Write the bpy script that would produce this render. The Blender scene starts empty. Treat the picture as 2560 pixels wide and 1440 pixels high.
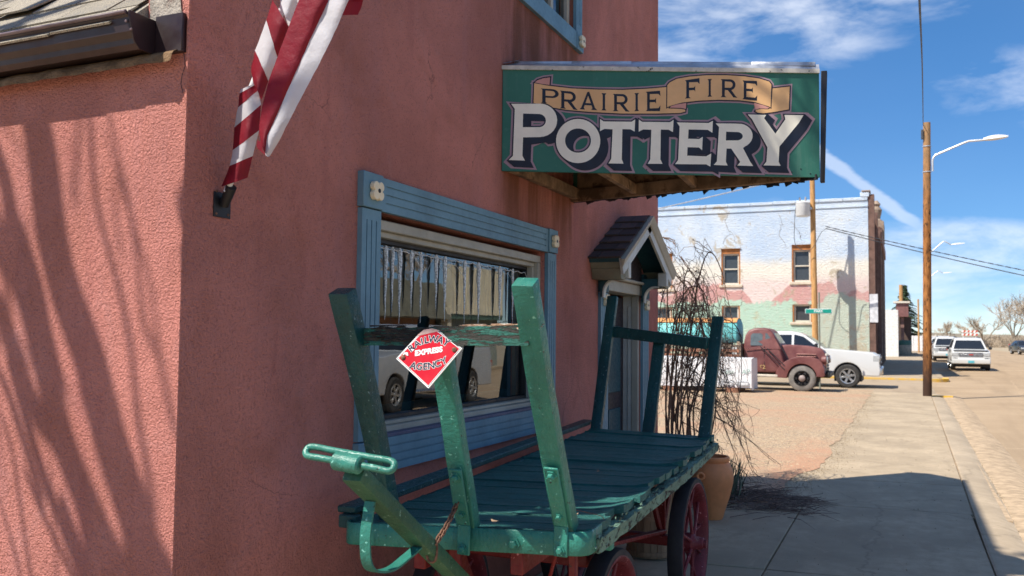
import bpy, bmesh, math, random
from mathutils import Vector, Matrix, noise
rad = math.radians
sc = bpy.context.scene
C = sc.collection
RNG = random.Random(7)

# ------------------------------------------------------------------ camera
CAM = Vector((0.0, 0.0, 1.62))
YAW, PITCH, ROLL, FPX = rad(23.897), rad(3.0867), rad(0.55), 2200.0
_fw = Vector((-math.sin(YAW) * math.cos(PITCH), math.cos(YAW) * math.cos(PITCH), math.sin(PITCH)))
_rt0 = Vector((math.cos(YAW), math.sin(YAW), 0))
_up0 = _rt0.cross(_fw)
_rt = _rt0 * math.cos(ROLL) + _up0 * math.sin(ROLL)
_up = -_rt0 * math.sin(ROLL) + _up0 * math.cos(ROLL)
cam_data = bpy.data.cameras.new('camera')
cam_data.sensor_width = 36
cam_data.lens = FPX / 2560 * 36
cam_data.clip_end = 4000
cam_data.clip_start = 0.02
cam_data.dof.use_dof = True
cam_data.dof.focus_distance = 4.2
cam_data.dof.aperture_fstop = 5.0
cam = bpy.data.objects.new('camera', cam_data)
C.objects.link(cam)
cam.matrix_world = Matrix(((_rt.x, _up.x, -_fw.x, CAM.x), (_rt.y, _up.y, -_fw.y, CAM.y), (_rt.z, _up.z, -_fw.z, CAM.z), (0, 0, 0, 1)))
sc.camera = cam

# ------------------------------------------------------------------ sun, sky, exposure
SUN = Vector((1.0, 1.15, -2.05)).normalized()          # direction the sunlight travels
sun_data = bpy.data.lights.new('sun', 'SUN')
sun_data.energy = 3.75
sun_data.angle = rad(0.53)
sun_data.color = (1.0, 0.94, 0.85)
sun = bpy.data.objects.new('sun', sun_data)
C.objects.link(sun)
sun.rotation_euler = SUN.to_track_quat('-Z', 'Y').to_euler()
sun.location = (-6, -7, 14)

world = bpy.data.worlds.new('World')
sc.world = world
world.use_nodes = True
wn, wl = world.node_tree.nodes, world.node_tree.links
wn.clear()
def wnode(t, **k):
    n = wn.new(t)
    for a, b in k.items():
        setattr(n, a, b)
    return n
w_out = wnode('ShaderNodeOutputWorld')
w_bg = wnode('ShaderNodeBackground')
w_sky = wnode('ShaderNodeTexSky', sky_type='NISHITA', sun_disc=False)
w_sky.sun_elevation = math.asin(-SUN.z)
w_sky.sun_rotation = math.atan2(-SUN.x, -SUN.y) % (2 * math.pi)
w_sky.altitude = 2600
w_sky.air_density = 0.85
w_sky.dust_density = 0.0
w_sky.ozone_density = 3.0
w_bg.inputs['Strength'].default_value = 0.105
wl.new(w_bg.outputs[0], w_out.inputs[0])
# thin cirrus: long streaks of noise on the direction, everywhere above the horizon
w_tc = wnode('ShaderNodeTexCoord')
def wmath(op, a, b=None, clamp=False):
    n = wnode('ShaderNodeMath', operation=op, use_clamp=clamp)
    for i, v in enumerate((a, b)):
        if v is None: continue
        if isinstance(v, (int, float)): n.inputs[i].default_value = v
        else: wl.new(v, n.inputs[i])
    return n.outputs[0]
w_sep = wnode('ShaderNodeSeparateXYZ')
wl.new(w_tc.outputs['Generated'], w_sep.inputs[0])
w_map = wnode('ShaderNodeMapping')
w_map.inputs['Location'].default_value = (3.1, 1.7, -0.19)
w_map.inputs['Scale'].default_value = (2.6, 2.6, 7.5)
wl.new(w_tc.outputs['Generated'], w_map.inputs['Vector'])
def wnoise(scale, detail, rough, dist=0.0, vec=None):
    n = wnode('ShaderNodeTexNoise')
    n.inputs['Scale'].default_value = scale
    n.inputs['Detail'].default_value = detail
    n.inputs['Roughness'].default_value = rough
    n.inputs['Distortion'].default_value = dist
    wl.new(vec or w_map.outputs[0], n.inputs['Vector'])
    return n.outputs['Fac']
def wrange(v, a, b):
    n = wnode('ShaderNodeMapRange', interpolation_type='SMOOTHSTEP')
    n.inputs['From Min'].default_value = a
    n.inputs['From Max'].default_value = b
    wl.new(v, n.inputs['Value'])
    return n.outputs[0]
big = wrange(wnoise(1.25, 2, 0.5), 0.40, 0.66)
fine = wrange(wnoise(3.4, 7, 0.60, 0.25), 0.30, 0.74)
cirrus = wmath('MULTIPLY', wmath('MULTIPLY', big, fine), 0.58)
# contrail: a band along one great circle, with a ragged edge
CT_A = None
def _dir(px, py):
    return (_rt * ((px - 1280) / FPX) + _up * ((720 - py) / FPX) + _fw).normalized()
ca, cb = _dir(2030, 368), _dir(2300, 570)
cn = ca.cross(cb).normalized()
def wdot(v):
    n = wnode('ShaderNodeVectorMath', operation='DOT_PRODUCT')
    wl.new(w_tc.outputs['Generated'], n.inputs[0])
    n.inputs[1].default_value = v
    return n.outputs['Value']
ct_w = wmath('ADD', wmath('ABSOLUTE', wdot(cn)), wmath('MULTIPLY', wmath('SUBTRACT', wnoise(9, 4, 0.6), 0.5), 0.010))
ct = wrange(ct_w, 0.0095, 0.003)
ct_len = wrange(wdot(((ca * 1.6 + cb * 0.4) / 2).normalized()), math.cos(rad(8.5)), math.cos(rad(4.5)))
contrail = wmath('MULTIPLY', wmath('MULTIPLY', ct, ct_len), 0.42)
veil = wmath('ADD', 0.03, wmath('MULTIPLY', wnoise(0.8, 3, 0.5), 0.08))
cloud = wmath('MAXIMUM', wmath('MAXIMUM', cirrus, contrail), veil)
# thin milky air low over the horizon
w_mix = wnode('ShaderNodeMix', data_type='RGBA')
wl.new(cloud, w_mix.inputs['Factor'])
w_gs = wnode('ShaderNodeVectorMath', operation='SCALE')
w_gs.inputs['Scale'].default_value = 0.14
wl.new(w_sky.outputs[0], w_gs.inputs[0])
w_gm = wnode('ShaderNodeGamma')
w_gm.inputs['Gamma'].default_value = 0.68
wl.new(w_gs.outputs[0], w_gm.inputs[0])
w_g2 = wnode('ShaderNodeVectorMath', operation='SCALE')
w_g2.inputs['Scale'].default_value = 4.75
wl.new(w_gm.outputs[0], w_g2.inputs[0])
w_hs = wnode('ShaderNodeHueSaturation')
w_hs.inputs['Hue'].default_value = 0.505
w_hs.inputs['Saturation'].default_value = 1.72
wl.new(w_g2.outputs[0], w_hs.inputs['Color'])
wl.new(w_hs.outputs[0], w_mix.inputs['A'])
w_mix.inputs['B'].default_value = (6.0, 6.2, 6.6, 1)
wl.new(w_mix.outputs['Result'], w_bg.inputs['Color'])

sc.view_settings.view_transform = 'Standard'
sc.view_settings.look = 'None'
sc.view_settings.exposure = 0.92
sc.view_settings.gamma = 1
sc.cycles.max_bounces = 8
sc.cycles.transparent_max_bounces = 24
sc.cycles.use_denoising = True
sc.cycles.sample_clamp_indirect = 6.0
sc.cycles.caustics_reflective = False
sc.cycles.caustics_refractive = False

# ------------------------------------------------------------------ where a sight line from the photograph meets a plane
def _ray(px, py):
    return _rt * ((px - 1280) / FPX) + _up * ((720 - py) / FPX) + _fw
def onx(px, py, X):
    d = _ray(px, py); return CAM + d * ((X - CAM.x) / d.x)
def ony(px, py, Y):
    d = _ray(px, py); return CAM + d * ((Y - CAM.y) / d.y)
def onz(px, py, Z=0.0):
    d = _ray(px, py); return CAM + d * ((Z - CAM.z) / d.z)

# ------------------------------------------------------------------ materials
MATS = {}
def lin(r, g, b):
    f = lambda c: ((c / 255 + 0.055) / 1.055) ** 2.4 if c > 10 else c / 255 / 12.92
    return (f(r), f(g), f(b), 1)
class NT:
    def __init__(s, name):
        s.m = bpy.data.materials.new(name); s.m.use_nodes = True
        s.n, s.l = s.m.node_tree.nodes, s.m.node_tree.links
        s.n.clear()
        s.out = s.n.new('ShaderNodeOutputMaterial')
        s.b = s.n.new('ShaderNodeBsdfPrincipled')
        s.l.new(s.b.outputs[0], s.out.inputs[0])
        s.tc = s.n.new('ShaderNodeTexCoord'); s.geo = s.n.new('ShaderNodeNewGeometry')
        s.vec = s.geo.outputs['Position']
    def link(s, a, b): s.l.new(a, b)
    def set(s, sock, v):
        if hasattr(v, 'is_linked'): s.l.new(v, sock)
        else: sock.default_value = v
    def mapped(s, scale=(1, 1, 1), loc=(0, 0, 0), rot=(0, 0, 0), vec=None):
        n = s.n.new('ShaderNodeMapping')
        n.inputs['Scale'].default_value = scale; n.inputs['Location'].default_value = loc; n.inputs['Rotation'].default_value = rot
        s.l.new(vec or s.vec, n.inputs['Vector']); return n.outputs[0]
    def noise(s, scale, detail=3, rough=0.55, dist=0, vec=None, color=False):
        n = s.n.new('ShaderNodeTexNoise')
        n.inputs['Scale'].default_value = scale; n.inputs['Detail'].default_value = detail
        n.inputs['Roughness'].default_value = rough; n.inputs['Distortion'].default_value = dist
        s.l.new(vec or s.vec, n.inputs['Vector']); return n.outputs['Color' if color else 'Fac']
    def voro(s, scale, vec=None, feature='F1', out='Distance', rnd=1.0):
        n = s.n.new('ShaderNodeTexVoronoi'); n.feature = feature
        n.inputs['Scale'].default_value = scale; n.inputs['Randomness'].default_value = rnd
        s.l.new(vec or s.vec, n.inputs['Vector']); return n.outputs[out]
    def math(s, op, a, b=None, clamp=False):
        n = s.n.new('ShaderNodeMath'); n.operation = op; n.use_clamp = clamp
        for i, v in enumerate((a, b)):
            if v is None: continue
            s.set(n.inputs[i], v)
        return n.outputs[0]
    def rng(s, v, a, b, c=0.0, d=1.0, smooth=True):
        n = s.n.new('ShaderNodeMapRange'); n.interpolation_type = 'SMOOTHSTEP' if smooth else 'LINEAR'
        n.inputs['From Min'].default_value = a; n.inputs['From Max'].default_value = b
        n.inputs['To Min'].default_value = c; n.inputs['To Max'].default_value = d
        s.l.new(v, n.inputs['Value']); return n.outputs[0]
    def mix(s, fac, a, b, blend='MIX'):
        n = s.n.new('ShaderNodeMix'); n.data_type = 'RGBA'; n.blend_type = blend
        s.set(n.inputs['Factor'], fac)
        s.set(n.inputs['A'], a if hasattr(a, 'is_linked') else tuple(a)[:3] + (1,))
        s.set(n.inputs['B'], b if hasattr(b, 'is_linked') else tuple(b)[:3] + (1,))
        return n.outputs['Result']
    def sepxyz(s, vec=None):
        n = s.n.new('ShaderNodeSeparateXYZ'); s.l.new(vec or s.vec, n.inputs[0]); return n.outputs
    def bump(s, h, strength=0.5, dist=0.01, prev=None):
        n = s.n.new('ShaderNodeBump'); n.inputs['Strength'].default_value = strength; n.inputs['Distance'].default_value = dist
        s.l.new(h, n.inputs['Height'])
        if prev: s.l.new(prev, n.inputs['Normal'])
        return n.outputs[0]
    def fin(s, col, rough=0.7, metal=0.0, normal=None, spec=None):
        s.set(s.b.inputs['Base Color'], col if hasattr(col, 'is_linked') else tuple(col)[:3] + (1,))
        s.set(s.b.inputs['Roughness'], rough); s.set(s.b.inputs['Metallic'], metal)
        if normal is not None: s.l.new(normal, s.b.inputs['Normal'])
        if spec is not None: s.set(s.b.inputs['Specular IOR Level'], spec)
        return s.m
def mat(name, col, rough=0.6, metal=0.0, var=0.18, vscale=6.0, bump=0.0, bscale=60.0, bdist=0.003, col2=None, c2=(0.55, 0.7), c2scale=4.0, stretch=(1, 1, 1), obj=True, rvar=0.12, spec=None):
    if name in MATS: return MATS[name]
    t = NT(name)
    if obj: t.vec = t.tc.outputs['Object']
    v = t.mapped(stretch)
    dark = tuple(c * (1 - var) for c in col[:3]); lite = tuple(min(1, c * (1 + var)) for c in col[:3])
    c = t.mix(t.rng(t.noise(vscale, 5, 0.6, vec=v), 0.3, 0.7), dark, lite)
    if col2 is not None:
        c = t.mix(t.rng(t.noise(c2scale, 6, 0.65, 0.2, vec=v), *c2), c, col2)
    r = t.rng(t.noise(vscale * 1.7, 4, 0.6, vec=v), 0.25, 0.75, max(0, rough - rvar), min(1, rough + rvar))
    nrm = t.bump(t.noise(bscale, 4, 0.6, vec=v), bump, bdist) if bump > 0 else None
    MATS[name] = t.fin(c, r, metal, nrm, spec)
    return MATS[name]

# ------------------------------------------------------------------ mesh builder
OFF = {}
class MB:
    def __init__(s): s.v = []; s.f = []; s.mi = []; s.cur = 0
    def add(s, vs, fs):
        o = len(s.v); s.v += [Vector(v) for v in vs]
        for f in fs: s.f.append(tuple(o + i for i in f)); s.mi.append(s.cur)
        return s
    def box(s, lo, hi, M=None):
        x0, y0, z0 = lo; x1, y1, z1 = hi
        vs = [Vector(p) for p in ((x0,y0,z0),(x1,y0,z0),(x1,y1,z0),(x0,y1,z0),(x0,y0,z1),(x1,y0,z1),(x1,y1,z1),(x0,y1,z1))]
        if M is not None: vs = [M @ v for v in vs]
        return s.add(vs, ((0,3,2,1),(4,5,6,7),(0,1,5,4),(1,2,6,5),(2,3,7,6),(3,0,4,7)))
    def hexa(s, b, t):      # four bottom points, four top points (same order)
        return s.add(list(b) + list(t), ((0,3,2,1),(4,5,6,7),(0,1,5,4),(1,2,6,5),(2,3,7,6),(3,0,4,7)))
    def bar(s, p0, p1, w, h, up=(0,0,1), w1=None, h1=None):
        p0, p1 = Vector(p0), Vector(p1); d = (p1 - p0).normalized(); a = d.cross(Vector(up)).normalized(); b = a.cross(d)
        w1 = w if w1 is None else w1; h1 = h if h1 is None else h1
        r = lambda p, w, h: [p - a*w/2 - b*h/2, p + a*w/2 - b*h/2, p + a*w/2 + b*h/2, p - a*w/2 + b*h/2]
        return s.hexa(r(p0, w, h), r(p1, w1, h1))
    def tube(s, pts, r, seg=8, cap=True, closed=False):
        pts = [Vector(p) for p in pts]; n = len(pts)
        rs = r if isinstance(r, (list, tuple)) else [r] * n
        up = None; rings = []
        for i, p in enumerate(pts):
            if closed: d = pts[(i+1) % n] - pts[i-1]
            else: d = (pts[min(i+1, n-1)] - pts[max(i-1, 0)])
            if d.length < 1e-9: d = Vector((0,0,1))
            d.normalize()
            if up is None: up = Vector((0,0,1)) if abs(d.z) < 0.9 else Vector((1,0,0))
            a = d.cross(up)
            if a.length < 1e-6: a = d.orthogonal()
            a.normalize(); b = a.cross(d); up = b
            rings.append([p + (a*math.cos(2*math.pi*k/seg) + b*math.sin(2*math.pi*k/seg)) * rs[i] for k in range(seg)])
        o = len(s.v)
        for rg in rings: s.v += rg
        m = n if closed else n - 1
        for i in range(m):
            j = (i + 1) % n
            for k in range(seg):
                k2 = (k + 1) % seg
                s.f.append((o+i*seg+k, o+j*seg+k, o+j*seg+k2, o+i*seg+k2)); s.mi.append(s.cur)
        if cap and not closed:
            s.f.append(tuple(o + k for k in range(seg))); s.mi.append(s.cur)
            s.f.append(tuple(o + (n-1)*seg + k for k in reversed(range(seg)))); s.mi.append(s.cur)
        return s
    def lathe(s, prof, seg=24, M=None, a0=0.0, a1=2*math.pi):
        full = abs(a1 - a0 - 2*math.pi) < 1e-6; m = seg if full else seg + 1
        o = len(s.v); M = M or Matrix()
        for (r, z) in prof:
            for k in range(m):
                a = a0 + (a1 - a0) * k / seg
                s.v.append(M @ Vector((r*math.cos(a), r*math.sin(a), z)))
        for i in range(len(prof) - 1):
            for k in range(seg):
                k2 = (k + 1) % m
                s.f.append((o+i*m+k, o+i*m+k2, o+(i+1)*m+k2, o+(i+1)*m+k)); s.mi.append(s.cur)
        return s
    def prism(s, poly, fn, t0, t1):      # poly of 2D points, fn(a, b, t) -> 3D
        n = len(poly); o = len(s.v)
        s.v += [Vector(fn(a, b, t0)) for a, b in poly] + [Vector(fn(a, b, t1)) for a, b in poly]
        s.f.append(tuple(o + i for i in reversed(range(n)))); s.f.append(tuple(o + n + i for i in range(n))); s.mi += [s.cur, s.cur]
        for i in range(n):
            j = (i + 1) % n; s.f.append((o+i, o+j, o+n+j, o+n+i)); s.mi.append(s.cur)
        return s
    def grid(s, fn, nu, nv):
        o = len(s.v)
        for i in range(nu + 1):
            for j in range(nv + 1): s.v.append(Vector(fn(i / nu, j / nv)))
        for i in range(nu):
            for j in range(nv):
                a = o + i*(nv+1) + j; s.f.append((a, a+nv+1, a+nv+2, a+1)); s.mi.append(s.cur)
        return s
    def build(s, name, mats, parent=None, bevel=0.0, smooth=40, label=None, local=False, kind=None, cat=None, group=None, origin=None, recalc=True, bseg=1, sub=0):
        me = bpy.data.meshes.new(name)
        off = Vector((0,0,0))
        if not local:
            if parent is not None: off = Vector(OFF.get(parent.name, (0,0,0)))
            elif origin is not None: off = Vector(origin)
            elif kind is None and s.v:
                lo = Vector((min(v.x for v in s.v), min(v.y for v in s.v), min(v.z for v in s.v))); hi = Vector((max(v.x for v in s.v), max(v.y for v in s.v), lo.z))
                off = (lo + hi) / 2
        me.from_pydata([tuple(v - off) for v in s.v], [], s.f)
        if not isinstance(mats, (list, tuple)): mats = [mats]
        for m in mats: me.materials.append(m)
        if len(mats) > 1: me.polygons.foreach_set('material_index', s.mi)
        if recalc or bevel > 0:
            bm = bmesh.new(); bm.from_mesh(me)
            if recalc: bmesh.ops.recalc_face_normals(bm, faces=bm.faces)
            if bevel > 0:
                es = [e for e in bm.edges if len(e.link_faces) == 2 and e.calc_face_angle(0) > 0.5]
                bmesh.ops.bevel(bm, geom=es, offset=bevel, segments=bseg, profile=0.6, affect='EDGES', clamp_overlap=True)
            bm.to_mesh(me); bm.free()
        if smooth:
            me.polygons.foreach_set('use_smooth', [True] * len(me.polygons))
            me.set_sharp_from_angle(angle=rad(smooth))
        me.update()
        o = bpy.data.objects.new(name, me); C.objects.link(o)
        if parent is not None: o.parent = parent
        if not local and parent is None: o.location = off
        OFF[o.name] = off
        tag(o, label, cat, group, kind)
        return o
def tag(o, label=None, cat=None, group=None, kind=None):
    if label: o['label'] = label
    if cat: o['category'] = cat
    if group: o['group'] = group
    if kind: o['kind'] = kind
    return o
def thing(name, label, cat, loc=(0,0,0), rz=0.0, group=None, local=False):
    o = bpy.data.objects.new(name, None); C.objects.link(o)
    o.empty_display_size = 0.2; o.location = loc; o.rotation_euler = (0, 0, rz)
    OFF[o.name] = Vector((0,0,0)) if local else Vector(loc)
    return tag(o, label, cat, group)
def share(o, name, parent, loc=(0,0,0), rot=None, scale=None):     # a further object on the same mesh
    c = bpy.data.objects.new(name, o.data); C.objects.link(c); c.parent = parent; c.location = loc
    if rot is not None: c.rotation_euler = rot
    if scale is not None: c.scale = scale
    return c
def copy_tree(o, parent=None):
    c = o.copy(); C.objects.link(c); c.parent = parent
    for ch in list(o.children): copy_tree(ch, c)
    return c
def smoothpath(pts, n=8):          # Catmull-Rom through the points
    P = [Vector(p) for p in pts]; P = [P[0]*2 - P[1]] + P + [P[-1]*2 - P[-2]]; out = []
    for i in range(1, len(P) - 2):
        for k in range(n):
            t = k / n; a, b, c, d = P[i-1], P[i], P[i+1], P[i+2]
            out.append(0.5 * ((2*b) + (c - a)*t + (2*a - 5*b + 4*c - d)*t*t + (3*b - a - 3*c + d)*t**3))
    out.append(P[-2]); return out
def fill2d(contours, offset=0.0, bez=False):
    """filled flat shape from closed contours (holes inside) -> verts, faces in the plane"""
    cu = bpy.data.curves.new('tmp', 'CURVE'); cu.dimensions = '2D'; cu.fill_mode = 'BOTH'; cu.offset = offset
    for pts in contours:
        sp = cu.splines.new('POLY'); sp.points.add(len(pts) - 1); sp.use_cyclic_u = True
        for i, (a, b) in enumerate(pts): sp.points[i].co = (a, b, 0, 1)
    o = bpy.data.objects.new('tmp', cu)
    me = bpy.data.meshes.new_from_object(o)
    vs = [tuple(v.co)[:2] for v in me.vertices]; fs = [tuple(p.vertices) for p in me.polygons]
    bpy.data.objects.remove(o); bpy.data.curves.remove(cu); bpy.data.meshes.remove(me)
    return vs, fs
def text2d(body, size=1.0, offset=0.0, shear=0.0):
    cu = bpy.data.curves.new('tmp', 'FONT'); cu.body = body; cu.size = size; cu.offset = offset; cu.align_x = 'CENTER'; cu.align_y = 'CENTER'; cu.shear = shear
    o = bpy.data.objects.new('tmp', cu)
    me = bpy.data.meshes.new_from_object(o)
    vs = [tuple(v.co)[:2] for v in me.vertices]; fs = [tuple(p.vertices) for p in me.polygons]
    bpy.data.objects.remove(o); bpy.data.curves.remove(cu); bpy.data.meshes.remove(me)
    return vs, fs
def arc(cx, cy, rx, ry, a0, a1, n):
    return [(cx + rx*math.cos(rad(a0 + (a1-a0)*i/n)), cy + ry*math.sin(rad(a0 + (a1-a0)*i/n))) for i in range(n + 1)]
# ================================================================== SETTING
def m_concrete(name, col, seed=0.0, crack=True):
    t = NT(name)
    v = t.mapped(loc=(seed, seed*2, 0))
    a = t.noise(1.1, 6, 0.65, 0.3, vec=v); b = t.noise(9, 6, 0.7, vec=v); c = t.noise(160, 2, 0.5, vec=v)
    k = tuple(x*0.72 for x in col); q = tuple(min(1, x*1.15) for x in col)
    cc = t.mix(t.rng(a, 0.3, 0.72), k, q)
    cc = t.mix(t.rng(b, 0.35, 0.75), cc, tuple(x*0.86 for x in col))
    cc = t.mix(t.math('MULTIPLY', t.rng(c, 0.55, 0.75), 0.35), cc, tuple(x*0.55 for x in col))
    st_ = t.noise(2.6, 6, 0.7, 0.8, vec=t.mapped((1, .35, 1), (seed+5, 2, 0)))
    cc = t.mix(t.math('MULTIPLY', t.rng(st_, 0.55, 0.72), 0.5), cc, tuple(x*0.62 for x in col))
    cc = t.mix(t.math('MULTIPLY', t.rng(st_, 0.42, 0.28), 0.35), cc, (0.56, 0.42, 0.28))
    ed = t.voro(0.42, vec=t.mix(0.25, v, t.noise(3.0, 4, 0.6, vec=v, color=True)), feature='DISTANCE_TO_EDGE')
    cc = t.mix(t.rng(ed, 0.006, 0.0, 0, 0.35), cc, tuple(x*0.35 for x in col))
    n = t.bump(c, 0.25, 0.002); n = t.bump(b, 0.25, 0.01, n)
    return t.fin(cc, t.rng(b, 0.3, 0.7, 0.75, 0.95), 0, n, 0.25)
M_WALK = m_concrete('sidewalk_concrete', (0.44, 0.345, 0.232))
M_KERB = m_concrete('kerb_concrete', (0.45, 0.355, 0.245), 3.0)
def m_asphalt(name, col, dust, seed):
    t = NT(name)
    v = t.mapped(loc=(seed, seed, 0)); s = t.mapped((1.0, 0.08, 1), vec=v)
    a = t.noise(0.35, 5, 0.6, vec=v); st = t.noise(1.2, 4, 0.6, vec=s); g = t.noise(90, 3, 0.6, vec=v)
    cc = t.mix(t.rng(a, 0.3, 0.7), col, dust)
    cc = t.mix(t.math('MULTIPLY', t.rng(st, 0.5, 0.7), 0.5), cc, tuple(x*0.72 for x in col))
    cc = t.mix(t.math('MULTIPLY', t.rng(g, 0.4, 0.75), 0.45), cc, tuple(x*0.5 for x in col))
    cr = t.voro(0.21, vec=t.mix(0.35, t.mapped((1, 0.5, 1), vec=v), t.noise(0.8, 5, 0.65, vec=v, color=True), 'ADD'), feature='DISTANCE_TO_EDGE')
    cc = t.mix(t.rng(cr, 0.005, 0.0, 0, 0.4), cc, tuple(min(1, x*1.45) for x in dust))
    return t.fin(cc, 0.9, 0, t.bump(g, 0.5, 0.004), 0.2)
M_STREET = m_asphalt('dusty_asphalt', (0.37, 0.265, 0.165), (0.45, 0.33, 0.21), 0)
M_CROSS = m_asphalt('side_street_asphalt', (0.35, 0.27, 0.185), (0.42, 0.325, 0.225), 7)
t = NT('prairie_ground'); a = t.noise(0.05, 6, 0.6)
M_GROUND = t.fin(t.mix(t.rng(a, 0.3, 0.7), (0.36, 0.29, 0.19), (0.42, 0.34, 0.24)), 0.95, 0, t.bump(t.noise(20, 4), 0.4, 0.02), 0.1)
t = NT('lot_gravel')
vc = t.voro(46, out='Color'); vd = t.voro(46); a = t.noise(0.5, 5, 0.65, 0.4); b = t.noise(3.2, 5, 0.7)
hs = t.n.new('ShaderNodeSeparateColor'); t.link(vc, hs.inputs[0])
cc = t.mix(hs.outputs[0], (0.31, 0.215, 0.13), (0.55, 0.415, 0.275))
cc = t.mix(t.rng(hs.outputs[1], 0.8, 0.95), cc, (0.22, 0.19, 0.16))
cc = t.mix(t.rng(t.math('ADD', t.math('MULTIPLY', a, 0.7), t.math('MULTIPLY', b, 0.3)), 0.42, 0.68, 0, 0.75), cc, (0.47, 0.265, 0.165))
p = t.sepxyz()
edge = t.math('SUBTRACT', t.math('ADD', p[0], t.math('MULTIPLY', t.math('SUBTRACT', t.noise(0.9, 4), 0.5), 1.3)), t.math('MULTIPLY', p[1], 0.022))
red = t.math('MULTIPLY', t.rng(edge, -1.75, -1.45), t.rng(p[1], 14.5, 11.5))
cc = t.mix(t.math('MULTIPLY', red, 0.65), cc, (0.47, 0.24, 0.145))
M_LOT = t.fin(cc, 0.95, 0, t.bump(vd, 0.7, 0.012), 0.15)
M_STONE = mat('gravel_stone', (0.38, 0.30, 0.20), 0.9, var=0.5, vscale=9, bump=0.3, bscale=200, spec=0.15)
M_SOIL = mat('sandy_gutter_soil', (0.43, 0.32, 0.21), 0.95, var=0.22, vscale=9, bump=0.4, bscale=90, bdist=0.006, obj=False, spec=0.1)
t = NT('kerb_yellow_paint'); a = t.noise(3.0, 6, 0.7)
M_YELLOW = t.fin(t.mix(t.rng(a, 0.38, 0.72), (0.72, 0.43, 0.055), (0.50, 0.40, 0.26)), 0.85, 0, None, 0.2)

MB().grid(lambda u, v: (-1500 + 3000*u, -600 + 3200*v, -0.14), 40, 40).build('ground', M_GROUND, kind='structure', label='dry prairie ground reaching to the horizon', smooth=0)
def street_z(x): return -0.065 + 0.09 * math.exp(-((x - 8.0) / 5.5) ** 2) - 0.055
MB().grid(lambda u, v: (0.95 + 13.5*u, -60 + 700*v, street_z(0.95 + 13.5*u) - 0.01*0), 24, 70).build('street', M_STREET, kind='structure', label='wide dusty asphalt street running into the distance')
MB().grid(lambda u, v: (-90 + 90.95*u, 29.6 + 9.75*v, -0.045 - 0.012*math.sin(u*3)), 12, 2).build('side_street', M_CROSS, kind='structure', label='paved side street crossing behind the gravel lot')

def kerb_x(y): return 0.60 + 0.012 * max(0, y - 8) ** 0.9
# near sidewalk: poured slabs with sawn joints
walk = thing('sidewalk', 'buff concrete sidewalk along the stucco shop', 'sidewalk', (-0.3, 10, -0.09)); walk['kind'] = 'structure'; del walk['category']
MB().box((-2.3, -7, -0.10), (0.575, 9.25, -0.022)).box((-1.5, 9.25, -0.10), (0.9, 29.4, -0.022)).build('bed', M_SOIL, walk, smooth=0)
ys = [-7.0, -4.3, -1.6, 1.1, 3.8, 6.55, 9.25]
slab_rng = random.Random(3)
for i in range(len(ys) - 1):
    for (x0, x1) in ((-2.29, -0.905), (-0.895, 0.565)):
        dz = slab_rng.uniform(-0.004, 0.004)
        sk = 0.10
        b = [(x0, ys[i] + 0.006 + sk*x0, -0.03), (x1, ys[i] + 0.006 + sk*x1, -0.03), (x1, ys[i+1] - 0.006 + sk*x1, -0.03), (x0, ys[i+1] - 0.006 + sk*x0, -0.03)]
        MB().hexa(b, [(p[0], p[1], dz) for p in b]).build('slab', M_WALK, walk, bevel=0.006)
y = 9.25
while y < 29.2:
    y1 = min(y + 1.75, 29.4); x0, x1 = -1.45, 0.565; sk = 0.10 if y < 25 else 0.0
    xa, xb = kerb_x(y) - .034, kerb_x(y1) - .034; b = [(x0, y + 0.006 + 0.1*x0, -0.03), (xa, y + 0.006 + 0.1*x1, -0.03), (xb, y1 - 0.006 + 0.1*x1, -0.03), (x0, y1 - 0.006 + 0.1*x0, -0.03)]
    MB().hexa(b, [(p[0], p[1], slab_rng.uniform(-0.003, 0.003)) for p in b]).build('slab', M_WALK, walk, bevel=0.006)
    y = y1
kerb = MB()
N = 60
prof = [(-0.022, -0.12), (-0.022, -0.004), (-0.012, 0.003), (0.0, 0.004), (0.16, -0.004), (0.24, -0.022), (0.32, -0.052), (0.44, -0.085), (0.46, -0.14)]
o = []
for i in range(N + 1):
    y = -7 + 36.6 * i / N
    for (a, z) in prof: kerb.v.append(Vector((kerb_x(y) + a + (0.006*noise.noise((y*0.9, a*3, 0))), y, z - (0.02 if y > 27.5 and -0.03 < z < 0.01 else 0))))
for i in range(N):
    for j in range(len(prof) - 1):
        a = i*len(prof) + j; kerb.f.append((a, a+1, a+1+len(prof), a+len(prof))); kerb.mi.append(0)
kerb.build('kerb', M_KERB, kind='structure', label='low concrete kerb and gutter beside the near sidewalk')
# drift of sand and grit in the gutter
def grit(u, v):
    y = -7 + 36.4*u; a = 0.14 + 0.75*v; w = math.sin(math.pi*v)
    return (kerb_x(y) + a + 0.05*noise.noise((y*0.5, 0, 0)), y, -0.105 + w*(0.062 + 0.012*noise.noise((y*0.8, v*3, 0))) + 0.03*(1 - v) - 0.03*v*v)
MB().grid(grit, 300, 10).build('gutter_sand', M_SOIL, kind='stuff', label='drift of sand and grit lying in the gutter', cat='sand')

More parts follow.
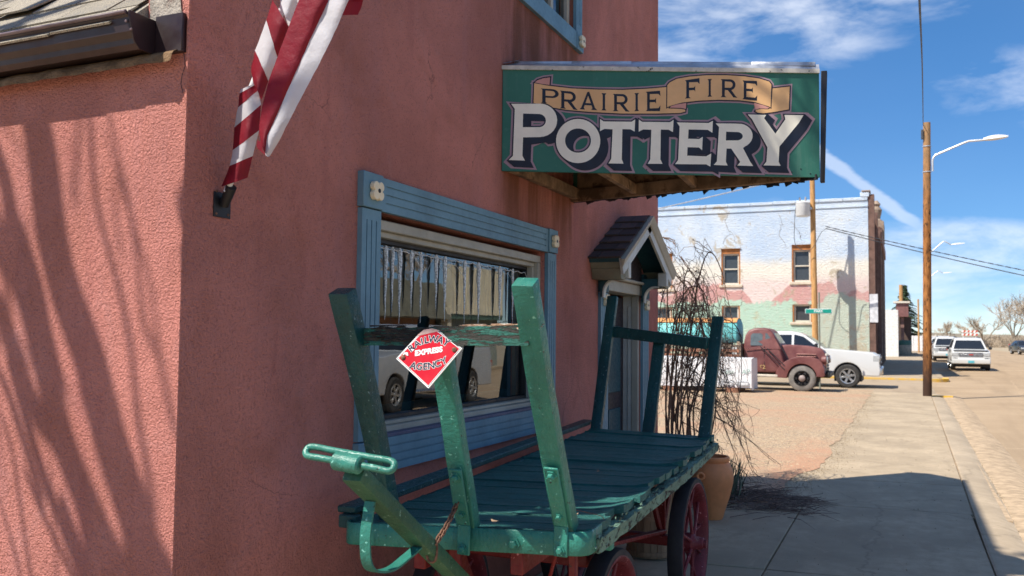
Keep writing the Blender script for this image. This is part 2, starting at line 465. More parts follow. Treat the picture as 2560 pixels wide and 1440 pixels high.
# gravel lot behind the shop corner
def lot_edge(y): return -0.98 - 0.10*math.exp(-((y - 10.2)/1.2)**2)*2.6 + 0.10*noise.noise((y*1.1, 0.3, 0)) + 0.05*noise.noise((y*3.7, 1.3, 0)) + 0.008*(y-10)
def lotf(u, v):
    y = 8.95 + 20.9*v; x = -26 + (lot_edge(y) + 26) * (1 - (1 - u)**2.2)
    return (x, y, 0.007 + (abs(0.022*noise.noise((x*0.5, y*0.5, 0))) + abs(0.012*noise.noise((x*2.3, y*2.3, 3)))) * min(1, (lot_edge(y) - x)*4))
MB().grid(lotf, 120, 120).build('gravel_lot', M_LOT, kind='structure', label='open lot of tan gravel and red dirt behind the shop')
st = MB(); sr = random.Random(11)
def stone(x, y, z, s):
    M = Matrix.Translation((x, y, z)) @ Matrix.Rotation(sr.uniform(0, 6.3), 4, 'Z') @ Matrix.Diagonal((s*sr.uniform(.7, 1.3), s*sr.uniform(.6, 1), s*sr.uniform(.4, .7), 1))
    vs = [M @ Vector(p) for p in ((1,0,0),(0.1,1,0.1),(-1,0.1,0),(0,-1,-0.1),(0.1,0,1),(0,0,-1))]
    st.add(vs, ((0,1,4),(1,2,4),(2,3,4),(3,0,4),(1,0,5),(2,1,5),(3,2,5),(0,3,5)))
n = 0
while n < 15000:
    y = 9.2 + 20*(sr.random()**1.6); e = lot_edge(y); x = e + 0.12 - abs(sr.gauss(0, 1))*2.2 - (0.6*sr.random())
    if x < -8: continue
    stone(x, y, 0.008, sr.uniform(0.006, 0.017) * (1 if sr.random() < 0.93 else 1.7)); n += 1
for i in range(2600):
    y = 9.3 + 19*(sr.random()**1.5); stone(lot_edge(y) + abs(sr.gauss(0, 0.16)), y, 0.005, sr.uniform(0.003, 0.010))
st.build('gravel', M_STONE, kind='stuff', label='loose tan gravel stones strewn over the lot', cat='gravel', smooth=0, recalc=False)
st = MB()
for i in range(5200):
    y = 1 + 27*(sr.random()**1.4); e_ = sr.gauss(0.30, 0.13); stone(kerb_x(y) + e_, y, -0.045 - max(0, e_ - .25)*.09 + 0.012*sr.random(), sr.uniform(0.004, 0.013))
for i in range(420):
    y = sr.uniform(5, 24); stone(sr.uniform(-1.0 if y > 9 else -1.6, 0.6), y, 0.006, sr.uniform(0.003, 0.009))
st.build('gutter_pebbles', M_STONE, kind='stuff', label='pebbles and crumbs strewn along the gutter', cat='pebbles', smooth=0, recalc=False)

# far sidewalk in front of the brick fronts, with its yellow kerb corner
fw = MB()
fw.box((-30, 39.6, -0.16), (1.35, 130, 0.02))
fw.build('far_sidewalk', M_WALK, kind='structure', label='concrete sidewalk across the side street', smooth=0)
fk = MB()
fk.box((-30, 39.38, -0.16), (0.9, 39.598, 0.032)); fk.lathe([(0.62, -0.16), (0.84, -0.16), (0.84, 0.032), (0.62, 0.032)], 12, Matrix.Translation((0.9, 40.22, 0)), -math.pi/2, 0.0)
fk.box((1.52, 40.22, -0.16), (1.74, 41.2, 0.032))
fk.build('yellow_kerb', M_YELLOW, kind='structure', label='worn yellow painted kerb at the far corner')
MB().box((1.352, 41.2, -0.16), (1.6, 130, 0.028)).build('far_kerb', M_KERB, kind='structure', label='plain kerb along the far sidewalk', smooth=0)
MB().box((0.78, 28.3, -0.1), (1.32, 28.46, 0.004)).build('yellow_corner_mark', M_YELLOW, kind='structure', label='short yellow paint mark by the utility pole')
# low hills on the horizon
hl = MB()
def hillf(u, v):
    x = -900 + 1900*u; h = 3.2 + 2.2*noise.noise((x*0.004, 1.7, 0)) + 0.8*noise.noise((x*0.02, 5, 0))
    return (x, 900 + 140*v, -0.2 + h*math.sin(math.pi*min(1, v*1.0))*1.9)
hl.grid(hillf, 120, 6).build('hills', mat('dry_hill_grass', (0.25, 0.215, 0.16), 0.95, var=0.25, vscale=0.02, obj=False, spec=0.1), kind='structure', label='low brown hills along the horizon')
# ================================================================== THE STUCCO SHOP
WX = -2.30                    # street face of the front wall
Y0, Y1 = 2.343, 8.916         # near and far corner
def m_stucco():
    t = NT('pink_stucco')
    a = t.noise(0.9, 6, 0.6, 0.4); s = t.noise(1.0, 5, 0.6, vec=t.mapped((4.5, 4.5, 0.45))); g = t.noise(105, 3, 0.6, 0.3); g2 = t.noise(240, 2, 0.5); f = t.noise(30, 3, 0.6)
    base = (0.68, 0.275, 0.225)
    c = t.mix(t.rng(a, 0.3, 0.7), tuple(x*0.78 for x in base), tuple(x*1.14 for x in base))
    tr2 = t.noise(5.5, 6, 0.68, 1.2, vec=t.mapped((1, 1, 0.6), (3, 1, 7))); c = t.mix(t.math('MULTIPLY', t.rng(tr2, 0.52, 0.75), 0.35), c, (0.66, 0.33, 0.30)); c = t.mix(t.math('MULTIPLY', t.rng(tr2, 0.46, 0.28), 0.35), c, (0.44, 0.15, 0.13))
    c = t.mix(t.math('MULTIPLY', t.rng(s, 0.55, 0.78), 0.40), c, (0.58, 0.27, 0.265))
    c = t.mix(t.math('MULTIPLY', t.rng(s, 0.44, 0.26), 0.30), c, (0.38, 0.125, 0.125))
    c = t.mix(t.math('MULTIPLY', t.rng(g, 0.46, 0.30), 0.42), c, (0.28, 0.10, 0.09))
    p = t.sepxyz(); rust = t.math('MULTIPLY', t.rng(t.noise(2.2, 4, 0.6, 0.5), 0.5, 0.72), 0.30)
    c = t.mix(rust, c, (0.42, 0.145, 0.085))
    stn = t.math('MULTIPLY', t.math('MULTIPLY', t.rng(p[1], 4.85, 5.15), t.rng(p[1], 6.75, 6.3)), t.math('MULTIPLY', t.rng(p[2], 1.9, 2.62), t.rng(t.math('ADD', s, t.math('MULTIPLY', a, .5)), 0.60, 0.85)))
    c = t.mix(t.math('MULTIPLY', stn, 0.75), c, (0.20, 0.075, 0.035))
    spl = t.rng(t.math('ADD', p[2], t.math('MULTIPLY', t.math('SUBTRACT', tr2, 0.5), 1.1)), 0.62, 0.15)
    c = t.mix(t.math('MULTIPLY', spl, 0.55), c, (0.26, 0.11, 0.07))
    hl = t.voro(0.8, vec=t.mix(0.3, t.vec, t.noise(2.2, 5, 0.65, color=True), 'ADD'), feature='DISTANCE_TO_EDGE')
    c = t.mix(t.math('MULTIPLY', t.rng(hl, 0.0035, 0.0), t.math('MULTIPLY', t.rng(a, 0.5, 0.65), 0.5)), c, (0.20, 0.07, 0.06))
    h = t.math('ADD', t.math('MULTIPLY', tr2, 0.8), t.math('MULTIPLY', g, 1.0)); h = t.math('ADD', h, t.math('MULTIPLY', g, 0.2)); h = t.math('ADD', h, t.math('ADD', t.math('MULTIPLY', g2, 0.35), t.math('MULTIPLY', f, 0.3)))
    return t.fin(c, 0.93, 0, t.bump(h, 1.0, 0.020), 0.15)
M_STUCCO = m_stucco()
M_RAW = mat('rough_grey_stucco', (0.42, 0.37, 0.31), 0.95, var=0.3, vscale=12, bump=0.9, bscale=90, bdist=0.012, col2=(0.34, 0.17, 0.14), c2=(0.5, 0.62), obj=False, spec=0.1)
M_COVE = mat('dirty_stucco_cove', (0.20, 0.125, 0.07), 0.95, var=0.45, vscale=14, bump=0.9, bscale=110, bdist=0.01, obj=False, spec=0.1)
def m_paint(name, col, chip=None, chip_at=(0.70, 0.80), rough=0.5, grain=(1, 1, 1)):
    t = NT(name); v = t.mapped(grain)
    a = t.noise(3.2, 5, 0.6, vec=v); b = t.noise(36, 4, 0.6, vec=v)
    c = t.mix(t.rng(a, 0.3, 0.7), tuple(x*0.84 for x in col), tuple(x*1.14 for x in col))
    c = t.mix(t.math('MULTIPLY', t.rng(b, 0.58, 0.75), 0.3), c, tuple(x*0.62 for x in col))
    if chip: c = t.mix(t.rng(t.noise(13, 6, 0.7, 0.4, vec=v), *chip_at), c, chip)
    return t.fin(c, t.rng(b, 0.3, 0.7, rough-0.1, rough+0.15), 0, t.bump(b, 0.25, 0.002), 0.35)
M_BLUE = m_paint('slate_blue_paint', (0.135, 0.255, 0.325), (0.38, 0.40, 0.40), (0.72, 0.80))
M_BLUED = m_paint('shadowed_groove_blue', (0.075, 0.14, 0.20))
M_SASH = m_paint('warm_grey_sash_paint', (0.40, 0.385, 0.32), (0.22, 0.20, 0.17), (0.72, 0.82))
M_CREAM = m_paint('cream_paint', (0.83, 0.72, 0.50))
M_BLACK = mat('black_paint', (0.012, 0.012, 0.014), 0.5)
M_DOORDARK = m_paint('plum_black_door_paint', (0.035, 0.028, 0.034))
M_TEAL = m_paint('dark_teal_paint', (0.02, 0.075, 0.095))
M_GREYP = m_paint('grey_trim_paint', (0.55, 0.56, 0.52), (0.25, 0.24, 0.22), (0.74, 0.84))
M_OLIVE = m_paint('olive_fascia_paint', (0.22, 0.215, 0.15))
M_SILLTOP = m_paint('sill_lilac_grey_paint', (0.10, 0.10, 0.16))
t = NT('asphalt_shingle'); t.vec = t.geo.outputs['Position']
oi = t.n.new('ShaderNodeObjectInfo'); g = t.noise(260, 2, 0.6); a = t.noise(4, 5, 0.6)
c = t.mix(oi.outputs['Random'], (0.33, 0.29, 0.22), (0.48, 0.42, 0.32)); c = t.mix(t.rng(g, 0.4, 0.65), c, (0.13, 0.125, 0.12)); c = t.mix(t.rng(a, 0.5, 0.75, 0, 0.5), c, (0.19, 0.185, 0.18))
M_SHINGLE = t.fin(c, 0.95, 0, t.bump(g, 0.7, 0.003), 0.1)
t = NT('dark_wood_shingle'); oi = t.n.new('ShaderNodeObjectInfo'); a = t.noise(26, 5, 0.6, vec=t.mapped((0.4, 3, 1)))
c = t.mix(oi.outputs['Random'], (0.045, 0.037, 0.037), (0.090, 0.073, 0.072)); c = t.mix(t.rng(a, 0.5, 0.75, 0, 0.6), c, (0.085, 0.075, 0.078))
M_HSHING = t.fin(c, 0.85, 0, t.bump(a, 0.4, 0.003), 0.2)
M_GUTTER = mat('brown_gutter_metal', (0.030, 0.014, 0.014), 0.42, 0.0, var=0.25, vscale=5, bump=0.05, bscale=20, spec=0.5)
M_GUTLIP = mat('gutter_lip_metal', (0.13, 0.085, 0.088), 0.4, 0.1, var=0.25, vscale=5)  # lighter than the gutter: the lip's highlight put into the colour
M_WOODBARE = mat('weathered_bare_wood', (0.24, 0.155, 0.095), 0.85, var=0.45, vscale=7, bump=0.5, bscale=40, stretch=(1, 1, 1), obj=False, col2=(0.10, 0.06, 0.035), c2=(0.52, 0.62), c2scale=6)
M_INTERIOR = mat('dim_interior_plaster', (0.20, 0.17, 0.14), 0.9)
M_IFLOOR = mat('interior_floor_boards', (0.14, 0.09, 0.055), 0.7)
t = NT('window_glass')
tr = t.n.new('ShaderNodeBsdfTransparent'); gl = t.n.new('ShaderNodeBsdfGlossy'); mx = t.n.new('ShaderNodeMixShader'); fr = t.n.new('ShaderNodeFresnel')
fr.inputs['IOR'].default_value = 2.3; gl.inputs['Roughness'].default_value = 0.004; tr.inputs['Color'].default_value = (0.72, 0.76, 0.75, 1); gl.inputs['Color'].default_value = (0.92, 0.95, 0.95, 1)
t.link(t.bump(t.noise(1.7, 2, 0.5), 0.02, 0.05), gl.inputs['Normal'])
t.link(fr.outputs[0], mx.inputs[0]); t.link(tr.outputs[0], mx.inputs[1]); t.link(gl.outputs[0], mx.inputs[2]); t.link(mx.outputs[0], t.out.inputs[0])
M_GLASS = t.m

shop = thing('pottery_shop', 'pink stucco shop with slate blue window trim and shingled side roof', 'shop', (-4.5, 5.6, 0))

# --- front wall: a flat false front with a clipped far shoulder
TH = 0.20
WIN = (3.578, 5.757, 1.120, 2.212)          # y0 y1 z0 z1 of the opening
UWIN = (4.62, 6.315, 3.975, 5.45)
DOOR = (7.155, 8.245, 0.0, 2.11)
def holed_wall(b, y0, y1, z0, z1, holes, xf, xb):
    ys = sorted({y0, y1, *[h[0] for h in holes], *[h[1] for h in holes]}); zs = sorted({z0, z1, *[h[2] for h in holes], *[h[3] for h in holes]})
    inside = lambda y, z: any(h[0] < y < h[1] and h[2] < z < h[3] for h in holes)
    for i in range(len(ys) - 1):
        for j in range(len(zs) - 1):
            if inside((ys[i]+ys[i+1])/2, (zs[j]+zs[j+1])/2): continue
            a, c, d, e = ys[i], ys[i+1], zs[j], zs[j+1]
            b.add([(xf,a,d),(xf,c,d),(xf,c,e),(xf,a,e)], [(0,1,2,3)]); b.add([(xb,a,d),(xb,c,d),(xb,c,e),(xb,a,e)], [(3,2,1,0)])
    for h in holes:
        a, c, d, e = h
        b.add([(xf,a,d),(xb,a,d),(xb,a,e),(xf,a,e)], [(0,1,2,3)]); b.add([(xf,c,d),(xb,c,d),(xb,c,e),(xf,c,e)], [(3,2,1,0)])
        b.add([(xf,a,e),(xb,a,e),(xb,c,e),(xf,c,e)], [(0,1,2,3)]); b.add([(xf,a,d),(xb,a,d),(xb,c,d),(xf,c,d)], [(3,2,1,0)])
fwl = MB()
holed_wall(fwl, Y0, Y1, -0.1, 5.2, [WIN, UWIN if UWIN[3] < 5.2 else (UWIN[0], UWIN[1], UWIN[2], 5.2), DOOR], WX, WX - TH)
for yy in (Y0, Y1): fwl.add([(WX, yy, -0.1), (WX-TH, yy, -0.1), (WX-TH, yy, 5.2), (WX, yy, 5.2)], [(0,1,2,3)])
# upper band above 5.2 with the rest of the upper window opening
top = [(Y0, 5.2), (UWIN[0], 5.2), (UWIN[0], 5.45), (UWIN[1], 5.45), (UWIN[1], 5.2), (Y1, 5.2), (8.12, 5.98), (Y0, 5.98)]
fwl.prism(top, lambda a, c, q: (q, a, c), WX, WX - TH)
fwl.build('front_wall', M_STUCCO, shop, smooth=0, recalc=False)
cap = MB(); cap.bar((WX - TH/2, Y0 - 0.02, 5.995), (WX - TH/2, 8.12, 5.995), 0.26, 0.03); cap.bar((WX - TH/2, 8.12, 5.995), (WX - TH/2, Y1 + 0.02, 5.21), 0.26, 0.03)
cap.build('parapet_cap', M_GUTTER, shop, smooth=0)
# --- side, far and back walls
sw = MB(); sw.box((-9.0, Y0 + 0.004, -0.1), (WX - TH - 0.002, Y0 + 0.2, 2.66)); sw.build('side_wall', M_STUCCO, shop, smooth=0)
ew = MB(); ew.prism([(-9.0, -0.1), (WX - TH - 0.002, -0.1), (WX - TH - 0.002, 2.66), (-9.0, 2.66)], lambda a, c, q: (a, q, c), Y1 - 0.2, Y1 - 0.004); ew.build('far_wall', M_STUCCO, shop, smooth=0)
bw = MB(); bw.prism([(Y0 + 0.2, -0.1), (Y1 - 0.2, -0.1), (Y1 - 0.2, 2.66), (5.63, 5.6), (Y0 + 0.2, 2.66)], lambda a, c, q: (q, a, c), -9.0, -8.8); bw.build('back_wall', M_STUCCO, shop, smooth=0)
MB().box((-8.8, Y0 + 0.2, 0.02), (WX - TH - 0.004, Y1 - 0.2, 0.06)).build('floor_boards', M_IFLOOR, shop, smooth=0)
MB().box((-8.8, Y0 + 0.21, 2.5), (WX - TH - 0.004, Y1 - 0.21, 2.54)).build('ceiling_board', M_INTERIOR, shop, smooth=0)
MB().box((-5.0, Y0 + 0.21, 0.06), (-4.94, Y1 - 0.21, 2.5)).build('inner_partition', M_INTERIOR, shop, smooth=0)
# corner bead: thin raw line where side wall meets the front slab
cb = MB(); cb.tube([(WX - 0.004 + 0.004*noise.noise((0, 0, z)), Y0 - 0.001, z) for z in [0.0 + 0.06*i for i in range(88)]], 0.006, 5); cb.build('corner_bead', M_STUCCO, shop)
rw = MB()
def rawf(u, v): # exposed rough render on the slab end above the gutter
    z = 2.72 + 0.75*u; x = WX - TH + 0.012 + (TH - 0.05)*v + 0.02*noise.noise((z*9, v*3, 0))
    return (x, Y0 - 0.005 - 0.008*noise.noise((x*30, z*30, 0)), z)
rw.grid(rawf, 20, 8); rw.build('raw_render_patch', M_RAW, shop)
ck = MB(); ck.tube([(WX - 0.02 - 0.008*math.sin(i*1.7) - 0.012*(i/9), Y0 - 0.0005, 2.66 - 0.032*i) for i in range(7)], 0.0013, 4); ck.build('wall_crack', M_BLACK, shop)
# --- roof over the side with its shingles
SLOPE = 0.90
def roof_pt(x, s, h=0.0):            # s metres up the slope from the eave
    c = 1 / math.sqrt(1 + SLOPE**2)
    return Vector((x, 2.225 + s*c - h*SLOPE*c, 2.705 + s*SLOPE*c + h*c))
L = (5.63 - 2.225) * math.sqrt(1 + SLOPE**2)
rf = MB()
rf.hexa([roof_pt(-9.3, 0, -0.05), roof_pt(WX - TH - 0.004, 0, -0.05), roof_pt(WX - TH - 0.004, L, -0.05), roof_pt(-9.3, L, -0.05)], [roof_pt(-9.3, 0), roof_pt(WX - TH - 0.004, 0), roof_pt(WX - TH - 0.004, L), roof_pt(-9.3, L)])
mir = lambda p: Vector((p.x, 11.26 - p.y, p.z))
rf.hexa([mir(roof_pt(-9.3, 0, -0.05)), mir(roof_pt(WX - TH - 0.004, 0, -0.05)), mir(roof_pt(WX - TH - 0.004, L, -0.05)), mir(roof_pt(-9.3, L, -0.05))], [mir(roof_pt(-9.3, 0)), mir(roof_pt(WX - TH - 0.004, 0)), mir(roof_pt(WX - TH - 0.004, L)), mir(roof_pt(-9.3, L))])
roof = rf.build('roof', M_SHINGLE, shop, smooth=0)
shr = random.Random(5)
EXP, WID = 0.165, 0.30
for row in range(11):
    x = WX - TH - 0.03 - (0.5 + shr.uniform(-.2, .2)) * (row % 2) * WID * 0.0
    x += 0.0; first = True
    while x > -5.4:
        w = WID * shr.uniform(0.75, 1.1) * (0.6 if first and row % 2 else 1)
        first = False
        s0 = row*EXP - 0.025 + shr.uniform(-.004, .004); s1 = s0 + EXP*1.9; lift = shr.uniform(0.004, 0.009) + (0.02 if shr.random() < 0.04 else 0)
        x1, x0 = x, x - w + 0.006
        b = [roof_pt(x0, s0, 0.003 + lift), roof_pt(x1, s0, 0.003 + lift), roof_pt(x1, s1, 0.002), roof_pt(x0, s1, 0.002)]
        tt = [roof_pt(x0, s0, 0.011 + lift), roof_pt(x1, s0, 0.011 + lift), roof_pt(x1, s1, 0.006), roof_pt(x0, s1, 0.006)]
        MB().hexa(b, tt).build('shingle', M_SHINGLE, roof, smooth=0)
        x -= w
# --- gutter along the eave
gu = MB()
gp = [(2.335, 2.625), (2.262, 2.618), (2.240, 2.632), (2.236, 2.650), (2.214, 2.668), (2.206, 2.715), (2.198, 2.722), (2.198, 2.732), (2.214, 2.732), (2.222, 2.718), (2.236, 2.672), (2.255, 2.640), (2.330, 2.640)]
gu.prism(gp, lambda a, c, q: (q, a, c), -9.2, WX - 0.145)
gutter = gu.build('gutter', M_GUTTER, shop, smooth=30)
MB().tube([(-9.2, 2.196, 2.731), (WX - 0.15, 2.196, 2.731)], 0.0075, 8).build('rolled_lip', M_GUTLIP, gutter)
ec = MB(); ec.prism([(2.335, 2.612), (2.25, 2.612), (2.225, 2.635), (2.20, 2.72), (2.20, 2.738), (2.335, 2.738)], lambda a, c, q: (q, a, c), WX - 0.1445, WX - 0.139)
ec.box((WX - 0.139, 2.318, 2.612), (WX - 0.012, 2.341, 2.752)); ec.build('gutter_end_cap', M_GUTTER, gutter, bevel=0.002)
for k in range(2): MB().lathe([(0.006, 0), (0.005, 0.003), (0, 0.004)], 8, Matrix.Translation((WX - 0.155 + k*0.012, 2.2035 + k*0.012, 2.70 - 0.026*k)) @ Matrix.Rotation(math.pi/2, 4, 'X')).build('rivet', M_GUTLIP, gutter)
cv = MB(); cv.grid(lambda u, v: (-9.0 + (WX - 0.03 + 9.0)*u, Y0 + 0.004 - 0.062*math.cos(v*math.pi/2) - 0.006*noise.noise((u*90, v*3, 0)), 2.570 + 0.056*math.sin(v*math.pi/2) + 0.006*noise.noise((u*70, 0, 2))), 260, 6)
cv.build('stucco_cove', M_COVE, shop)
# --- big window
wnd = MB()
win = thing('shop_window', None, None, (WX, 4.667, 0.96)); win.parent = shop; win.location = Vector((WX, 4.667, 0.96)) - Vector((-4.5, 5.6, 0))
PX = WX + 0.026                       # face of the flat casing boards
def flute(b, lo, hi, axis, n=3, m=0.03, inset=0.05, dp=0.007, gw=0.0085):
    """board face with n sunk grooves: lo, hi in (y, z); grooves run along axis"""
    (ya, za), (yb, zb) = lo, hi
    b.box((WX - 0.002, ya, za), (PX - dp, yb, zb))
    if axis == 'y':
        zs = [za] + [v for k in range(n) for v in (za + (zb-za)*(k+1)/(n+1) - gw/2, za + (zb-za)*(k+1)/(n+1) + gw/2)] + [zb]
        for k in range(0, len(zs), 2): b.box((PX - dp, ya + inset, zs[k]), (PX, yb - inset, zs[k+1]))
        b.box((PX - dp, ya, za), (PX, ya + inset, zb)); b.box((PX - dp, yb - inset, za), (PX, yb, zb))
    else:
        ys = [ya] + [v for k in range(n) for v in (ya + (yb-ya)*(k+1)/(n+1) - gw/2, ya + (yb-ya)*(k+1)/(n+1) + gw/2)] + [yb]
        for k in range(0, len(ys), 2): b.box((PX - dp, ys[k], za + inset), (PX, ys[k+1], zb - inset))
        b.box((PX - dp, ya, za), (PX, yb, za + inset)); b.box((PX - dp, ya, zb - inset), (PX, yb, zb))
    return b
def block(parent, y0, y1, z0, z1, x=0.036):
    return MB().box((WX - 0.002, y0, z0), (WX + x, y1, z1)).build('corner_block', M_BLUE, parent, bevel=0.003)
def petal_shape(r):
    out = []
    for k in range(48):
        a = 2*math.pi*k/48; rr = r*(0.60 + 0.40*abs(math.sin(2*a))**0.65); out.append((rr*math.cos(a), rr*math.sin(a)))
    return out
def rosette(parent, y, z, r=0.052, x=WX + 0.037, th=0.026):
    o = MB().prism(petal_shape(r), lambda a, c, q: (q, y + a, z + c), x, x + th).build('flower_rosette', M_CREAM, parent, bevel=0.003)
    dot = MB().lathe([(0.0105, 0), (0.0105, 0.003), (0, 0.004)], 12, Matrix.Translation((x + th - 0.001, y, z)) @ Matrix.Rotation(math.pi/2, 4, 'Y')).build('flower_centre', M_BLACK, parent)
    return o
ya, yb, za, zb = 3.416, 5.918, 0.960, 2.372
flute(MB(), (WIN[0] + 0.002, WIN[3] - 0.002), (WIN[1] - 0.002, zb), 'y', inset=0.04).build('head_casing', M_BLUE, win, smooth=0)
flute(MB(), (WIN[0] + 0.002, za), (WIN[1] - 0.002, WIN[2] + 0.002), 'y', inset=0.04).build('sill_casing', M_BLUE, win, smooth=0)
flute(MB(), (ya, WIN[2] + 0.006), (WIN[0], WIN[3] - 0.006), 'z', inset=0.05).build('side_casing', M_BLUE, win, smooth=0)
flute(MB(), (WIN[1], WIN[2] + 0.006), (yb, WIN[3] - 0.006), 'z', inset=0.05).build('side_casing', M_BLUE, win, smooth=0)
for (a, c) in ((ya - 0.006, WIN[0]), (WIN[1], yb + 0.006)):
    for (d, e) in ((za - 0.004, WIN[2]), (WIN[3], zb + 0.006)): block(win, a, c, d, e)
rosette(win, (ya + WIN[0])/2 + 0.004, 2.293); rosette(win, (yb + WIN[1])/2, 2.293)
# sash in the reveal: stepped mouldings, then the pane
def frame(b, y0, y1, z0, z1, w, x0, x1, wt=None, wb=None):
    wt = w if wt is None else wt; wb = w if wb is None else wb
    b.box((x0, y0, z1 - wt), (x1, y1, z1)); b.box((x0, y0, z0), (x1, y1, z0 + wb)); b.box((x0, y0, z0 + wb), (x1, y0 + w, z1 - wt)); b.box((x0, y1 - w, z0 + wb), (x1, y1, z1 - wt)); return b
frame(MB(), WIN[0] + 0.002, WIN[1] - 0.002, WIN[2] + 0.002, WIN[3] - 0.03, 0.048, WX - 0.075, WX - 0.03, 0.05, 0.045).build('sash_frame', M_SASH, win, bevel=0.004)
frame(MB(), WIN[0] + 0.05, WIN[1] - 0.05, WIN[2] + 0.047, WIN[3] - 0.08, 0.03, WX - 0.115, WX - 0.06, 0.03, 0.02).build('inner_moulding', M_SASH, win, bevel=0.004)
frame(MB(), WIN[0] + 0.08, WIN[1] - 0.08, WIN[2] + 0.067, WIN[3] - 0.11, 0.02, WX - 0.15, WX - 0.10, 0.022, 0.022).build('glazing_bead', M_BLACK, win, bevel=0.002)
MB().box((WX - 0.115, WIN[0] + 0.003, WIN[2] + 0.001), (WX + 0.018, WIN[1] - 0.003, WIN[2] + 0.020)).build('sill', M_SILLTOP, win, bevel=0.003)
GY0, GY1, GZ0, GZ1, GX = WIN[0] + 0.095, WIN[1] - 0.095, WIN[2] + 0.085, WIN[3] - 0.128, WX - 0.128
MB().add([(GX, GY0, GZ0), (GX, GY1, GZ0), (GX, GY1, GZ1), (GX, GY0, GZ1)], [(0,1,2,3)]).build('pane', M_GLASS, win, smooth=0, recalc=False)
frame(MB(), WIN[0] + 0.02, WIN[1] - 0.02, WIN[2] + 0.02, WIN[3] - 0.02, 0.11, WX - 0.235, WX - 0.205).build('inside_casing', M_TEAL, win, smooth=0)
# --- upper window (only its lower corner is in view)
uw = thing('upper_window', None, None, (WX, 5.47, 3.83)); uw.parent = shop; uw.location = Vector((WX, 5.47, 3.83)) - Vector((-4.5, 5.6, 0))
MB().box((WX - 0.002, UWIN[0] - 0.13, 3.845), (PX + 0.004, UWIN[1] + 0.0, UWIN[2])).build('sill_casing', M_BLUE, uw, bevel=0.003)
flute(MB(), (UWIN[1], 3.975), (UWIN[1] + 0.135, UWIN[3]), 'z', inset=0.07).build('side_casing', M_BLUE, uw, smooth=0)
flute(MB(), (UWIN[0] - 0.135, 3.975), (UWIN[0], UWIN[3]), 'z', inset=0.07).build('side_casing', M_BLUE, uw, smooth=0)
MB().box((WX - 0.002, UWIN[0] - 0.135, UWIN[3]), (PX, UWIN[1] + 0.135, UWIN[3] + 0.13)).build('head_casing', M_BLUE, uw, bevel=0.003)
block(uw, UWIN[1], UWIN[1] + 0.145, 3.84, 3.975); rosette(uw, UWIN[1] + 0.075, 3.915)
frame(MB(), UWIN[0] + .002, UWIN[1] - .002, UWIN[2] + .002, UWIN[3] - .002, 0.05, WX - 0.08, WX - 0.03).build('sash_frame', M_SASH, uw, bevel=0.004)
MB().box((WX - 0.085, (UWIN[0]+UWIN[1])/2 + 0.46, UWIN[2] + 0.052), (WX - 0.035, (UWIN[0]+UWIN[1])/2 + 0.51, UWIN[3] - 0.052)).build('mullion', M_SASH, uw, bevel=0.003)
MB().add([(WX - 0.06, UWIN[0] + .05, UWIN[2] + .05), (WX - 0.06, UWIN[1] - .05, UWIN[2] + .05), (WX - 0.06, UWIN[1] - .05, UWIN[3] - .05), (WX - 0.06, UWIN[0] + .05, UWIN[3] - .05)], [(0,1,2,3)]).build('pane', M_GLASS, uw, smooth=0, recalc=False)
MB().box((WX - 0.9, UWIN[0] - 0.15, 3.6), (WX - TH - 0.003, UWIN[1] + 0.15, 5.7)).build('attic_sun_block', M_INTERIOR, uw, smooth=0, recalc=False)  # closed box behind the pane, added to stop sun passing through
# --- door in a deep panelled recess
dr = thing('entrance', None, None, (WX, 7.73, 0)); dr.parent = shop; dr.location = Vector((WX, 7.73, 0)) - Vector((-4.5, 5.6, 0))
dy0, dy1, dz1 = DOOR[0], DOOR[1], DOOR[3]
DX = WX - 0.165
MB().box((DX - 0.05, dy0 + 0.03, 0.065), (DX, dy1 - 0.03, dz1 - 0.12)).build('door', M_DOORDARK, dr, bevel=0.004)
for (a, c, d, e) in ((dy0 + .14, (dy0+dy1)/2 - .05, .25, .95), ((dy0+dy1)/2 + .05, dy1 - .14, .25, .95), (dy0 + .14, dy1 - .14, 1.1, 1.72)):
    MB().box((DX, a, d), (DX + 0.012, c, e)).build('door_panel', M_TEAL, dr, bevel=0.005)
MB().lathe([(0, 0.07), (0.022, 0.066), (0.028, 0.05), (0.02, 0.035), (0.01, 0.03), (0.01, 0.0)], 14, Matrix.Translation((DX, dy0 + 0.10, 1.0)) @ Matrix.Rotation(math.pi/2, 4, 'Y')).build('door_knob', mat('aged_brass', (0.35, 0.24, 0.09), 0.35, 0.9), dr)
for (q, s) in ((dy1 - 0.001, -1), (dy0 + 0.001, 1)):
    MB().box((DX + 0.0, min(q, q + s*0.028), 0.06), (WX - 0.075, max(q, q + s*0.028), dz1 - 0.10)).build('jamb_lining', M_GREYP, dr, bevel=0.003)
    MB().box((WX - 0.075, min(q, q + s*0.045), 0.06), (WX - 0.01, max(q, q + s*0.045), dz1 - 0.10)).build('jamb_stop', M_SASH, dr, bevel=0.004)
    MB().box((DX + 0.05, min(q + s*0.028, q + s*0.038), 0.15), (DX + 0.10, max(q + s*0.028, q + s*0.038), dz1 - 0.2)).build('jamb_bead', M_GREYP, dr, bevel=0.003)
MB().box((DX, dy0 + 0.002, dz1 - 0.098), (WX + 0.012, dy1 - 0.002, dz1 - 0.002)).build('door_head', M_SASH, dr, bevel=0.005)
MB().box((WX - 0.03, dy0 - 0.02, dz1 + 0.002), (WX + 0.055, dy1 + 0.02, dz1 + 0.03)).build('head_moulding', M_SASH, dr, bevel=0.008)
MB().box((DX - 0.1, dy0, 0.0), (WX + 0.05, dy1, 0.06)).build('threshold', M_KERB, dr, bevel=0.006)
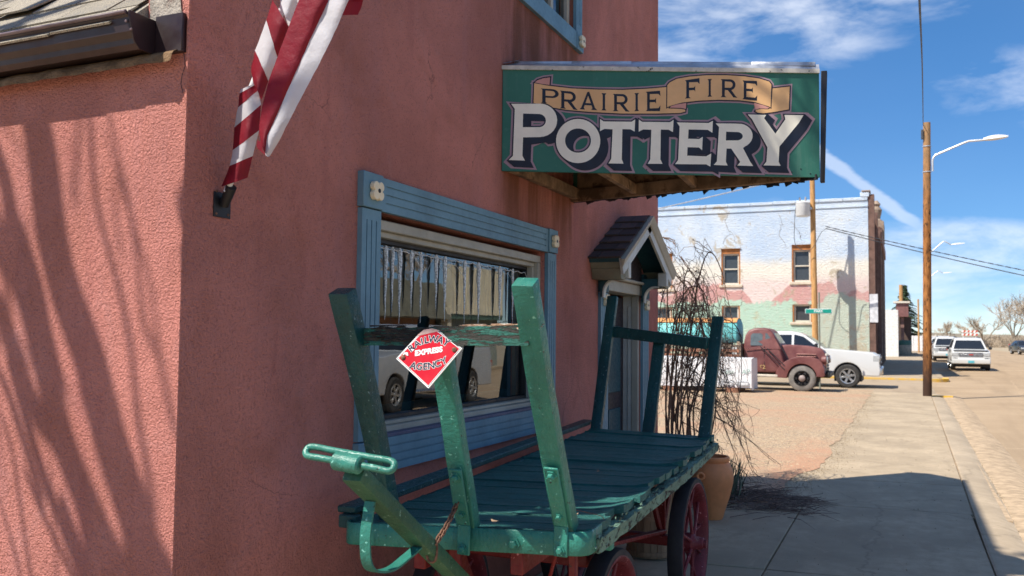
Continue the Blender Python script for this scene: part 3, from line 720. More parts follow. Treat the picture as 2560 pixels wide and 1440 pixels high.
flute(MB(), (dy0 - 0.20, 0.16), (dy0 - 0.004, 1.985), 'z', inset=0.03).build('side_casing', M_BLUE, dr, smooth=0)
flute(MB(), (dy1 + 0.004, 0.16), (dy1 + 0.215, 1.985), 'z', inset=0.03).build('side_casing', M_BLUE, dr, smooth=0)
for a, c in ((dy0 - 0.205, dy0 - 0.002), (dy1 + 0.002, dy1 + 0.22)):
    MB().box((WX - 0.002, a, 0.0), (WX + 0.034, c, 0.155)).build('plinth_block', M_BLUE, dr, bevel=0.003)
    MB().box((WX - 0.002, a, 1.99), (WX + 0.032, c, 2.22)).build('bracket_backing', M_TEAL, dr, bevel=0.003)
rosette(dr, dy0 - 0.095, 1.925, 0.058, PX, 0.03); rosette(dr, dy1 + 0.10, 1.925, 0.058, PX, 0.03)
# --- little gabled hood over the door
hood = thing('door_hood', None, None, (WX, 7.73, 2.3)); hood.parent = shop; hood.location = Vector((WX, 7.73, 2.3)) - Vector((-4.5, 5.6, 0))
HY, HZ, HW, HP, HE = 7.575, 2.690, 0.860, 0.250, 2.245       # ridge y, ridge z, half width, projection, eave z
hs = (HZ - HE) / HW; hc = 1 / math.sqrt(1 + hs*hs)
def hp(side, s, x, h=0.0):           # s metres down the slope from the ridge
    return Vector((x, HY + side*(s*hc + h*hs*hc), HZ - s*hs*hc + h*hc))
HL = HW / hc
for side in (-1, 1):
    MB().hexa([hp(side, 0.0, WX, -0.035), hp(side, HL, WX, -0.035), hp(side, HL, WX + HP, -0.035), hp(side, 0.0, WX + HP, -0.035)], [hp(side, 0.0, WX, -0.002), hp(side, HL, WX, -0.002), hp(side, HL, WX + HP, -0.002), hp(side, 0.0, WX + HP, -0.002)]).build('hood_deck', M_TEAL, hood, smooth=0)
    rows = 6
    for r in range(rows):
        s1 = HL*(r + 1)/rows + 0.03; s0 = max(0.0, s1 - HL/rows*1.45); x = WX + 0.004; k = 0
        while x < WX + HP + 0.02:
            w = shr.uniform(0.12, 0.19) if not (k == 0 and r % 2) else shr.uniform(0.07, 0.10)
            x1 = min(x + w, WX + HP + 0.03); k += 1
            if WX + HP + 0.03 - x1 < 0.05: x1 = WX + HP + 0.03
            l0, l1 = 0.004, 0.024 + shr.uniform(0, 0.006); j = shr.uniform(-0.006, 0.006)
            MB().hexa([hp(side, s0, x, l0-.003), hp(side, s1 + j, x, l1 - 0.016), hp(side, s1 + j, x1 - .005, l1 - 0.016), hp(side, s0, x1 - .005, l0-.003)], [hp(side, s0, x, l0 + 0.002), hp(side, s1 + j, x, l1), hp(side, s1 + j, x1 - .005, l1), hp(side, s0, x1 - .005, l0 + 0.002)]).build('shingle', M_HSHING, hood, smooth=0)
            x = x1
    # bargeboard on the gable: flat board and a crown moulding over it
    MB().hexa([hp(side, 0.0, WX + HP, -0.145), hp(side, HL, WX + HP, -0.145), hp(side, HL, WX + HP + 0.022, -0.145), hp(side, 0.0, WX + HP + 0.022, -0.145)], [hp(side, 0.0, WX + HP, -0.004), hp(side, HL, WX + HP, -0.004), hp(side, HL, WX + HP + 0.022, -0.004), hp(side, 0.0, WX + HP + 0.022, -0.004)]).build('bargeboard', M_GREYP, hood, smooth=0)
    MB().hexa([hp(side, 0.0, WX + HP + 0.022, -0.075), hp(side, HL + .02, WX + HP + 0.022, -0.075), hp(side, HL + .02, WX + HP + 0.034, -0.065), hp(side, 0.0, WX + HP + 0.034, -0.065)], [hp(side, 0.0, WX + HP + 0.022, -0.003), hp(side, HL + .02, WX + HP + 0.022, -0.003), hp(side, HL + .02, WX + HP + 0.06, -0.003), hp(side, 0.0, WX + HP + 0.06, -0.003)]).build('rake_moulding', M_SASH, hood, smooth=0)
    ye = HY + side*HW
    eb = MB(); eb.prism([(0, 0.0), (0.028, 0.0), (0.05, 0.055), (0.065, 0.06), (0.068, 0.085), (0, 0.085)], lambda a, c, q: (q, ye + side*(a - 0.075), HE - 0.075 + c), WX + 0.002, WX + HP - 0.002); eb.build('crown_moulding', M_OLIVE, hood, smooth=30)
    eb = MB(); eb.hexa([(WX + 0.002, ye - side*0.075, HE - 0.165), (WX + HP - 0.002, ye - side*0.075, HE - 0.165), (WX + HP - 0.002, ye - side*0.19, HE - 0.165), (WX + 0.002, ye - side*0.19, HE - 0.165)], [(WX + 0.002, ye - side*0.05, HE - 0.076), (WX + HP - 0.002, ye - side*0.05, HE - 0.076), (WX + HP - 0.002, ye - side*0.19, HE - 0.076), (WX + 0.002, ye - side*0.19, HE - 0.076)]); eb.build('eave_box', M_OLIVE, hood, bevel=0.004)
    yb2 = HY + side*(HW - 0.20)
    # scrolled bracket under the eave
    KB = 0.62
    bp = [(0.0, -0.36), (0.03, -0.36)] + [(0.03 + 0.19*(1 - math.cos(rad(a))), -0.30 + 0.19*math.sin(rad(a))) for a in range(0, 91, 10)] + [(0.30, -0.11)] + [(0.335 + 0.04*math.cos(rad(a)), -0.10 + 0.04*math.sin(rad(a))) for a in range(200, 420, 20)] + [(0.40, -0.03), (0.40, 0.0), (0.0, 0.0)]
    MB().prism(bp, lambda a, c, q: (WX + 0.03 + a*KB*.9, q, HE - 0.075 + c*KB), yb2 - 0.025 - 0.03*side, yb2 + 0.025 - 0.03*side).build('bracket', M_TEAL, hood, smooth=30)
    be = MB()
    path = [(0.045, -0.36)] + [(0.045 + 0.185*(1 - math.cos(rad(a))), -0.30 + 0.185*math.sin(rad(a))) for a in range(0, 91, 15)] + [(0.30, -0.118)]
    for i in range(len(path) - 1):
        be.bar((WX + 0.03 + path[i][0]*KB*.9, yb2 - 0.03*side, HE - 0.082 + path[i][1]*KB), (WX + 0.03 + path[i+1][0]*KB*.9, yb2 - 0.03*side, HE - 0.082 + path[i+1][1]*KB), 0.064, 0.012, up=(0.3, 0, 1))
    be.build('bracket_edge', M_GREYP, hood, smooth=0)
    MB().box((WX + HP - 0.06, yb2 - 0.035 - 0.03*side, HE - 0.15), (WX + HP + 0.026, yb2 + 0.035 - 0.03*side, HE - 0.02)).build('post_block', M_GREYP, hood, bevel=0.006)
MB().prism([(HY - HW + 0.20, 2.145), (HY + HW - 0.20, 2.145), (HY + HW - 0.20, HE + 0.06), (HY, HZ - 0.07), (HY - HW + 0.20, HE + 0.06)], lambda a, c, q: (q, a, c), WX + 0.001, WX + 0.014).build('tympanum', M_DOORDARK, hood, smooth=0)
np_ = MB().box((WX + 0.0145, 7.22, 2.20), (WX + 0.022, 7.44, 2.345)).build('number_plate', mat('white_plate_paint', (0.8, 0.8, 0.76), 0.5), hood, bevel=0.002)
vs, fs = text2d('127', 0.12)
nn = MB(); nn.add([(WX + 0.0235, 7.33 + a, 2.272 + c) for a, c in vs], fs); nn.build('house_number', M_BLACK, hood, smooth=0, recalc=False)
# --- hanging glass-like icicle garland inside the window
t = NT('icicle_glass'); t.vec = t.tc.outputs['Object']
nz = t.noise(90, 3, 0.6)
trn = t.n.new('ShaderNodeBsdfTransparent'); trn.inputs[0].default_value = (0.75, 0.8, 0.8, 1)
t.fin((0.92, 0.95, 0.93), 0.25, 0, t.bump(nz, 1.0, 0.01), 0.8)
mx = t.n.new('ShaderNodeMixShader'); t.link(t.rng(nz, 0.35, 0.6, 0.45, 1.0), mx.inputs[0]); t.link(trn.outputs[0], mx.inputs[1]); t.link(t.b.outputs[0], mx.inputs[2]); t.link(mx.outputs[0], t.out.inputs[0])
M_ICICLE = t.m
IX = WX - 0.103
gar = thing('icicle_garland', 'clear plastic icicle garland hung along the top inside the shop window', 'garland', (IX, 4.67, 1.6))
wire = MB(); wire.tube([(IX - 0.004, GY0 + (GY1-GY0)*i/60, GZ1 - 0.02 - 0.012*abs(math.sin(i*0.9))) for i in range(61)], 0.0028, 5); wire.build('wire', mat('white_wire', (0.7, 0.7, 0.68), 0.4), gar)
ir = random.Random(21)
ICE = [(942, 640, 745), (965, 625, 800), (982, 630, 780), (1000, 640, 810), (1029, 640, 776), (1053, 620, 808), (1091, 640, 773), (1113, 635, 803), (1162, 650, 808), (1197, 652, 814), (1250, 660, 812), (1282, 665, 818)]
for (px, py0, py1) in ICE:
    a = onx(px, py0, IX); c = onx(px, py1, IX); n = 16; ln = a.z - c.z; zt = GZ1 - 0.012
    ln = max(0.12, min(zt - c.z, 0.62)); w = ir.uniform(0.010, 0.015); ph = ir.uniform(0, 6)
    pts = [(IX + 0.001*math.sin(ph + i*1.3), a.y + 0.0012*math.cos(ph + i*1.1), zt - ln*i/n) for i in range(n + 1)]
    rs = [max(0.0012, w*(1 - (i/n))**0.75*(0.92 + 0.16*abs(math.sin(ph + i*1.9))) * (0.45 if i == 0 else 1)) for i in range(n + 1)]
    MB().tube(pts, rs, 7).build('icicle', M_ICICLE, gar)
cw = MB()
for k in range(26):
    y = GY0 + (GY1 - GY0)*ir.random(); z = GZ1 - 0.02
    cw.tube(smoothpath([(IX, y, z), (IX + ir.uniform(-.02, .01), y + ir.uniform(-.05, .05), z - 0.03), (IX, y + ir.uniform(-.1, .1), z - ir.uniform(.03, .10))], 4), 0.0014, 4)
cw.build('loose_wire', mat('white_wire', (0.7, 0.7, 0.68), 0.4), gar, kind='stuff')
# ================================================================== PROJECTING V-SHAPED SIGN
t = NT('sign_green_enamel'); a = t.noise(1.6, 4, 0.6); g = t.noise(24, 4, 0.6)
c = t.mix(t.rng(a, 0.3, 0.7), (0.024, 0.135, 0.098), (0.036, 0.170, 0.122)); c = t.mix(t.rng(g, 0.55, 0.8, 0, 0.35), c, (0.08, 0.23, 0.175)); c = t.mix(t.math('MULTIPLY', t.rng(t.noise(3.0, 5, 0.65, 0.4, vec=t.mapped((5, 5, 0.5))), 0.55, 0.75), 0.35), c, (0.10, 0.20, 0.16))
M_SGREEN = t.fin(c, 0.55, 0, t.bump(g, 0.08, 0.002), 0.4)
M_SWHITE = mat('sign_white_lettering', (0.86, 0.82, 0.68), 0.5, var=0.07)
M_SNAVY = mat('sign_navy_lettering', (0.005, 0.008, 0.020), 0.5, var=0.15)
M_SPINK = mat('sign_lilac_outline', (0.36, 0.24, 0.28), 0.55, var=0.08)
M_STAN = mat('sign_ribbon_tan', (0.74, 0.44, 0.20), 0.55, var=0.08)
M_SROSE = mat('sign_ribbon_rose', (0.60, 0.29, 0.24), 0.55, var=0.08)
M_ZINC = mat('dented_zinc_flashing', (0.55, 0.56, 0.58), 0.42, 0.7, var=0.2, vscale=9, bump=0.3, bscale=14, bdist=0.006, col2=(0.30, 0.27, 0.24), c2=(0.58, 0.72))
M_PEEL = mat('peeling_white_edge_paint', (0.55, 0.53, 0.47), 0.8, var=0.15, vscale=20, col2=(0.05, 0.045, 0.04), c2=(0.60, 0.66), c2scale=26)
SA, ST = Vector((-2.297, 5.005, 0)), Vector((-0.447, 5.66, 0)); SB = Vector((-2.297, 6.355, 0))
SZ0, SZ1, SAG = 2.656, 3.306, 0.050
sdir = (ST - SA).normalized(); SLEN = (ST - SA).length; snrm = Vector((sdir.y, -sdir.x, 0))     # towards the camera side
sdirb = (ST - SB).normalized(); snrmb = Vector((-sdirb.y, sdirb.x, 0))
sign = thing('shop_sign', 'green V-shaped hand-lettered pottery sign projecting from the stucco wall', 'sign', (-1.7, 5.67, 2.65))
def sgn(u, z, d=0.0): return SA + sdir*u + snrm*d + Vector((0, 0, z - SAG*u/SLEN))
def sgb(u, z, d=0.0): return SB + sdirb*u + snrmb*d + Vector((0, 0, z - SAG*u/SLEN))
pn = MB(); pn.hexa([sgn(0, SZ0), sgn(SLEN, SZ0), sgn(SLEN, SZ0, -0.018), sgn(0, SZ0, -0.018)], [sgn(0, SZ1), sgn(SLEN, SZ1), sgn(SLEN, SZ1, -0.018), sgn(0, SZ1, -0.018)]); pn.build('front_panel', M_SGREEN, sign, bevel=0.002)
pn = MB(); pn.hexa([sgb(0, SZ0), sgb(SLEN - 0.02, SZ0), sgb(SLEN - 0.02, SZ0, -0.018), sgb(0, SZ0, -0.018)], [sgb(0, SZ1), sgb(SLEN - 0.02, SZ1), sgb(SLEN - 0.02, SZ1, -0.018), sgb(0, SZ1, -0.018)]); pn.build('back_panel', M_SGREEN, sign, bevel=0.002)
MB().hexa([ST + Vector((0.0, -0.008, SZ0 - SAG - 0.03)), ST + Vector((0.026, 0.0, SZ0 - SAG - 0.03)), ST + Vector((0.026, 0.035, SZ0 - SAG - 0.03)), ST + Vector((0.0, 0.035, SZ0 - SAG - 0.03))], [ST + Vector((0.012, -0.008, SZ1 - SAG + 0.012)), ST + Vector((0.046, 0.0, SZ1 - SAG + 0.012)), ST + Vector((0.046, 0.035, SZ1 - SAG + 0.012)), ST + Vector((0.012, 0.035, SZ1 - SAG + 0.012))]).build('nose_trim', M_BLACK, sign, bevel=0.003)
# lid: metal sheet rising to a ridge against the wall, white edge strip and a folded flashing
MB().hexa([sgn(-0.005, SZ1 - 0.002, 0.012), sgn(SLEN, SZ1 - 0.002, 0.012), sgn(SLEN, SZ1 - 0.002, 0.0005), sgn(-0.005, SZ1 - 0.002, 0.0005)], [sgn(-0.005, SZ1 + 0.024, 0.012), sgn(SLEN, SZ1 + 0.024, 0.012), sgn(SLEN, SZ1 + 0.024, 0.0005), sgn(-0.005, SZ1 + 0.024, 0.0005)]).build('edge_strip', M_PEEL, sign)
lid = MB()
ap = (SA + SB) / 2
r0, r1 = Vector((-2.297, 5.19, SZ1 + 0.095)), ST + Vector((0, 0, SZ1 - SAG + 0.055))
b0, b1 = sgn(0, SZ1 + 0.024, 0.008), sgn(SLEN, SZ1 + 0.024, 0.008)
def lidf(u, v):
    p = b0.lerp(b1, u).lerp(r0.lerp(r1, u), v); p.z += 0.004*noise.noise((u*7, v*5, 0)); return p
lid.grid(lidf, 24, 4)
r2 = Vector((-2.297, 6.2, SZ1 + 0.09)); c0, c1 = sgb(0, SZ1 + 0.02, 0.006), sgb(SLEN - .02, SZ1 + 0.02, 0.006)
lid.add([r0, r1, r2], [(0, 1, 2)]); lid.add([r2, r1, c1, c0], [(0, 1, 2, 3)])
lid.build('metal_lid', M_ZINC, sign, recalc=False)
fl = MB()
for k in range(5):
    a, c = k/5*0.985, (k + 1)/5*0.985 + 0.004
    p, q = r0.lerp(r1, a), r0.lerp(r1, c); dz = Vector((0, 0, 0.014 + 0.002*k % 0.003))
    fl.hexa([p - Vector((0, .012, .012)), q - Vector((0, .012, .012)), q + Vector((0, .01, -.006)), p + Vector((0, .01, -.006))], [p + dz, q + dz, q + dz + Vector((0, .01, 0)), p + dz + Vector((0, .01, 0))])
fl.build('folded_flashing', M_ZINC, sign, bevel=0.001)
sf = MB()
def sff(u, v):
    p = Vector((-2.294, 5.0 + 0.20*u, SZ1 + 0.026 + 0.075*u)) + Vector((0.035*v, -0.012*v, 0.012 - 0.004*v)); p.z += 0.006*noise.noise((u*6, v*4, 0)); return p
sf.grid(sff, 14, 4); sf.build('crumpled_wall_flashing', M_ZINC, sign)
# open timber frame underneath
def beam(p, q, w, h, name='brace'): return MB().bar(p, q, w, h).build(name, M_WOODBARE, sign, bevel=0.003)
zb = SZ0 + 0.045
beam(Vector((-2.26, 5.06, zb)), Vector((-2.26, 6.30, zb)), 0.045, 0.085, 'wall_plate')
beam(sgb(0.02, zb - 0.012, -0.045), sgb(SLEN - 0.1, zb - 0.012, -0.045), 0.04, 0.09, 'bottom_rail')
beam(sgn(0.06, zb + 0.01, -0.045), sgn(SLEN - 0.1, zb + 0.01, -0.045), 0.04, 0.09, 'bottom_rail')
for u in (0.62, 1.12): beam(sgn(u, zb, -0.07), sgb(u, zb - 0.01, -0.07), 0.04, 0.07)
for u in (0.04, 0.62, 1.12): beam(sgb(u, zb + 0.03, -0.045), sgb(u, SZ1, -0.045), 0.05, 0.04, 'upright')
MB().hexa([sgn(0.03, SZ1 - 0.02, -0.03), sgn(SLEN - .1, SZ1 - 0.02, -0.03), sgb(SLEN - .1, SZ1 - 0.02, -0.03), sgb(0.03, SZ1 - 0.02, -0.03)], [sgn(0.03, SZ1 - 0.008, -0.03), sgn(SLEN - .1, SZ1 - 0.008, -0.03), sgb(SLEN - .1, SZ1 - 0.008, -0.03), sgb(0.03, SZ1 - 0.008, -0.03)]).build('inner_deck', M_WOODBARE, sign, smooth=0)
MB().hexa([sgb(0.05, SZ0 + 0.02, -0.024), sgb(SLEN - .1, SZ0 + 0.02, -0.024), sgb(SLEN - .1, SZ0 + 0.02, -0.021), sgb(0.05, SZ0 + 0.02, -0.021)], [sgb(0.05, SZ1 - .03, -0.024), sgb(SLEN - .1, SZ1 - .03, -0.024), sgb(SLEN - .1, SZ1 - .03, -0.021), sgb(0.05, SZ1 - .03, -0.021)]).build('inner_lining', M_WOODBARE, sign, smooth=0)
rg = MB(); rr = random.Random(4)
for i in range(46):
    u = SLEN*i/46; rg.hexa([sgb(u, SZ0 - 0.012 - rr.random()**3*0.03, 0.001), sgb(u + SLEN/46, SZ0 - 0.012 - rr.random()**3*0.02, 0.001), sgb(u + SLEN/46, SZ0 - 0.012, -0.02), sgb(u, SZ0 - 0.012, -0.02)], [sgb(u, SZ0 + 0.02, 0.001), sgb(u + SLEN/46, SZ0 + 0.02, 0.001), sgb(u + SLEN/46, SZ0 + 0.02, -0.02), sgb(u, SZ0 + 0.02, -0.02)])
rg.build('ragged_tar_edge', M_BLACK, sign, smooth=0)
# ---- painted lettering, laid on the front panel in thin coats
def suv(zx, zy):                       # enlarged-photo reading -> place on the panel
    d = _ray(1220 + zx/2.8444, 100 + zy/2.8444); k = (SA - CAM).dot(snrm) / d.dot(snrm); p = CAM + d*k - SA
    return (p.dot(sdir), p.z + SAG*p.dot(sdir)/SLEN)
def grow(poly, d):
    n = len(poly); ar = sum(poly[i][0]*poly[(i+1) % n][1] - poly[(i+1) % n][0]*poly[i][1] for i in range(n))
    s = 1 if ar > 0 else -1; out = []
    for i in range(n):
        p0, p1, p2 = Vector(poly[i-1]), Vector(poly[i]), Vector(poly[(i+1) % n])
        e0, e1 = (p1 - p0), (p2 - p1)
        if e0.length < 1e-6 or e1.length < 1e-6: out.append(tuple(p1)); continue
        e0.normalize(); e1.normalize(); n0, n1 = Vector((e0.y, -e0.x))*s, Vector((e1.y, -e1.x))*s
        m = n0 + n1
        if m.length < 0.3: m = n0
        m.normalize(); k = max(0.55, m.dot(n0)); out.append(tuple(p1 + m*(d/k)))
    return out
def coat(shapes, depth, m, name, parent=sign, shift=(0, 0), step=0.0):
    """shapes: list of contour groups in enlarged-photo units"""
    b = MB()
    for cg in shapes:
        vs, fs = fill2d([[suv(x + shift[0], y + shift[1]) for x, y in c] for c in cg])
        b.add([sgn(u, z, depth) for u, z in vs], fs)
    return b
def eighth(p, d): return p
LET = {}
LET['P'] = [[(165,456),(372,455)] + arc(372, 573, 120, 118, -90, 90, 14) + [(385,692),(250,694),(245,824),(263,859),(147,855),(178,825),(191,492)], [(250,525),(352,528)] + arc(362, 575, 50, 47, -80, 80, 8) + [(248,622)]]
LET['O'] = [arc(641, 720, 157, 157, 0, 356, 44), arc(640, 717, 92, 86, 0, 352, 32)]
LET['T'] = [[(797,563),(822,581),(1020,583),(1046,566),(1042,653),(1012,637),(955,636),(951,850),(963,881),(856,879),(876,846),(886,637),(828,634),(796,650)]]
LET['T2'] = [[(1072,567),(1096,584),(1294,586),(1319,569),(1314,657),(1284,640),(1228,639),(1225,850),(1240,882),(1134,882),(1153,850),(1161,640),(1103,638),(1071,654)]]
LET['E'] = [[(1342,588),(1568,592),(1598,576),(1594,662),(1562,641),(1425,638),(1422,704),(1500,706),(1526,690),(1521,786),(1499,766),(1418,764),(1415,824),(1550,829),(1586,808),(1580,902),(1550,886),(1329,884),(1351,855),(1362,617)]]
LET['R'] = [[(1618,595),(1745,596)] + arc(1780, 682, 100, 86, -78, 62, 14) + [(1812,770),(1862,866),(1884,898),(1772,894),(1792,868),(1728,774),(1695,774),(1690,866),(1702,894),(1604,890),(1626,864),(1642,622)], [(1692,654),(1755,656)] + arc(1768, 686, 42, 30, -80, 80, 8) + [(1690,716)]]
LET['Y'] = [[(1845,531),(1976,535),(1962,558),(2042,668),(2112,566),(2106,535),(2241,537),(2208,592),(2070,760),(2065,868),(2079,896),(1957,893),(1978,866),(1985,765),(1876,566)]]
order = ['P', 'O', 'T', 'T2', 'E', 'R', 'Y']
def grown(cg, d): return [grow(cg[0], d)] + [grow(c, -d) for c in cg[1:]]
NS = 11; DX_, DY_ = 50, 43
pink, navy = MB(), MB()
def put(b, cg, depth, sx=0, sy=0):
    vs, fs = fill2d([[suv(x + sx, y + sy) for x, y in c] for c in cg]); b.add([sgn(u, z, depth) for u, z in vs], fs)
dpt = 0.0008
# ribbon shapes
R1 = [(322,452),(327,306),(440,326),(600,344),(780,352),(960,354),(1130,346),(1272,334),(1272,478),(1300,486),(1370,486),(1404,497),(1404,512),(1365,522),(1200,526),(950,526),(720,514),(560,500),(440,480)]
R1b = [(328,304),(352,284),(395,270),(445,264),(440,324),(380,316)]
R2 = [(1273,322),(1290,302),(1340,276),(1430,260),(1560,250),(1690,250),(1820,258),(1930,274),(2000,296),(2016,318),(2010,484),(1990,474),(1900,446),(1790,432),(1640,428),(1500,434),(1380,448),(1300,470),(1271,482)]
R2a = [(1412,446),(1408,494),(1370,486),(1290,484),(1300,470),(1340,458)]
R2b = [(1888,446),(1960,464),(2004,482),(1985,492),(1930,490),(1896,500)]
R3 = [(2021,344),(2146,330),(2140,496),(2040,514),(1960,524),(1915,520),(1897,508),(1904,496),(1940,490),(1990,492),(2012,482)]
for r in (R1, R1b, R2, R3): put(pink, [grow(r, 17)], dpt); dpt += 0.00012
for k in range(NS + 1):
    f = k/NS
    for L_ in order: put(pink, grown(LET[L_], 23), dpt, DX_*f, DY_*f); dpt += 0.00002
dpt += 0.0003
for r in (R1, R1b, R3, R2): put(navy, [grow(r, 6)], dpt); dpt += 0.00012
tan, rose, slet = MB(), MB(), MB()
dpt += 0.0003
for r in (R1b, R2a, R2b): put(rose, [grow(r, -3)], dpt); dpt += 0.0001
put(tan, [grow(R1, -2)], dpt); dpt += 0.0001
for r in (R3,): put(tan, [grow(r, -2)], dpt); dpt += 0.0001
navy2 = MB(); put(navy2, [grow(R2, 5)], dpt); dpt += 0.0003
put(navy2, [grow(R2a, 5)], dpt - 0.0002)
put(rose, [grow(R2a, -2)], dpt); put(rose, [grow(R2b, -2)], dpt); put(tan, [grow(R2, -2)], dpt + 0.0001); dpt += 0.0004
GL = {
 'I': [[(0,0),(1,0),(.74,.1),(.74,.9),(1,1),(0,1),(.26,.9),(.26,.1)]],
 'P': [[(0,0),(.36,0),(.26,.08),(.26,.38),(.6,.38)] + arc(.62,.69,.36,.31,-85,85,8) + [(.6,1),(0,1),(.08,.92),(.08,.08)], [(.26,.51),(.58,.51)] + arc(.60,.69,.19,.18,-80,80,6) + [(.26,.88)]],
 'R': [[(0,0),(.36,0),(.26,.08),(.26,.40),(.44,.40),(.76,.05),(.78,0),(1.06,-.02),(.92,.10),(.68,.40)] + arc(.60,.70,.34,.30,-62,85,8) + [(.58,1),(0,1),(.08,.92),(.08,.08)], [(.26,.53),(.56,.53)] + arc(.58,.70,.18,.17,-80,80,6) + [(.26,.88)]],
 'A': [[(-.04,0),(.30,0),(.22,.1),(.28,.25),(.70,.25),(.76,.1),(.68,0),(1.06,0),(.92,.12),(.56,1.03),(.44,1.0),(.07,.12)], [(.33,.37),(.66,.37),(.49,.80)]],
 'E': [[(0,0),(.97,-.03),(1,.27),(.86,.13),(.27,.13),(.27,.45),(.62,.45),(.7,.37),(.7,.67),(.62,.58),(.27,.58),(.27,.87),(.86,.87),(1,.75),(.97,1.03),(0,1),(.09,.92),(.09,.08)]],
 'F': [[(0,0),(.40,0),(.28,.08),(.28,.43),(.62,.43),(.7,.34),(.7,.66),(.62,.57),(.28,.57),(.28,.87),(.86,.85),(1,.73),(.99,1.06),(0,1),(.09,.92),(.09,.08)]]}
WORDS = [('P',376,350,506,452,4),('R',512,366,632,492,5),('A',656,372,770,497,3),('I',806,380,842,502,1),('R',888,386,1000,508,1),('I',1040,379,1074,507,-1),('E',1122,368,1226,505,-2),('F',1400,284,1504,414,-4),('I',1560,279,1592,405,-1),('R',1654,281,1766,409,1),('E',1808,293,1914,426,4)]
for (g, x0, y0, x1, y1, sh) in WORDS:
    slet = MB(); put(slet, [[(x0 + a*(x1-x0), y1 - b_*(y1-y0) + sh*2*(a - 0.5)) for a, b_ in c] for c in GL[g]], dpt); slet.build('ribbon_letter', M_SNAVY, sign, smooth=0, recalc=False)
dpt += 0.0003
for k in range(NS, -1, -1):
    f = k/NS
    for L_ in order: put(navy2, grown(LET[L_], 9), dpt, DX_*f, DY_*f); dpt += 0.00002
dpt += 0.0003
pink.build('lilac_outline', M_SPINK, sign, smooth=0, recalc=False); navy.build('ribbon_outline', M_SNAVY, sign, smooth=0, recalc=False)
tan.build('tan_ribbon', M_STAN, sign, smooth=0, recalc=False); rose.build('ribbon_fold', M_SROSE, sign, smooth=0, recalc=False)
navy2.build('letter_block_shade', M_SNAVY, sign, smooth=0, recalc=False)
for L_ in order:
    wl_ = MB(); put(wl_, LET[L_], dpt); wl_.build('letter', M_SWHITE, sign, smooth=0, recalc=False)
for (zx, zy) in ((1128, 922), (1975, 938), (2160, 940), (2225, 917), (2292, 950)):
    u, z = suv(zx, zy); MB().lathe([(0.004, 0), (0.003, 0.002), (0, 0.0025)], 8, Matrix.Translation(sgn(u, z, 0.001)) @ snrm.to_track_quat('Z', 'Y').to_matrix().to_4x4()).build('panel_screw', M_BLACK, sign)
# ================================================================== RAILWAY BAGGAGE CART
def m_cartpaint(name, col, wear, wood, at=(0.60, 0.66), scale=9.0, stretch=(1, 1, 1), rough=0.35, bumps=0.5):
    t = NT(name); v = t.mapped(stretch)
    a = t.noise(4.0, 5, 0.6, vec=v); b = t.noise(42, 5, 0.65, vec=v); w = t.noise(scale, 7, 0.7, 0.5, vec=v); f = t.noise(120, 2, 0.5, vec=v); lump = t.noise(16, 4, 0.6, 0.6, vec=v); run = t.noise(9, 5, 0.65, vec=t.mapped((6, 6, 0.8), vec=v))
    c = t.mix(t.rng(a, 0.3, 0.7), tuple(x*0.75 for x in col), tuple(x*1.2 for x in col))
    c = t.mix(t.rng(t.noise(48, 3, 0.6, vec=v), 0.665, 0.70), c, tuple(min(1, x*2.0 + 0.16) for x in col)); c = t.mix(t.rng(t.noise(34, 4, 0.65, vec=t.mapped(loc=(5, 3, 1), vec=v)), 0.665, 0.70), c, (0.02, 0.028, 0.022))
    c = t.mix(t.math('MULTIPLY', t.rng(run, 0.52, 0.72), 0.45), c, tuple(x*0.50 for x in col)); c = t.mix(t.math('MULTIPLY', t.rng(run, 0.42, 0.26), 0.35), c, tuple(min(1, x*1.5 + .02) for x in col))
    ch = t.rng(w, *at)
    c = t.mix(t.math('MULTIPLY', ch, wear), c, wood)
    h = t.math('SUBTRACT', t.math('ADD', t.math('MULTIPLY', b, 0.7), t.math('MULTIPLY', f, 0.25)), t.math('MULTIPLY', ch, 0.5*wear)); h = t.math('ADD', h, t.math('ADD', t.math('MULTIPLY', lump, 0.8), t.math('MULTIPLY', run, 0.5)))
    return t.fin(c, t.rng(b, 0.3, 0.7, rough - 0.1, rough + 0.2), 0, t.bump(h, min(1, bumps*1.5), 0.008), 0.38)
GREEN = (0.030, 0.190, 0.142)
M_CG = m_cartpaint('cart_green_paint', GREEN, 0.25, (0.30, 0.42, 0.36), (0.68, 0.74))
M_CGD = m_cartpaint('cart_shaded_green_paint', (0.010, 0.066, 0.064), 0.35, (0.16, 0.25, 0.24), (0.72, 0.78))  # cart green darkened: shade put into the colour of stakes, rails, sills
M_CDECK = m_cartpaint('cart_deck_paint', (0.026, 0.150, 0.132), 0.7, (0.012, 0.020, 0.020), (0.60, 0.68), 7, (1.2, 7, 7), 0.42, 0.9)
M_CEDGE = m_cartpaint('cart_peeling_edge', (0.15, 0.26, 0.19), 1.0, (0.018, 0.018, 0.014), (0.53, 0.60), 11, (4, 1.2, 3), 0.6, 1.0)
M_CROT = m_cartpaint('split_weathered_rail', (0.028, 0.15, 0.115), 0.95, (0.05, 0.042, 0.036), (0.47, 0.53), 7, (1, 6, 9), 0.6, 1.0)
M_ROTD = mat('charred_split_wood', (0.020, 0.018, 0.017), 0.65, var=0.7, vscale=40, bump=1.0, bscale=45, bdist=0.012, stretch=(1, 1, 4), col2=(0.16, 0.14, 0.12), c2=(0.60, 0.70), c2scale=30)
M_ROTL = mat('bleached_split_wood', (0.46, 0.27, 0.16), 0.8, var=0.4, vscale=30, bump=0.9, bscale=50, bdist=0.008, stretch=(1, 1, 4), col2=(0.62, 0.56, 0.48), c2=(0.5, 0.6), c2scale=30)
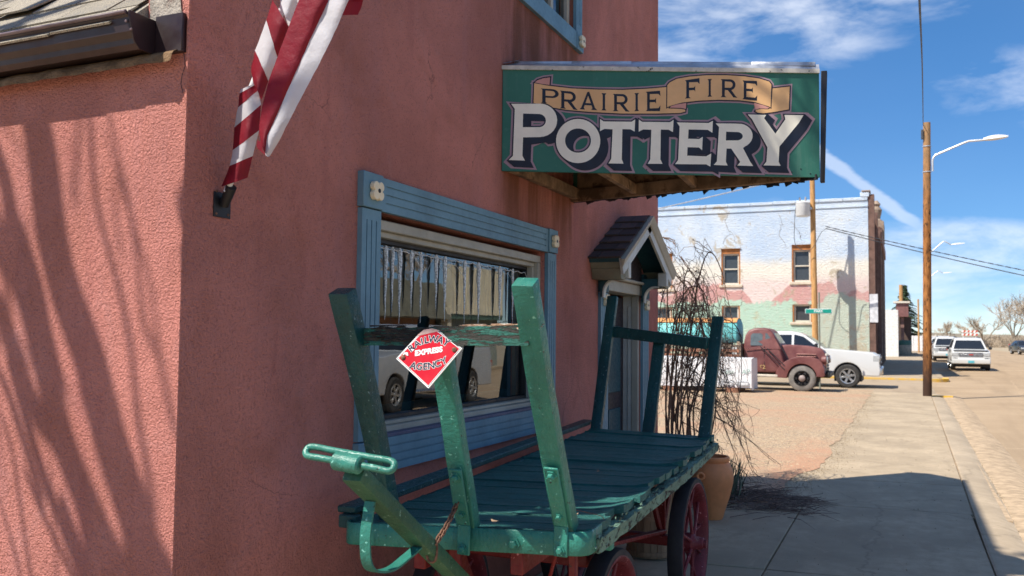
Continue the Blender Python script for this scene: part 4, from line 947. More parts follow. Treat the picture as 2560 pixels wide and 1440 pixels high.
M_TONGUE = m_cartpaint('tongue_olive_green', (0.036, 0.115, 0.060), 0.4, (0.16, 0.12, 0.05), (0.64, 0.72), 6, (1, 1, 1), 0.4, 0.5)
M_HANDLE = m_cartpaint('handle_pale_green', (0.040, 0.195, 0.145), 0.35, (0.40, 0.50, 0.42), (0.66, 0.72), 12, (1, 1, 1), 0.28, 0.4)
M_RED = m_cartpaint('undercarriage_red', (0.17, 0.013, 0.012), 0.4, (0.12, 0.035, 0.025), (0.58, 0.66), 8, (1, 1, 1), 0.5, 0.3)
M_RIM = m_cartpaint('wheel_rim_red', (0.16, 0.022, 0.030), 0.5, (0.30, 0.20, 0.16), (0.62, 0.70), 10, (1, 1, 1), 0.5, 0.4)
M_TYRE = mat('hard_rubber_tyre', (0.016, 0.016, 0.020), 0.75, var=0.3, vscale=8, bump=0.3, bscale=40, obj=False)
M_RUST = mat('rusty_iron', (0.20, 0.10, 0.06), 0.75, 0.3, var=0.5, vscale=60, bump=0.5, bscale=150, bdist=0.001, obj=False)
M_LEAF = mat('dead_leaf', (0.42, 0.28, 0.17), 0.8)

FRc, FLc, RRc, RLc = Vector((-0.985, 2.905, .945)), Vector((-1.955, 2.845, .902)), Vector((-1.165, 6.10, .935)), Vector((-2.105, 6.15, .945))
def deck(u, v, h=0.0):            # u: 0 front .. 1 rear, v: 0 left (wall) .. 1 right
    p = FLc.lerp(FRc, v).lerp(RLc.lerp(RRc, v), u)
    p.z += h - 0.018*math.sin(math.pi*u)*1.0
    return p
cart = thing('baggage_cart', 'old green railway baggage cart with slatted end stakes and red wheels', 'cart', (-1.55, 4.5, 0))
LEN = 3.25
# --- deck planks, laid crosswise, cupped and curled up at the street edge
pr = random.Random(31); NP = 21
for i in range(NP):
    u0, u1 = (i + 0.035)/NP, (i + 0.965)/NP; dz = pr.uniform(-.006, .006); curl = pr.uniform(0.010, 0.028); cup = pr.uniform(0.002, 0.010); v1 = 0.985 + pr.uniform(-.02, .022)
    if i == 0: u0 = 0.012
    def top(a, b_, h):
        v = 0.02 + (v1 - 0.02)*b_; p = deck(u0 + (u1-u0)*a, v, h + dz + curl*max(0, (v - 0.86)/0.14)**2)
        p.z += cup*(2*a - 1)**2 + 0.0025*noise.noise((p.x*9, p.y*40, 1.0))
        p.y += 0.004*noise.noise((p.x*7, i*1.7, 0)); return p
    b = MB(); NX = 14; NYp = 4
    b.grid(lambda a, c: top(c, a, 0.0), NX, NYp); b.grid(lambda a, c: top(c, 1 - a, -0.030), NX, NYp)
    o = len(b.v)//2; w = NYp + 1
    for k in range(NX):           # long edges
        A, B = k*w, (k+1)*w; A2, B2 = o + (NX-k)*w, o + (NX-k-1)*w
        b.f.append((A, A2, B2, B)); b.f.append((A + NYp, B + NYp, B2 + NYp, A2 + NYp)); b.mi += [0, 0]
    for k in range(NYp):
        b.f.append((k, k+1, o + NX*w + k + 1, o + NX*w + k)); b.f.append((NX*w + k, o + k, o + k + 1, NX*w + k + 1)); b.mi += [0, 0]
    b.build('deck_plank', M_CDECK, cart, smooth=50)
# --- frame: front iron band with rounded street corner, side sills, rear sill
def band(pts, z0, z1, th, name, m):
    b = MB(); n = len(pts)
    for i, p in enumerate(pts):
        d = (pts[min(i+1, n-1)] - pts[max(i-1, 0)]); d.z = 0; d.normalize(); nn = Vector((d.y, -d.x, 0))
        b.v += [p + Vector((0,0,z0)), p + Vector((0,0,z1)), p + Vector((0,0,z1)) - nn*th, p + Vector((0,0,z0)) - nn*th]
    for i in range(n - 1):
        for k in range(4): b.f.append((i*4+k, i*4+(k+1) % 4, (i+1)*4+(k+1) % 4, (i+1)*4+k)); b.mi.append(0)
    b.f += [(0,1,2,3), ((n-1)*4+3, (n-1)*4+2, (n-1)*4+1, (n-1)*4)]; b.mi += [0, 0]
    return b.build(name, m, cart, bevel=0.003, smooth=50)
fr0, fl0 = deck(0, 1), deck(0, 0); rc = 0.055
dirx = (fr0 - fl0).normalized(); diry = (deck(1, 1) - fr0).normalized()
corner = [fr0 + dirx*(-rc + rc*math.sin(rad(a))) + diry*(rc - rc*math.cos(rad(a))) + Vector((0, -0.012, 0)) for a in range(0, 91, 15)]
cl = [fl0 - dirx*(-rc + rc*math.sin(rad(a))) + diry*(rc - rc*math.cos(rad(a))) + Vector((0, -0.012, 0)) for a in range(90, -1, -15)]
front = cl + [fl0.lerp(fr0, f) + Vector((0, -0.012, 0)) for f in (0.2, 0.4, 0.6, 0.8)] + corner + [corner[-1] + diry*f for f in (0.06, 0.12)]
band(front, -0.078, 0.004, 0.012, 'front_band', M_CG)
ss = MB()
for i in range(40):               # street-side sill: ragged, peeling
    u0, u1 = 0.025 + 0.975*i/40, 0.025 + 0.975*(i+1)/40
    def sp(u, h, out): 
        q = deck(u, 1, h); q.x += out + 0.006*noise.noise((q.y*14, h*40, 2)); q.z += 0.006*noise.noise((q.y*9, out*30, 0)); return q
    ss.hexa([sp(u0, -0.082, 0.012), sp(u1, -0.082, 0.012), sp(u1, -0.082, -0.045), sp(u0, -0.082, -0.045)], [sp(u0, -0.032, 0.014), sp(u1, -0.032, 0.014), sp(u1, -0.032, -0.045), sp(u0, -0.032, -0.045)])
ss.build('street_side_sill', M_CEDGE, cart, smooth=30)
fk = MB(); fr_ = random.Random(77)
for i in range(90):              # curled paint flakes and splintered plank ends along that edge
    u = fr_.random()**1.0; q = deck(u, 1.0, 0); w = fr_.uniform(0.005, 0.022); h = fr_.uniform(0.004, 0.015); z = fr_.uniform(-0.06, 0.004)
    o = 0.011 + fr_.uniform(0, 0.006); tilt = fr_.uniform(-0.006, 0.010)
    fk.hexa([q + Vector((o, 0, z - h/2)), q + Vector((o, w, z - h/2 + fr_.uniform(-.01, .01))), q + Vector((o - .003, w, z - h/2)), q + Vector((o - .003, 0, z - h/2))], [q + Vector((o + tilt, 0.003, z + h/2)), q + Vector((o + tilt, w*fr_.uniform(.6, 1.1), z + h/2)), q + Vector((o + tilt - .003, w, z + h/2)), q + Vector((o + tilt - .003, 0.003, z + h/2))])
fk.build('paint_flakes', M_CEDGE, cart, smooth=0, kind='stuff')
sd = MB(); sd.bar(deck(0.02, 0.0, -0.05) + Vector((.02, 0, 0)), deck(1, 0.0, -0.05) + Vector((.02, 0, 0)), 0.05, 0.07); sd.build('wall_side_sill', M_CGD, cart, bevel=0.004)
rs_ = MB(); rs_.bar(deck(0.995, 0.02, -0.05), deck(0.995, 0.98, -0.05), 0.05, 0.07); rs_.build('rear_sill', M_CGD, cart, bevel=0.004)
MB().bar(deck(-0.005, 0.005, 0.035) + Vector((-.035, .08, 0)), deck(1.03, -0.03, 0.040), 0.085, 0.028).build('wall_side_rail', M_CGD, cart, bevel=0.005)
for u in (0.0, 0.03): MB().box((-0.03, -0.02, -0.03), (0.05, 0.02, 0.02), Matrix.Translation(deck(u, 0.0, 0.0) + Vector((-.02, .06, 0)))).build('rail_cleat', M_CGD, cart, bevel=0.004)
for u in (0.2, 0.42, 0.64, 0.85): MB().bar(deck(u, 0.03, -0.062), deck(u, 0.95, -0.062), 0.06, 0.05).build('cross_sill', M_RED, cart, bevel=0.004)
for v in (0.3, 0.7): MB().bar(deck(0.02, v, -0.13), deck(0.98, v, -0.13), 0.05, 0.085).build('long_sill', M_RED, cart, bevel=0.004)
# --- stakes
def stake(p0, p1, w0, w1, th, m, name='stake', face=(0, -1, 0), bend=0.0):
    """tapered timber from p0 to p1: w along the cart's width, th along its length"""
    p0, p1 = Vector(p0), Vector(p1); d = (p1 - p0).normalized(); wv = Vector((1, 0, 0)); wv = (wv - d*wv.dot(d)).normalized(); tv = d.cross(wv).normalized()
    b = MB(); n = 10
    for i in range(n + 1):
        f = i/n; p = p0.lerp(p1, f) + wv*(bend*math.sin(math.pi*f)) + tv*(0.003*noise.noise((f*6, p0.x*5, 0))); w = (w0 + (w1-w0)*f)*(1 + 0.04*noise.noise((f*7, p0.x*9, 4)))
        b.v += [p - wv*w/2 - tv*th/2, p + wv*w/2 - tv*th/2, p + wv*w/2 + tv*th/2, p - wv*w/2 + tv*th/2]
    for i in range(n):
        for k in range(4): b.f.append((i*4+k, i*4+(k+1) % 4, (i+1)*4+(k+1) % 4, (i+1)*4+k)); b.mi.append(0)
    b.f += [(3,2,1,0), (n*4, n*4+1, n*4+2, n*4+3)]; b.mi += [0, 0]
    return b.build(name, m, cart, bevel=0.007, smooth=40, bseg=2)
# front end: leaning out over the tongue
sL0, sL1 = Vector((-1.815, 2.955, 0.92)), Vector((-1.80, 2.586, 1.772))
sM0, sM1 = Vector((-1.445, 2.895, 0.925)), Vector((-1.435, 2.645, 1.585))
sR0, sR1 = Vector((-1.085, 2.945, 0.945)), Vector((-1.045, 2.455, 1.785))
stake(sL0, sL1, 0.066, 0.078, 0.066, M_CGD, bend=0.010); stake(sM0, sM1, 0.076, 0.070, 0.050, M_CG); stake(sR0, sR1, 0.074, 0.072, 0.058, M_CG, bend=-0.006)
# split top rail
def rail(p0, p1, h, th, m, name, rag=0.0, mlo=None):
    b = MB(); n = 40; p0, p1 = Vector(p0), Vector(p1)
    for i in range(n + 1):
        f = i/n; p = p0.lerp(p1, f); hh = h/2; up = hh - rag*max(0, 0.3 + noise.noise((f*11, 3, 0)) + 0.6*noise.noise((f*40, 5, 0)))
        b.v += [p + Vector((0, -th/2, -hh)), p + Vector((0, th/2, -hh)), p + Vector((0, th/2, up)), p + Vector((0, -th/2, up))]
    for i in range(n):
        for k in range(4): b.f.append((i*4+k, i*4+(k+1) % 4, (i+1)*4+(k+1) % 4, (i+1)*4+k)); b.mi.append(0)
    b.f += [(3,2,1,0), (n*4, n*4+1, n*4+2, n*4+3)]; b.mi += [0, 0]
    return b.build(name, m, cart, smooth=35)
ra, rb = Vector((-1.772, 2.688, 1.612)), Vector((-1.062, 2.548, 1.622))
rail(ra, rb, 0.066, 0.040, M_CROT, 'split_top_rail', 0.010)
rot = MB(); wr = random.Random(9)
for k in range(70):               # splintered slivers, charred towards the wall
    f = wr.uniform(0.06, 0.42); z = wr.uniform(-0.020, 0.036) - 0.012*(f > 0.3); p = ra.lerp(rb, f) + Vector((0, -0.021, z)); ln = wr.uniform(0.03, 0.13); d = (rb - ra).normalized()
    rot.hexa([p, p + d*ln + Vector((0, 0, wr.uniform(-.006, .006))), p + d*ln + Vector((0, .004, .002)), p + Vector((0, .004, 0))], [p + Vector((0, -.005*wr.random(), .004)), p + d*ln*.9 + Vector((0, -.002, .003)), p + d*ln*.9 + Vector((0, .003, .004)), p + Vector((0, .003, .006))])
rot.build('charred_splinters', M_ROTD, cart, smooth=0, kind='stuff')
rot = MB()
for k in range(46):
    f = wr.uniform(0.60, 0.95); p = ra.lerp(rb, f) + Vector((0, wr.uniform(-.021, 0), 0.026 + wr.uniform(-.010, .006))); ln = wr.uniform(0.03, 0.10); d = (rb - ra).normalized()
    rot.hexa([p, p + d*ln, p + d*ln + Vector((0, .008, 0)), p + Vector((0, .010, 0))], [p + Vector((0, 0, .005)), p + d*ln*.92 + Vector((0, 0, .004)), p + d*ln*.92 + Vector((0, .007, .005)), p + Vector((0, .009, .006))])
rot.build('bleached_splinters', M_ROTL, cart, smooth=0, kind='stuff')
# rear end: leaning away
M_CGR = M_CGD
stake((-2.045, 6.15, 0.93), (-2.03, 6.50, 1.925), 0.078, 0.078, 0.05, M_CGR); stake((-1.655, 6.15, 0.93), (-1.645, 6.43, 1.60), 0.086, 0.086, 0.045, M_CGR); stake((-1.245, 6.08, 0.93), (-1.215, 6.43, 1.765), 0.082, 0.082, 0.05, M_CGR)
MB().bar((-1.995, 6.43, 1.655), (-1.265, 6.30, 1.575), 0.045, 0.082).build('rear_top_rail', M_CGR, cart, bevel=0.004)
# --- iron stake straps with bolts on the front band
def bolt(p, d, r=0.014, parent=None, m=None):
    M = Matrix.Translation(p) @ Vector(d).to_track_quat('Z', 'Y').to_matrix().to_4x4()
    b = MB(); b.lathe([(r*1.5, 0), (r*1.5, r*0.3), (r, r*0.35), (r, r*1.1), (r*0.7, r*1.35), (0, r*1.35)], 6, M); return b.build('bolt', m or M_CG, parent or cart, smooth=20)
def strap(p0, p1, lean, w):
    a = p0.lerp(p1, 0.0) + Vector((0, -0.04, -0.085)); bq = p0 + Vector((0, -0.038, 0.02)); cq = p0.lerp(p1, lean) + Vector((0, -0.037, 0.01))
    b = MB()
    for s, e in ((a, bq), (bq, cq)): b.bar(s, e, w, 0.010, up=(0, 1, 0.3))
    b.build('stake_strap', M_CG, cart, bevel=0.003)
    dd = (cq - bq).normalized(); nrm = Vector((0, -dd.z, dd.y))
    bolt(cq - dd*0.03 + nrm*0.005, nrm); bolt(bq + dd*0.045 + nrm*0.005, nrm, 0.010); bolt(a + Vector((0, -.006, .022)), (0, -1, 0), 0.012)
strap(sR0 + Vector((0, -.02, 0)), sR1 + Vector((0, -.02, 0)), 0.27, 0.052); strap(sM0 + Vector((0.01, -.02, 0)), sM1 + Vector((0.01, -.02, 0)), 0.33, 0.050)
bolt(deck(0, 0.72, -0.045) + Vector((0, -.014, 0)), (0, -1, 0), 0.016)
# --- chain from the middle stake to the tongue
tb0, tb1 = Vector((-1.46, 2.83, 0.765)), Vector((-1.497, 2.200, 1.225))     # tongue, low end to handle
ch0 = sM0.lerp(sM1, 0.16) + Vector((0.0, -0.055, 0)); ch1 = tb0.lerp(tb1, 0.27) + Vector((0.03, -0.02, 0.035))
NL = 11
for i in range(NL):
    f = (i + 0.5)/NL; p = ch0.lerp(ch1, f) - Vector((0, 0, 0.012*math.sin(math.pi*f))); d = (ch1 - ch0).normalized()
    q = d.to_track_quat('X', 'Z').to_matrix().to_4x4() @ Matrix.Rotation((math.pi/2)*(i % 2) + 0.5, 4, 'X')
    l_, w_ = 0.0155, 0.0078
    loop = [(l_*math.cos(rad(a)) + (0.004 if math.cos(rad(a)) > 0 else -0.004), w_*math.sin(rad(a)), 0) for a in range(0, 360, 30)]
    MB().tube([Matrix.Translation(p) @ q @ Vector(c) for c in loop], 0.0030, 6, closed=True).build('chain_link', M_RUST, cart)
hk = [ch1 + Vector(c) for c in ((0, 0, .01), (.004, 0, -.02), (.002, -.004, -.055), (-.012, -.006, -.066), (-.028, -.006, -.055), (-.034, -.006, -.02))]
MB().tube(smoothpath(hk, 5), 0.0045, 7).build('chain_hook', M_RUST, cart)
# --- tongue: flat iron-bound bar, bow strap, cross handle
td = (tb1 - tb0).normalized()
MB().bar(tb0 - td*0.35, tb1 - td*0.03, 0.062, 0.046, up=(0, 0.6, 0.8), w1=0.072, h1=0.052).build('tongue', M_TONGUE, cart, bevel=0.012, bseg=2)
tn = td.cross(Vector((1, 0, 0))).normalized(); tn = -tn if tn.z < 0 else tn       # upward normal of the tongue
bow = [tb0.lerp(tb1, 0.80) - tn*0.028, tb0.lerp(tb1, 0.80) - tn*0.10 + Vector((0, .02, -.05)), tb0.lerp(tb1, 0.72) - tn*0.135 + Vector((0, .01, -.075)), tb0.lerp(tb1, 0.55) - tn*0.13 + Vector((0, 0, -.03)), tb0.lerp(tb1, 0.43) - tn*0.075, tb0.lerp(tb1, 0.38) - tn*0.028]
bp_ = smoothpath(bow, 7); bw_ = MB()
for i in range(len(bp_)):
    d = (bp_[min(i+1, len(bp_)-1)] - bp_[max(i-1, 0)]).normalized(); nn = Vector((1, 0, 0)).cross(d).normalized()
    for (s, k) in ((-1, -1), (1, -1), (1, 1), (-1, 1)): bw_.v.append(bp_[i] + Vector((s*0.018, 0, 0)) + nn*k*0.0035)
for i in range(len(bp_) - 1):
    for k in range(4): bw_.f.append((i*4+k, i*4+(k+1) % 4, (i+1)*4+(k+1) % 4, (i+1)*4+k)); bw_.mi.append(0)
bw_.build('bow_strap', M_CG, cart, smooth=50)
hc_ = tb1 + td*0.012 + tn*0.010
lat = Vector((1, 0.03, -0.095)).normalized(); hf = (td*0.55 - Vector((0, 0.8, 0)) + Vector((0, 0, 0.25))).normalized()
MB().tube([hc_ - lat*0.046 , hc_ + lat*0.046], 0.027, 14).build('tongue_ferrule', M_HANDLE, cart, bevel=0.005)
half = 0.152; dep = 0.031
path = [hc_ + lat*0.05 + tn*0.0, hc_ + lat*0.10 - tn*0.004, hc_ + lat*half*0.92]
loop = [hc_ + lat*0.052] + [hc_ + lat*0.10] + [hc_ + lat*half*0.93] + [hc_ + lat*half + tn*dep*0.5 - td*0.0] + [hc_ + lat*half*0.90 + tn*dep] + [hc_ + lat*half*0.4 + tn*dep] + [hc_ + tn*dep] + [hc_ - lat*half*0.4 + tn*dep] + [hc_ - lat*half*0.90 + tn*dep] + [hc_ - lat*half + tn*dep*0.5] + [hc_ - lat*half*0.93] + [hc_ - lat*0.10] + [hc_ - lat*0.052]
MB().tube(smoothpath(loop, 6), 0.0105, 10).build('loop_handle', M_HANDLE, cart)
# --- running gear
def wheel(cx, cy, r, side, wide=0.085):
    """outer face towards side*x"""
    M = Matrix.Translation((cx, cy, r)) @ Matrix.Rotation(math.pi/2, 4, 'Y')
    MB().lathe([(r - 0.034, -wide/2), (r - 0.006, -wide/2), (r, -wide/2 + 0.012), (r, wide/2 - 0.012), (r - 0.006, wide/2), (r - 0.034, wide/2), (r - 0.034, -wide/2)], 48, M).build('tyre', M_TYRE, cart)
    MB().lathe([(r - 0.075, -wide*0.40), (r - 0.034, -wide*0.52), (r - 0.030, -wide*0.52), (r - 0.030, wide*0.52), (r - 0.036, wide*0.54), (r - 0.052, wide*0.44), (r - 0.06, wide*0.3), (r - 0.066, 0), (r - 0.075, -wide*0.40)], 48, M).build('rim', M_RIM, cart)
    MB().lathe([(0.0, -0.10), (0.05, -0.10), (0.058, -0.07), (0.058, 0.02), (0.04, 0.04), (0.034, 0.085), (0.026, 0.09), (0.026, 0.105), (0.0, 0.105)] if side > 0 else [(0.0, 0.10), (0.05, 0.10), (0.058, 0.07), (0.058, -0.02), (0.04, -0.04), (0.034, -0.085), (0.0, -0.09)], 20, M).build('hub', M_RIM, cart)
    for k in range(12):
        a = 2*math.pi*k/12 + 0.13; d = Vector((0, math.cos(a), math.sin(a))); c = Vector((cx, cy, r))
        MB().tube([c + d*0.05 + Vector((side*(0.02 if k % 2 else -0.03), 0, 0)), c + d*(r - 0.06)], [0.011, 0.009], 7).build('spoke', M_RIM, cart)
RW, FWh = 0.385, 0.352
wheel(-1.19, 5.36, RW, 1); wheel(-1.97, 5.36, RW, -1); wheel(-1.17, 3.70, FWh, 1); wheel(-1.93, 3.68, FWh, -1)
MB().bar((-1.95, 5.36, RW), (-1.2, 5.36, RW), 0.06, 0.06).build('rear_axle', M_RED, cart, bevel=0.004)
MB().bar((-1.92, 3.69, FWh), (-1.2, 3.69, FWh), 0.06, 0.06).build('front_axle', M_RED, cart, bevel=0.004)
for x in (-1.36, -1.78):
    for y in (5.02, 5.70):
        MB().bar((x, y, 0.82), (x, 5.36, RW + 0.02), 0.045, 0.022, up=(1, 0, 0)).build('axle_brace', M_RED, cart, bevel=0.003)
    MB().bar((x, 5.36, RW), (x, 5.36, 0.82), 0.05, 0.03, up=(0, 1, 0)).build('axle_post', M_RED, cart, bevel=0.003)
MB().bar((-1.75, 5.36, RW + 0.02), (-1.75, 4.0, 0.50), 0.03, 0.03).build('reach_bar', M_RED, cart, bevel=0.003)
MB().bar((-1.34, 5.32, RW + 0.06), (-1.34, 4.2, 0.60), 0.05, 0.02).build('reach_bar', M_RED, cart, bevel=0.003)
MB().lathe([(0.22, -0.02), (0.25, -0.02), (0.25, 0.02), (0.22, 0.02), (0.22, -0.02)], 28, Matrix.Translation((-1.55, 3.69, 0.735))).build('turntable_ring', M_RED, cart)
MB().bar((-1.85, 3.69, 0.665), (-1.25, 3.69, 0.665), 0.09, 0.08).build('front_bolster', M_RED, cart, bevel=0.005)
for x in (-1.70,): MB().bar((x, 3.22 if x != -1.12 else 3.3, 0.86), (x + 0.0, 3.60, 0.30), 0.048, 0.03, up=(1, 0, 0)).build('fork_brace', M_RED, cart, bevel=0.003)
MB().bar((-1.555, 3.02, 0.86), (-1.555, 3.05, 0.42), 0.055, 0.05, up=(0, 1, 0)).build('king_post', M_RED, cart, bevel=0.004)
MB().bar((-1.10, 3.05, 0.86), (-1.10, 3.07, 0.45), 0.028, 0.028, up=(0, 1, 0)).build('stay_rod', M_RED, cart, bevel=0.003)
MB().tube([(-1.13, 2.97, 0.86), (-1.32, 3.3, 0.55), (-1.42, 3.5, 0.42)], 0.007, 6).build('stay_rod', M_RED, cart)
MB().box((-1.03, 3.16, 0.83), (-0.99, 3.20, 0.885)).build('corner_peg', M_CG, cart, bevel=0.004)
wb = MB(); wb.tube(smoothpath([(-1.10, 2.90, 1.025), (-1.05, 2.95, 1.01), (-0.99, 3.02, 0.985), (-0.985, 3.06, 0.965)], 5), 0.0012, 4); wb.build('wire_scrap', M_RUST, cart)
lr = random.Random(2)
for k, (u, v, lb) in enumerate(((0.022, 0.61, 'small dead leaf at the foot of the middle front stake'), (0.085, 0.86, 'small dead leaf on the deck beside the street-side stake'), (0.45, 0.62, 'small dead leaf lying halfway along the cart deck'))):
    p = deck(u, v, 0.012); a = lr.uniform(0, 6.3); s = lr.uniform(0.012, 0.02)
    lf = MB(); lf.grid(lambda i, j: p + Vector((s*(2*i-1)*math.cos(a) - s*.5*(2*j-1)*math.sin(math.pi*i)*math.sin(a), s*(2*i-1)*math.sin(a) + s*.5*(2*j-1)*math.sin(math.pi*i)*math.cos(a), 0.006*(2*i-1)**2 + 0.004*j)), 5, 3)
    lf.build('dry_leaf', M_LEAF, label=lb, cat='leaf', group='dead leaves on the cart deck', recalc=False)
# ================================================================== ENAMEL DIAMOND SIGN on the cart rail
M_EN = mat('red_enamel', (0.52, 0.006, 0.012), 0.16, var=0.06, rvar=0.04, spec=0.6)
M_ENW = mat('white_enamel', (0.78, 0.78, 0.74), 0.2, var=0.05); M_ENK = mat('navy_enamel', (0.012, 0.012, 0.03), 0.2)
M_SCUFF = mat('chipped_enamel_grey', (0.42, 0.24, 0.20), 0.5, var=0.3, vscale=25)
Dc = Vector((-1.436, 2.566, 1.553)); dn = Vector((0.08, -1, 0.40)).normalized(); dx_ = Vector((1, 0.20, 0.14)); dx_ = (dx_ - dn*dx_.dot(dn)).normalized(); dz_ = dn.cross(dx_); dz_ = -dz_ if dz_.z < 0 else dz_
dia = thing('enamel_sign', 'red diamond-shaped enamel plate lettered in white on the cart rail', 'sign', Dc - Vector((0, 0, 0.1)))
def dpl(a, b, d): return Dc + dx_*a + dz_*b + dn*d
def diamond(r, top): return [(-r, 0.004), (0, -r), (r, 0.004)] + ([(r*0.30, r*0.70), (r*0.1, r*0.79), (-r*0.15, r*0.79), (-r*0.36, r*0.64)] if top else [(0, r)])
RD = 0.118
MB().prism(diamond(RD, True), lambda a, c, q: dpl(a, c*1.0, q), -0.002, 0.002).build('plate', M_ENW, dia)
MB().prism(diamond(RD - 0.0045, True), lambda a, c, q: dpl(a, c, q), 0.002, 0.0024).build('navy_line', M_ENK, dia)
MB().prism(diamond(RD - 0.0065, True), lambda a, c, q: dpl(a, c, q), 0.0024, 0.0028).build('white_line', M_ENW, dia)
MB().prism(diamond(RD - 0.0095, True), lambda a, c, q: dpl(a, c, q), 0.0028, 0.0032).build('red_field', M_EN, dia)
MB().prism([(-0.040, 0.0735), (0.032, 0.0785), (0.034, 0.083), (0.012, 0.093), (-0.018, 0.093), (-0.043, 0.076)], lambda a, c, q: dpl(a, c, q), 0.0032, 0.0037).build('chipped_crown', M_SCUFF, dia)
def dtext(s, cx, cy, size, rot, depth, m, name, off=0.0):
    b = MB(); vs, fs = text2d(s, size, off); c, n_ = math.cos(rot), math.sin(rot)
    b.add([dpl(cx + (x*c - y*n_), cy + (x*n_ + y*c), depth) for x, y in vs], fs); return b.build(name, m, dia, smooth=0, recalc=False)
def arcword(word, R, cy, spread, up, size):
    n = len(word); wd = {'I': .52, 'L': .86, 'W': 1.22, 'E': .9, 'A': 1.02}; ws = [wd.get(q, 1.0) for q in word]; tot = sum(ws); acc = 0.0
    for i, chh in enumerate(word):
        a = spread*(acc + ws[i]/2 - tot/2); acc += ws[i]; x = R*math.sin(a); y = cy + (R*math.cos(a) - R if up else R - R*math.cos(a)); rot = -a if up else a
        dtext(chh, x, y, size, rot, 0.0040, M_ENW, 'letter', 0.0019); dtext(chh, x, y, size, rot, 0.0048, M_ENK, 'letter_inline', 0.0005)
arcword('RAILWAY', 0.105, 0.053, 0.225, True, 0.034); arcword('AGENCY', 0.16, -0.042, 0.142, False, 0.033)
dtext('EXPRESS', 0.0, 0.0105, 0.0265, 0.0, 0.0042, M_ENW, 'lettering', 0.0013)
for sx in (-1, 1):
    M = Matrix.Translation(dpl(sx*0.0915, 0.003, 0.003)) @ dn.to_track_quat('Z', 'Y').to_matrix().to_4x4()
    MB().lathe([(0.0085, 0), (0.008, 0.004), (0.004, 0.007), (0, 0.0075)], 12, M).build('screw', M_RUST, dia)
ds = MB(); ds.prism([(-0.094, 0.010), (-0.086, 0.020), (-0.074, 0.018), (-0.072, 0.006), (-0.078, 0.008), (-0.084, 0.014)], lambda a, c, q: dpl(a, c, q), 0.0032, 0.0060); ds.build('white_chip', M_ENW, dia)
# ================================================================== FLAG by the corner
M_FRED = mat('flag_red_nylon', (0.27, 0.005, 0.020), 0.6, var=0.10, bump=0.5, bscale=22, bdist=0.010)
M_FWHITE = mat('flag_white_nylon', (0.72, 0.70, 0.72), 0.6, var=0.07, bump=0.5, bscale=22, bdist=0.010)
for m_ in (M_FRED, M_FWHITE):          # thin cloth lets some light through
    nt = m_.node_tree; bs = [n for n in nt.nodes if n.type == 'BSDF_PRINCIPLED'][0]; ou = [n for n in nt.nodes if n.type == 'OUTPUT_MATERIAL'][0]
    tl = nt.nodes.new('ShaderNodeBsdfTranslucent'); mx = nt.nodes.new('ShaderNodeMixShader'); mx.inputs[0].default_value = 0.42
    nt.links.new(bs.inputs['Base Color'].links[0].from_socket, tl.inputs['Color'])
    nt.links.new(bs.outputs[0], mx.inputs[1]); nt.links.new(tl.outputs[0], mx.inputs[2]); nt.links.new(mx.outputs[0], ou.inputs[0])
FY = 2.50
def fz(zx, zy, dy=0.0): return ony(520 + zx/2.5714, zy/2.5714, FY + dy)
flag = thing('flag', 'striped red and white flag wrapped round its pole on the wall', 'flag', fz(170, 1190))
cl_ = MB()
def plen(p): return sum((Vector(p[i+1]) - Vector(p[i])).length for i in range(len(p)-1))
def along(p, f):
    L_ = plen(p)*f
    for i in range(len(p)-1):
        a, b = Vector(p[i]), Vector(p[i+1]); s = (b-a).length
        if L_ <= s or i == len(p)-2: return a.lerp(b, min(1, L_/max(s, 1e-9)))
        L_ -= s
def loft(Lp, Rp, colr, nu, nv, bulge, base, ph=0.0, fold=0.0):
    cl_.cur = colr
    def f(u, v):
        a, b = along(Lp, v), along(Rp, v); q = a.lerp(b, u)
        w_ = fold*1.6*noise.noise((q.x*.012, q.y*.010, ph*.3)) + fold*1.2*math.sin((q.x*.9 + q.y*.35)*.045)
        return fz(q.x + 3*noise.noise((q.y*.02, q.x*.01, 3)), q.y, base - bulge*math.sin(math.pi*u) + w_)
    cl_.grid(f, nu, nv)
# wrapped lower part: bands climbing round the pole (front half and back half)
RC = [((210,575),(300,536)),((203,600),(303,545)),((193,690),(322,580)),((168,820),(342,672)),((160,965),(328,838)),((140,1066),(288,1003)),((85,1200),(255,1143))]
for i in range(len(RC) - 1):
    for (bl, bs_) in ((0.034, -0.0), (-0.034, 0.0)): loft([RC[i][0], RC[i+1][0]], [RC[i][1], RC[i+1][1]], [1,0,1,0,1,0][i], 8, 5, bl, bs_, i*1.1, 0.003)
RB = [((440,-60),(600,-30)),((440,-20),(600,0)),((455,0),(520,176)),((375,130),(445,366)),((303,325),(388,520)),((292,535),(346,640))]
LB = [[(500,-60),(460,0)], [(415,0),(375,130)], [(375,130),(303,325)], [(303,325),(275,450),(292,535)]]
RBp = [[(600,-40),(520,176)], [(520,176),(445,366)], [(445,366),(388,520)], [(388,520),(346,640)]]
for i in range(4):
    for bl in (0.034, -0.034): loft(LB[i], RBp[i], [1,0,1,0][i], 8, 8, bl, -0.01, i, 0.003)
loft([(415,-70),(415,0)], [(500,-60),(460,0)], 0, 4, 4, 0.02, -0.01); loft([(640,-470),(460,-60)], [(860,-470),(640,-60)], 0, 6, 10, 0.03, 0.0)
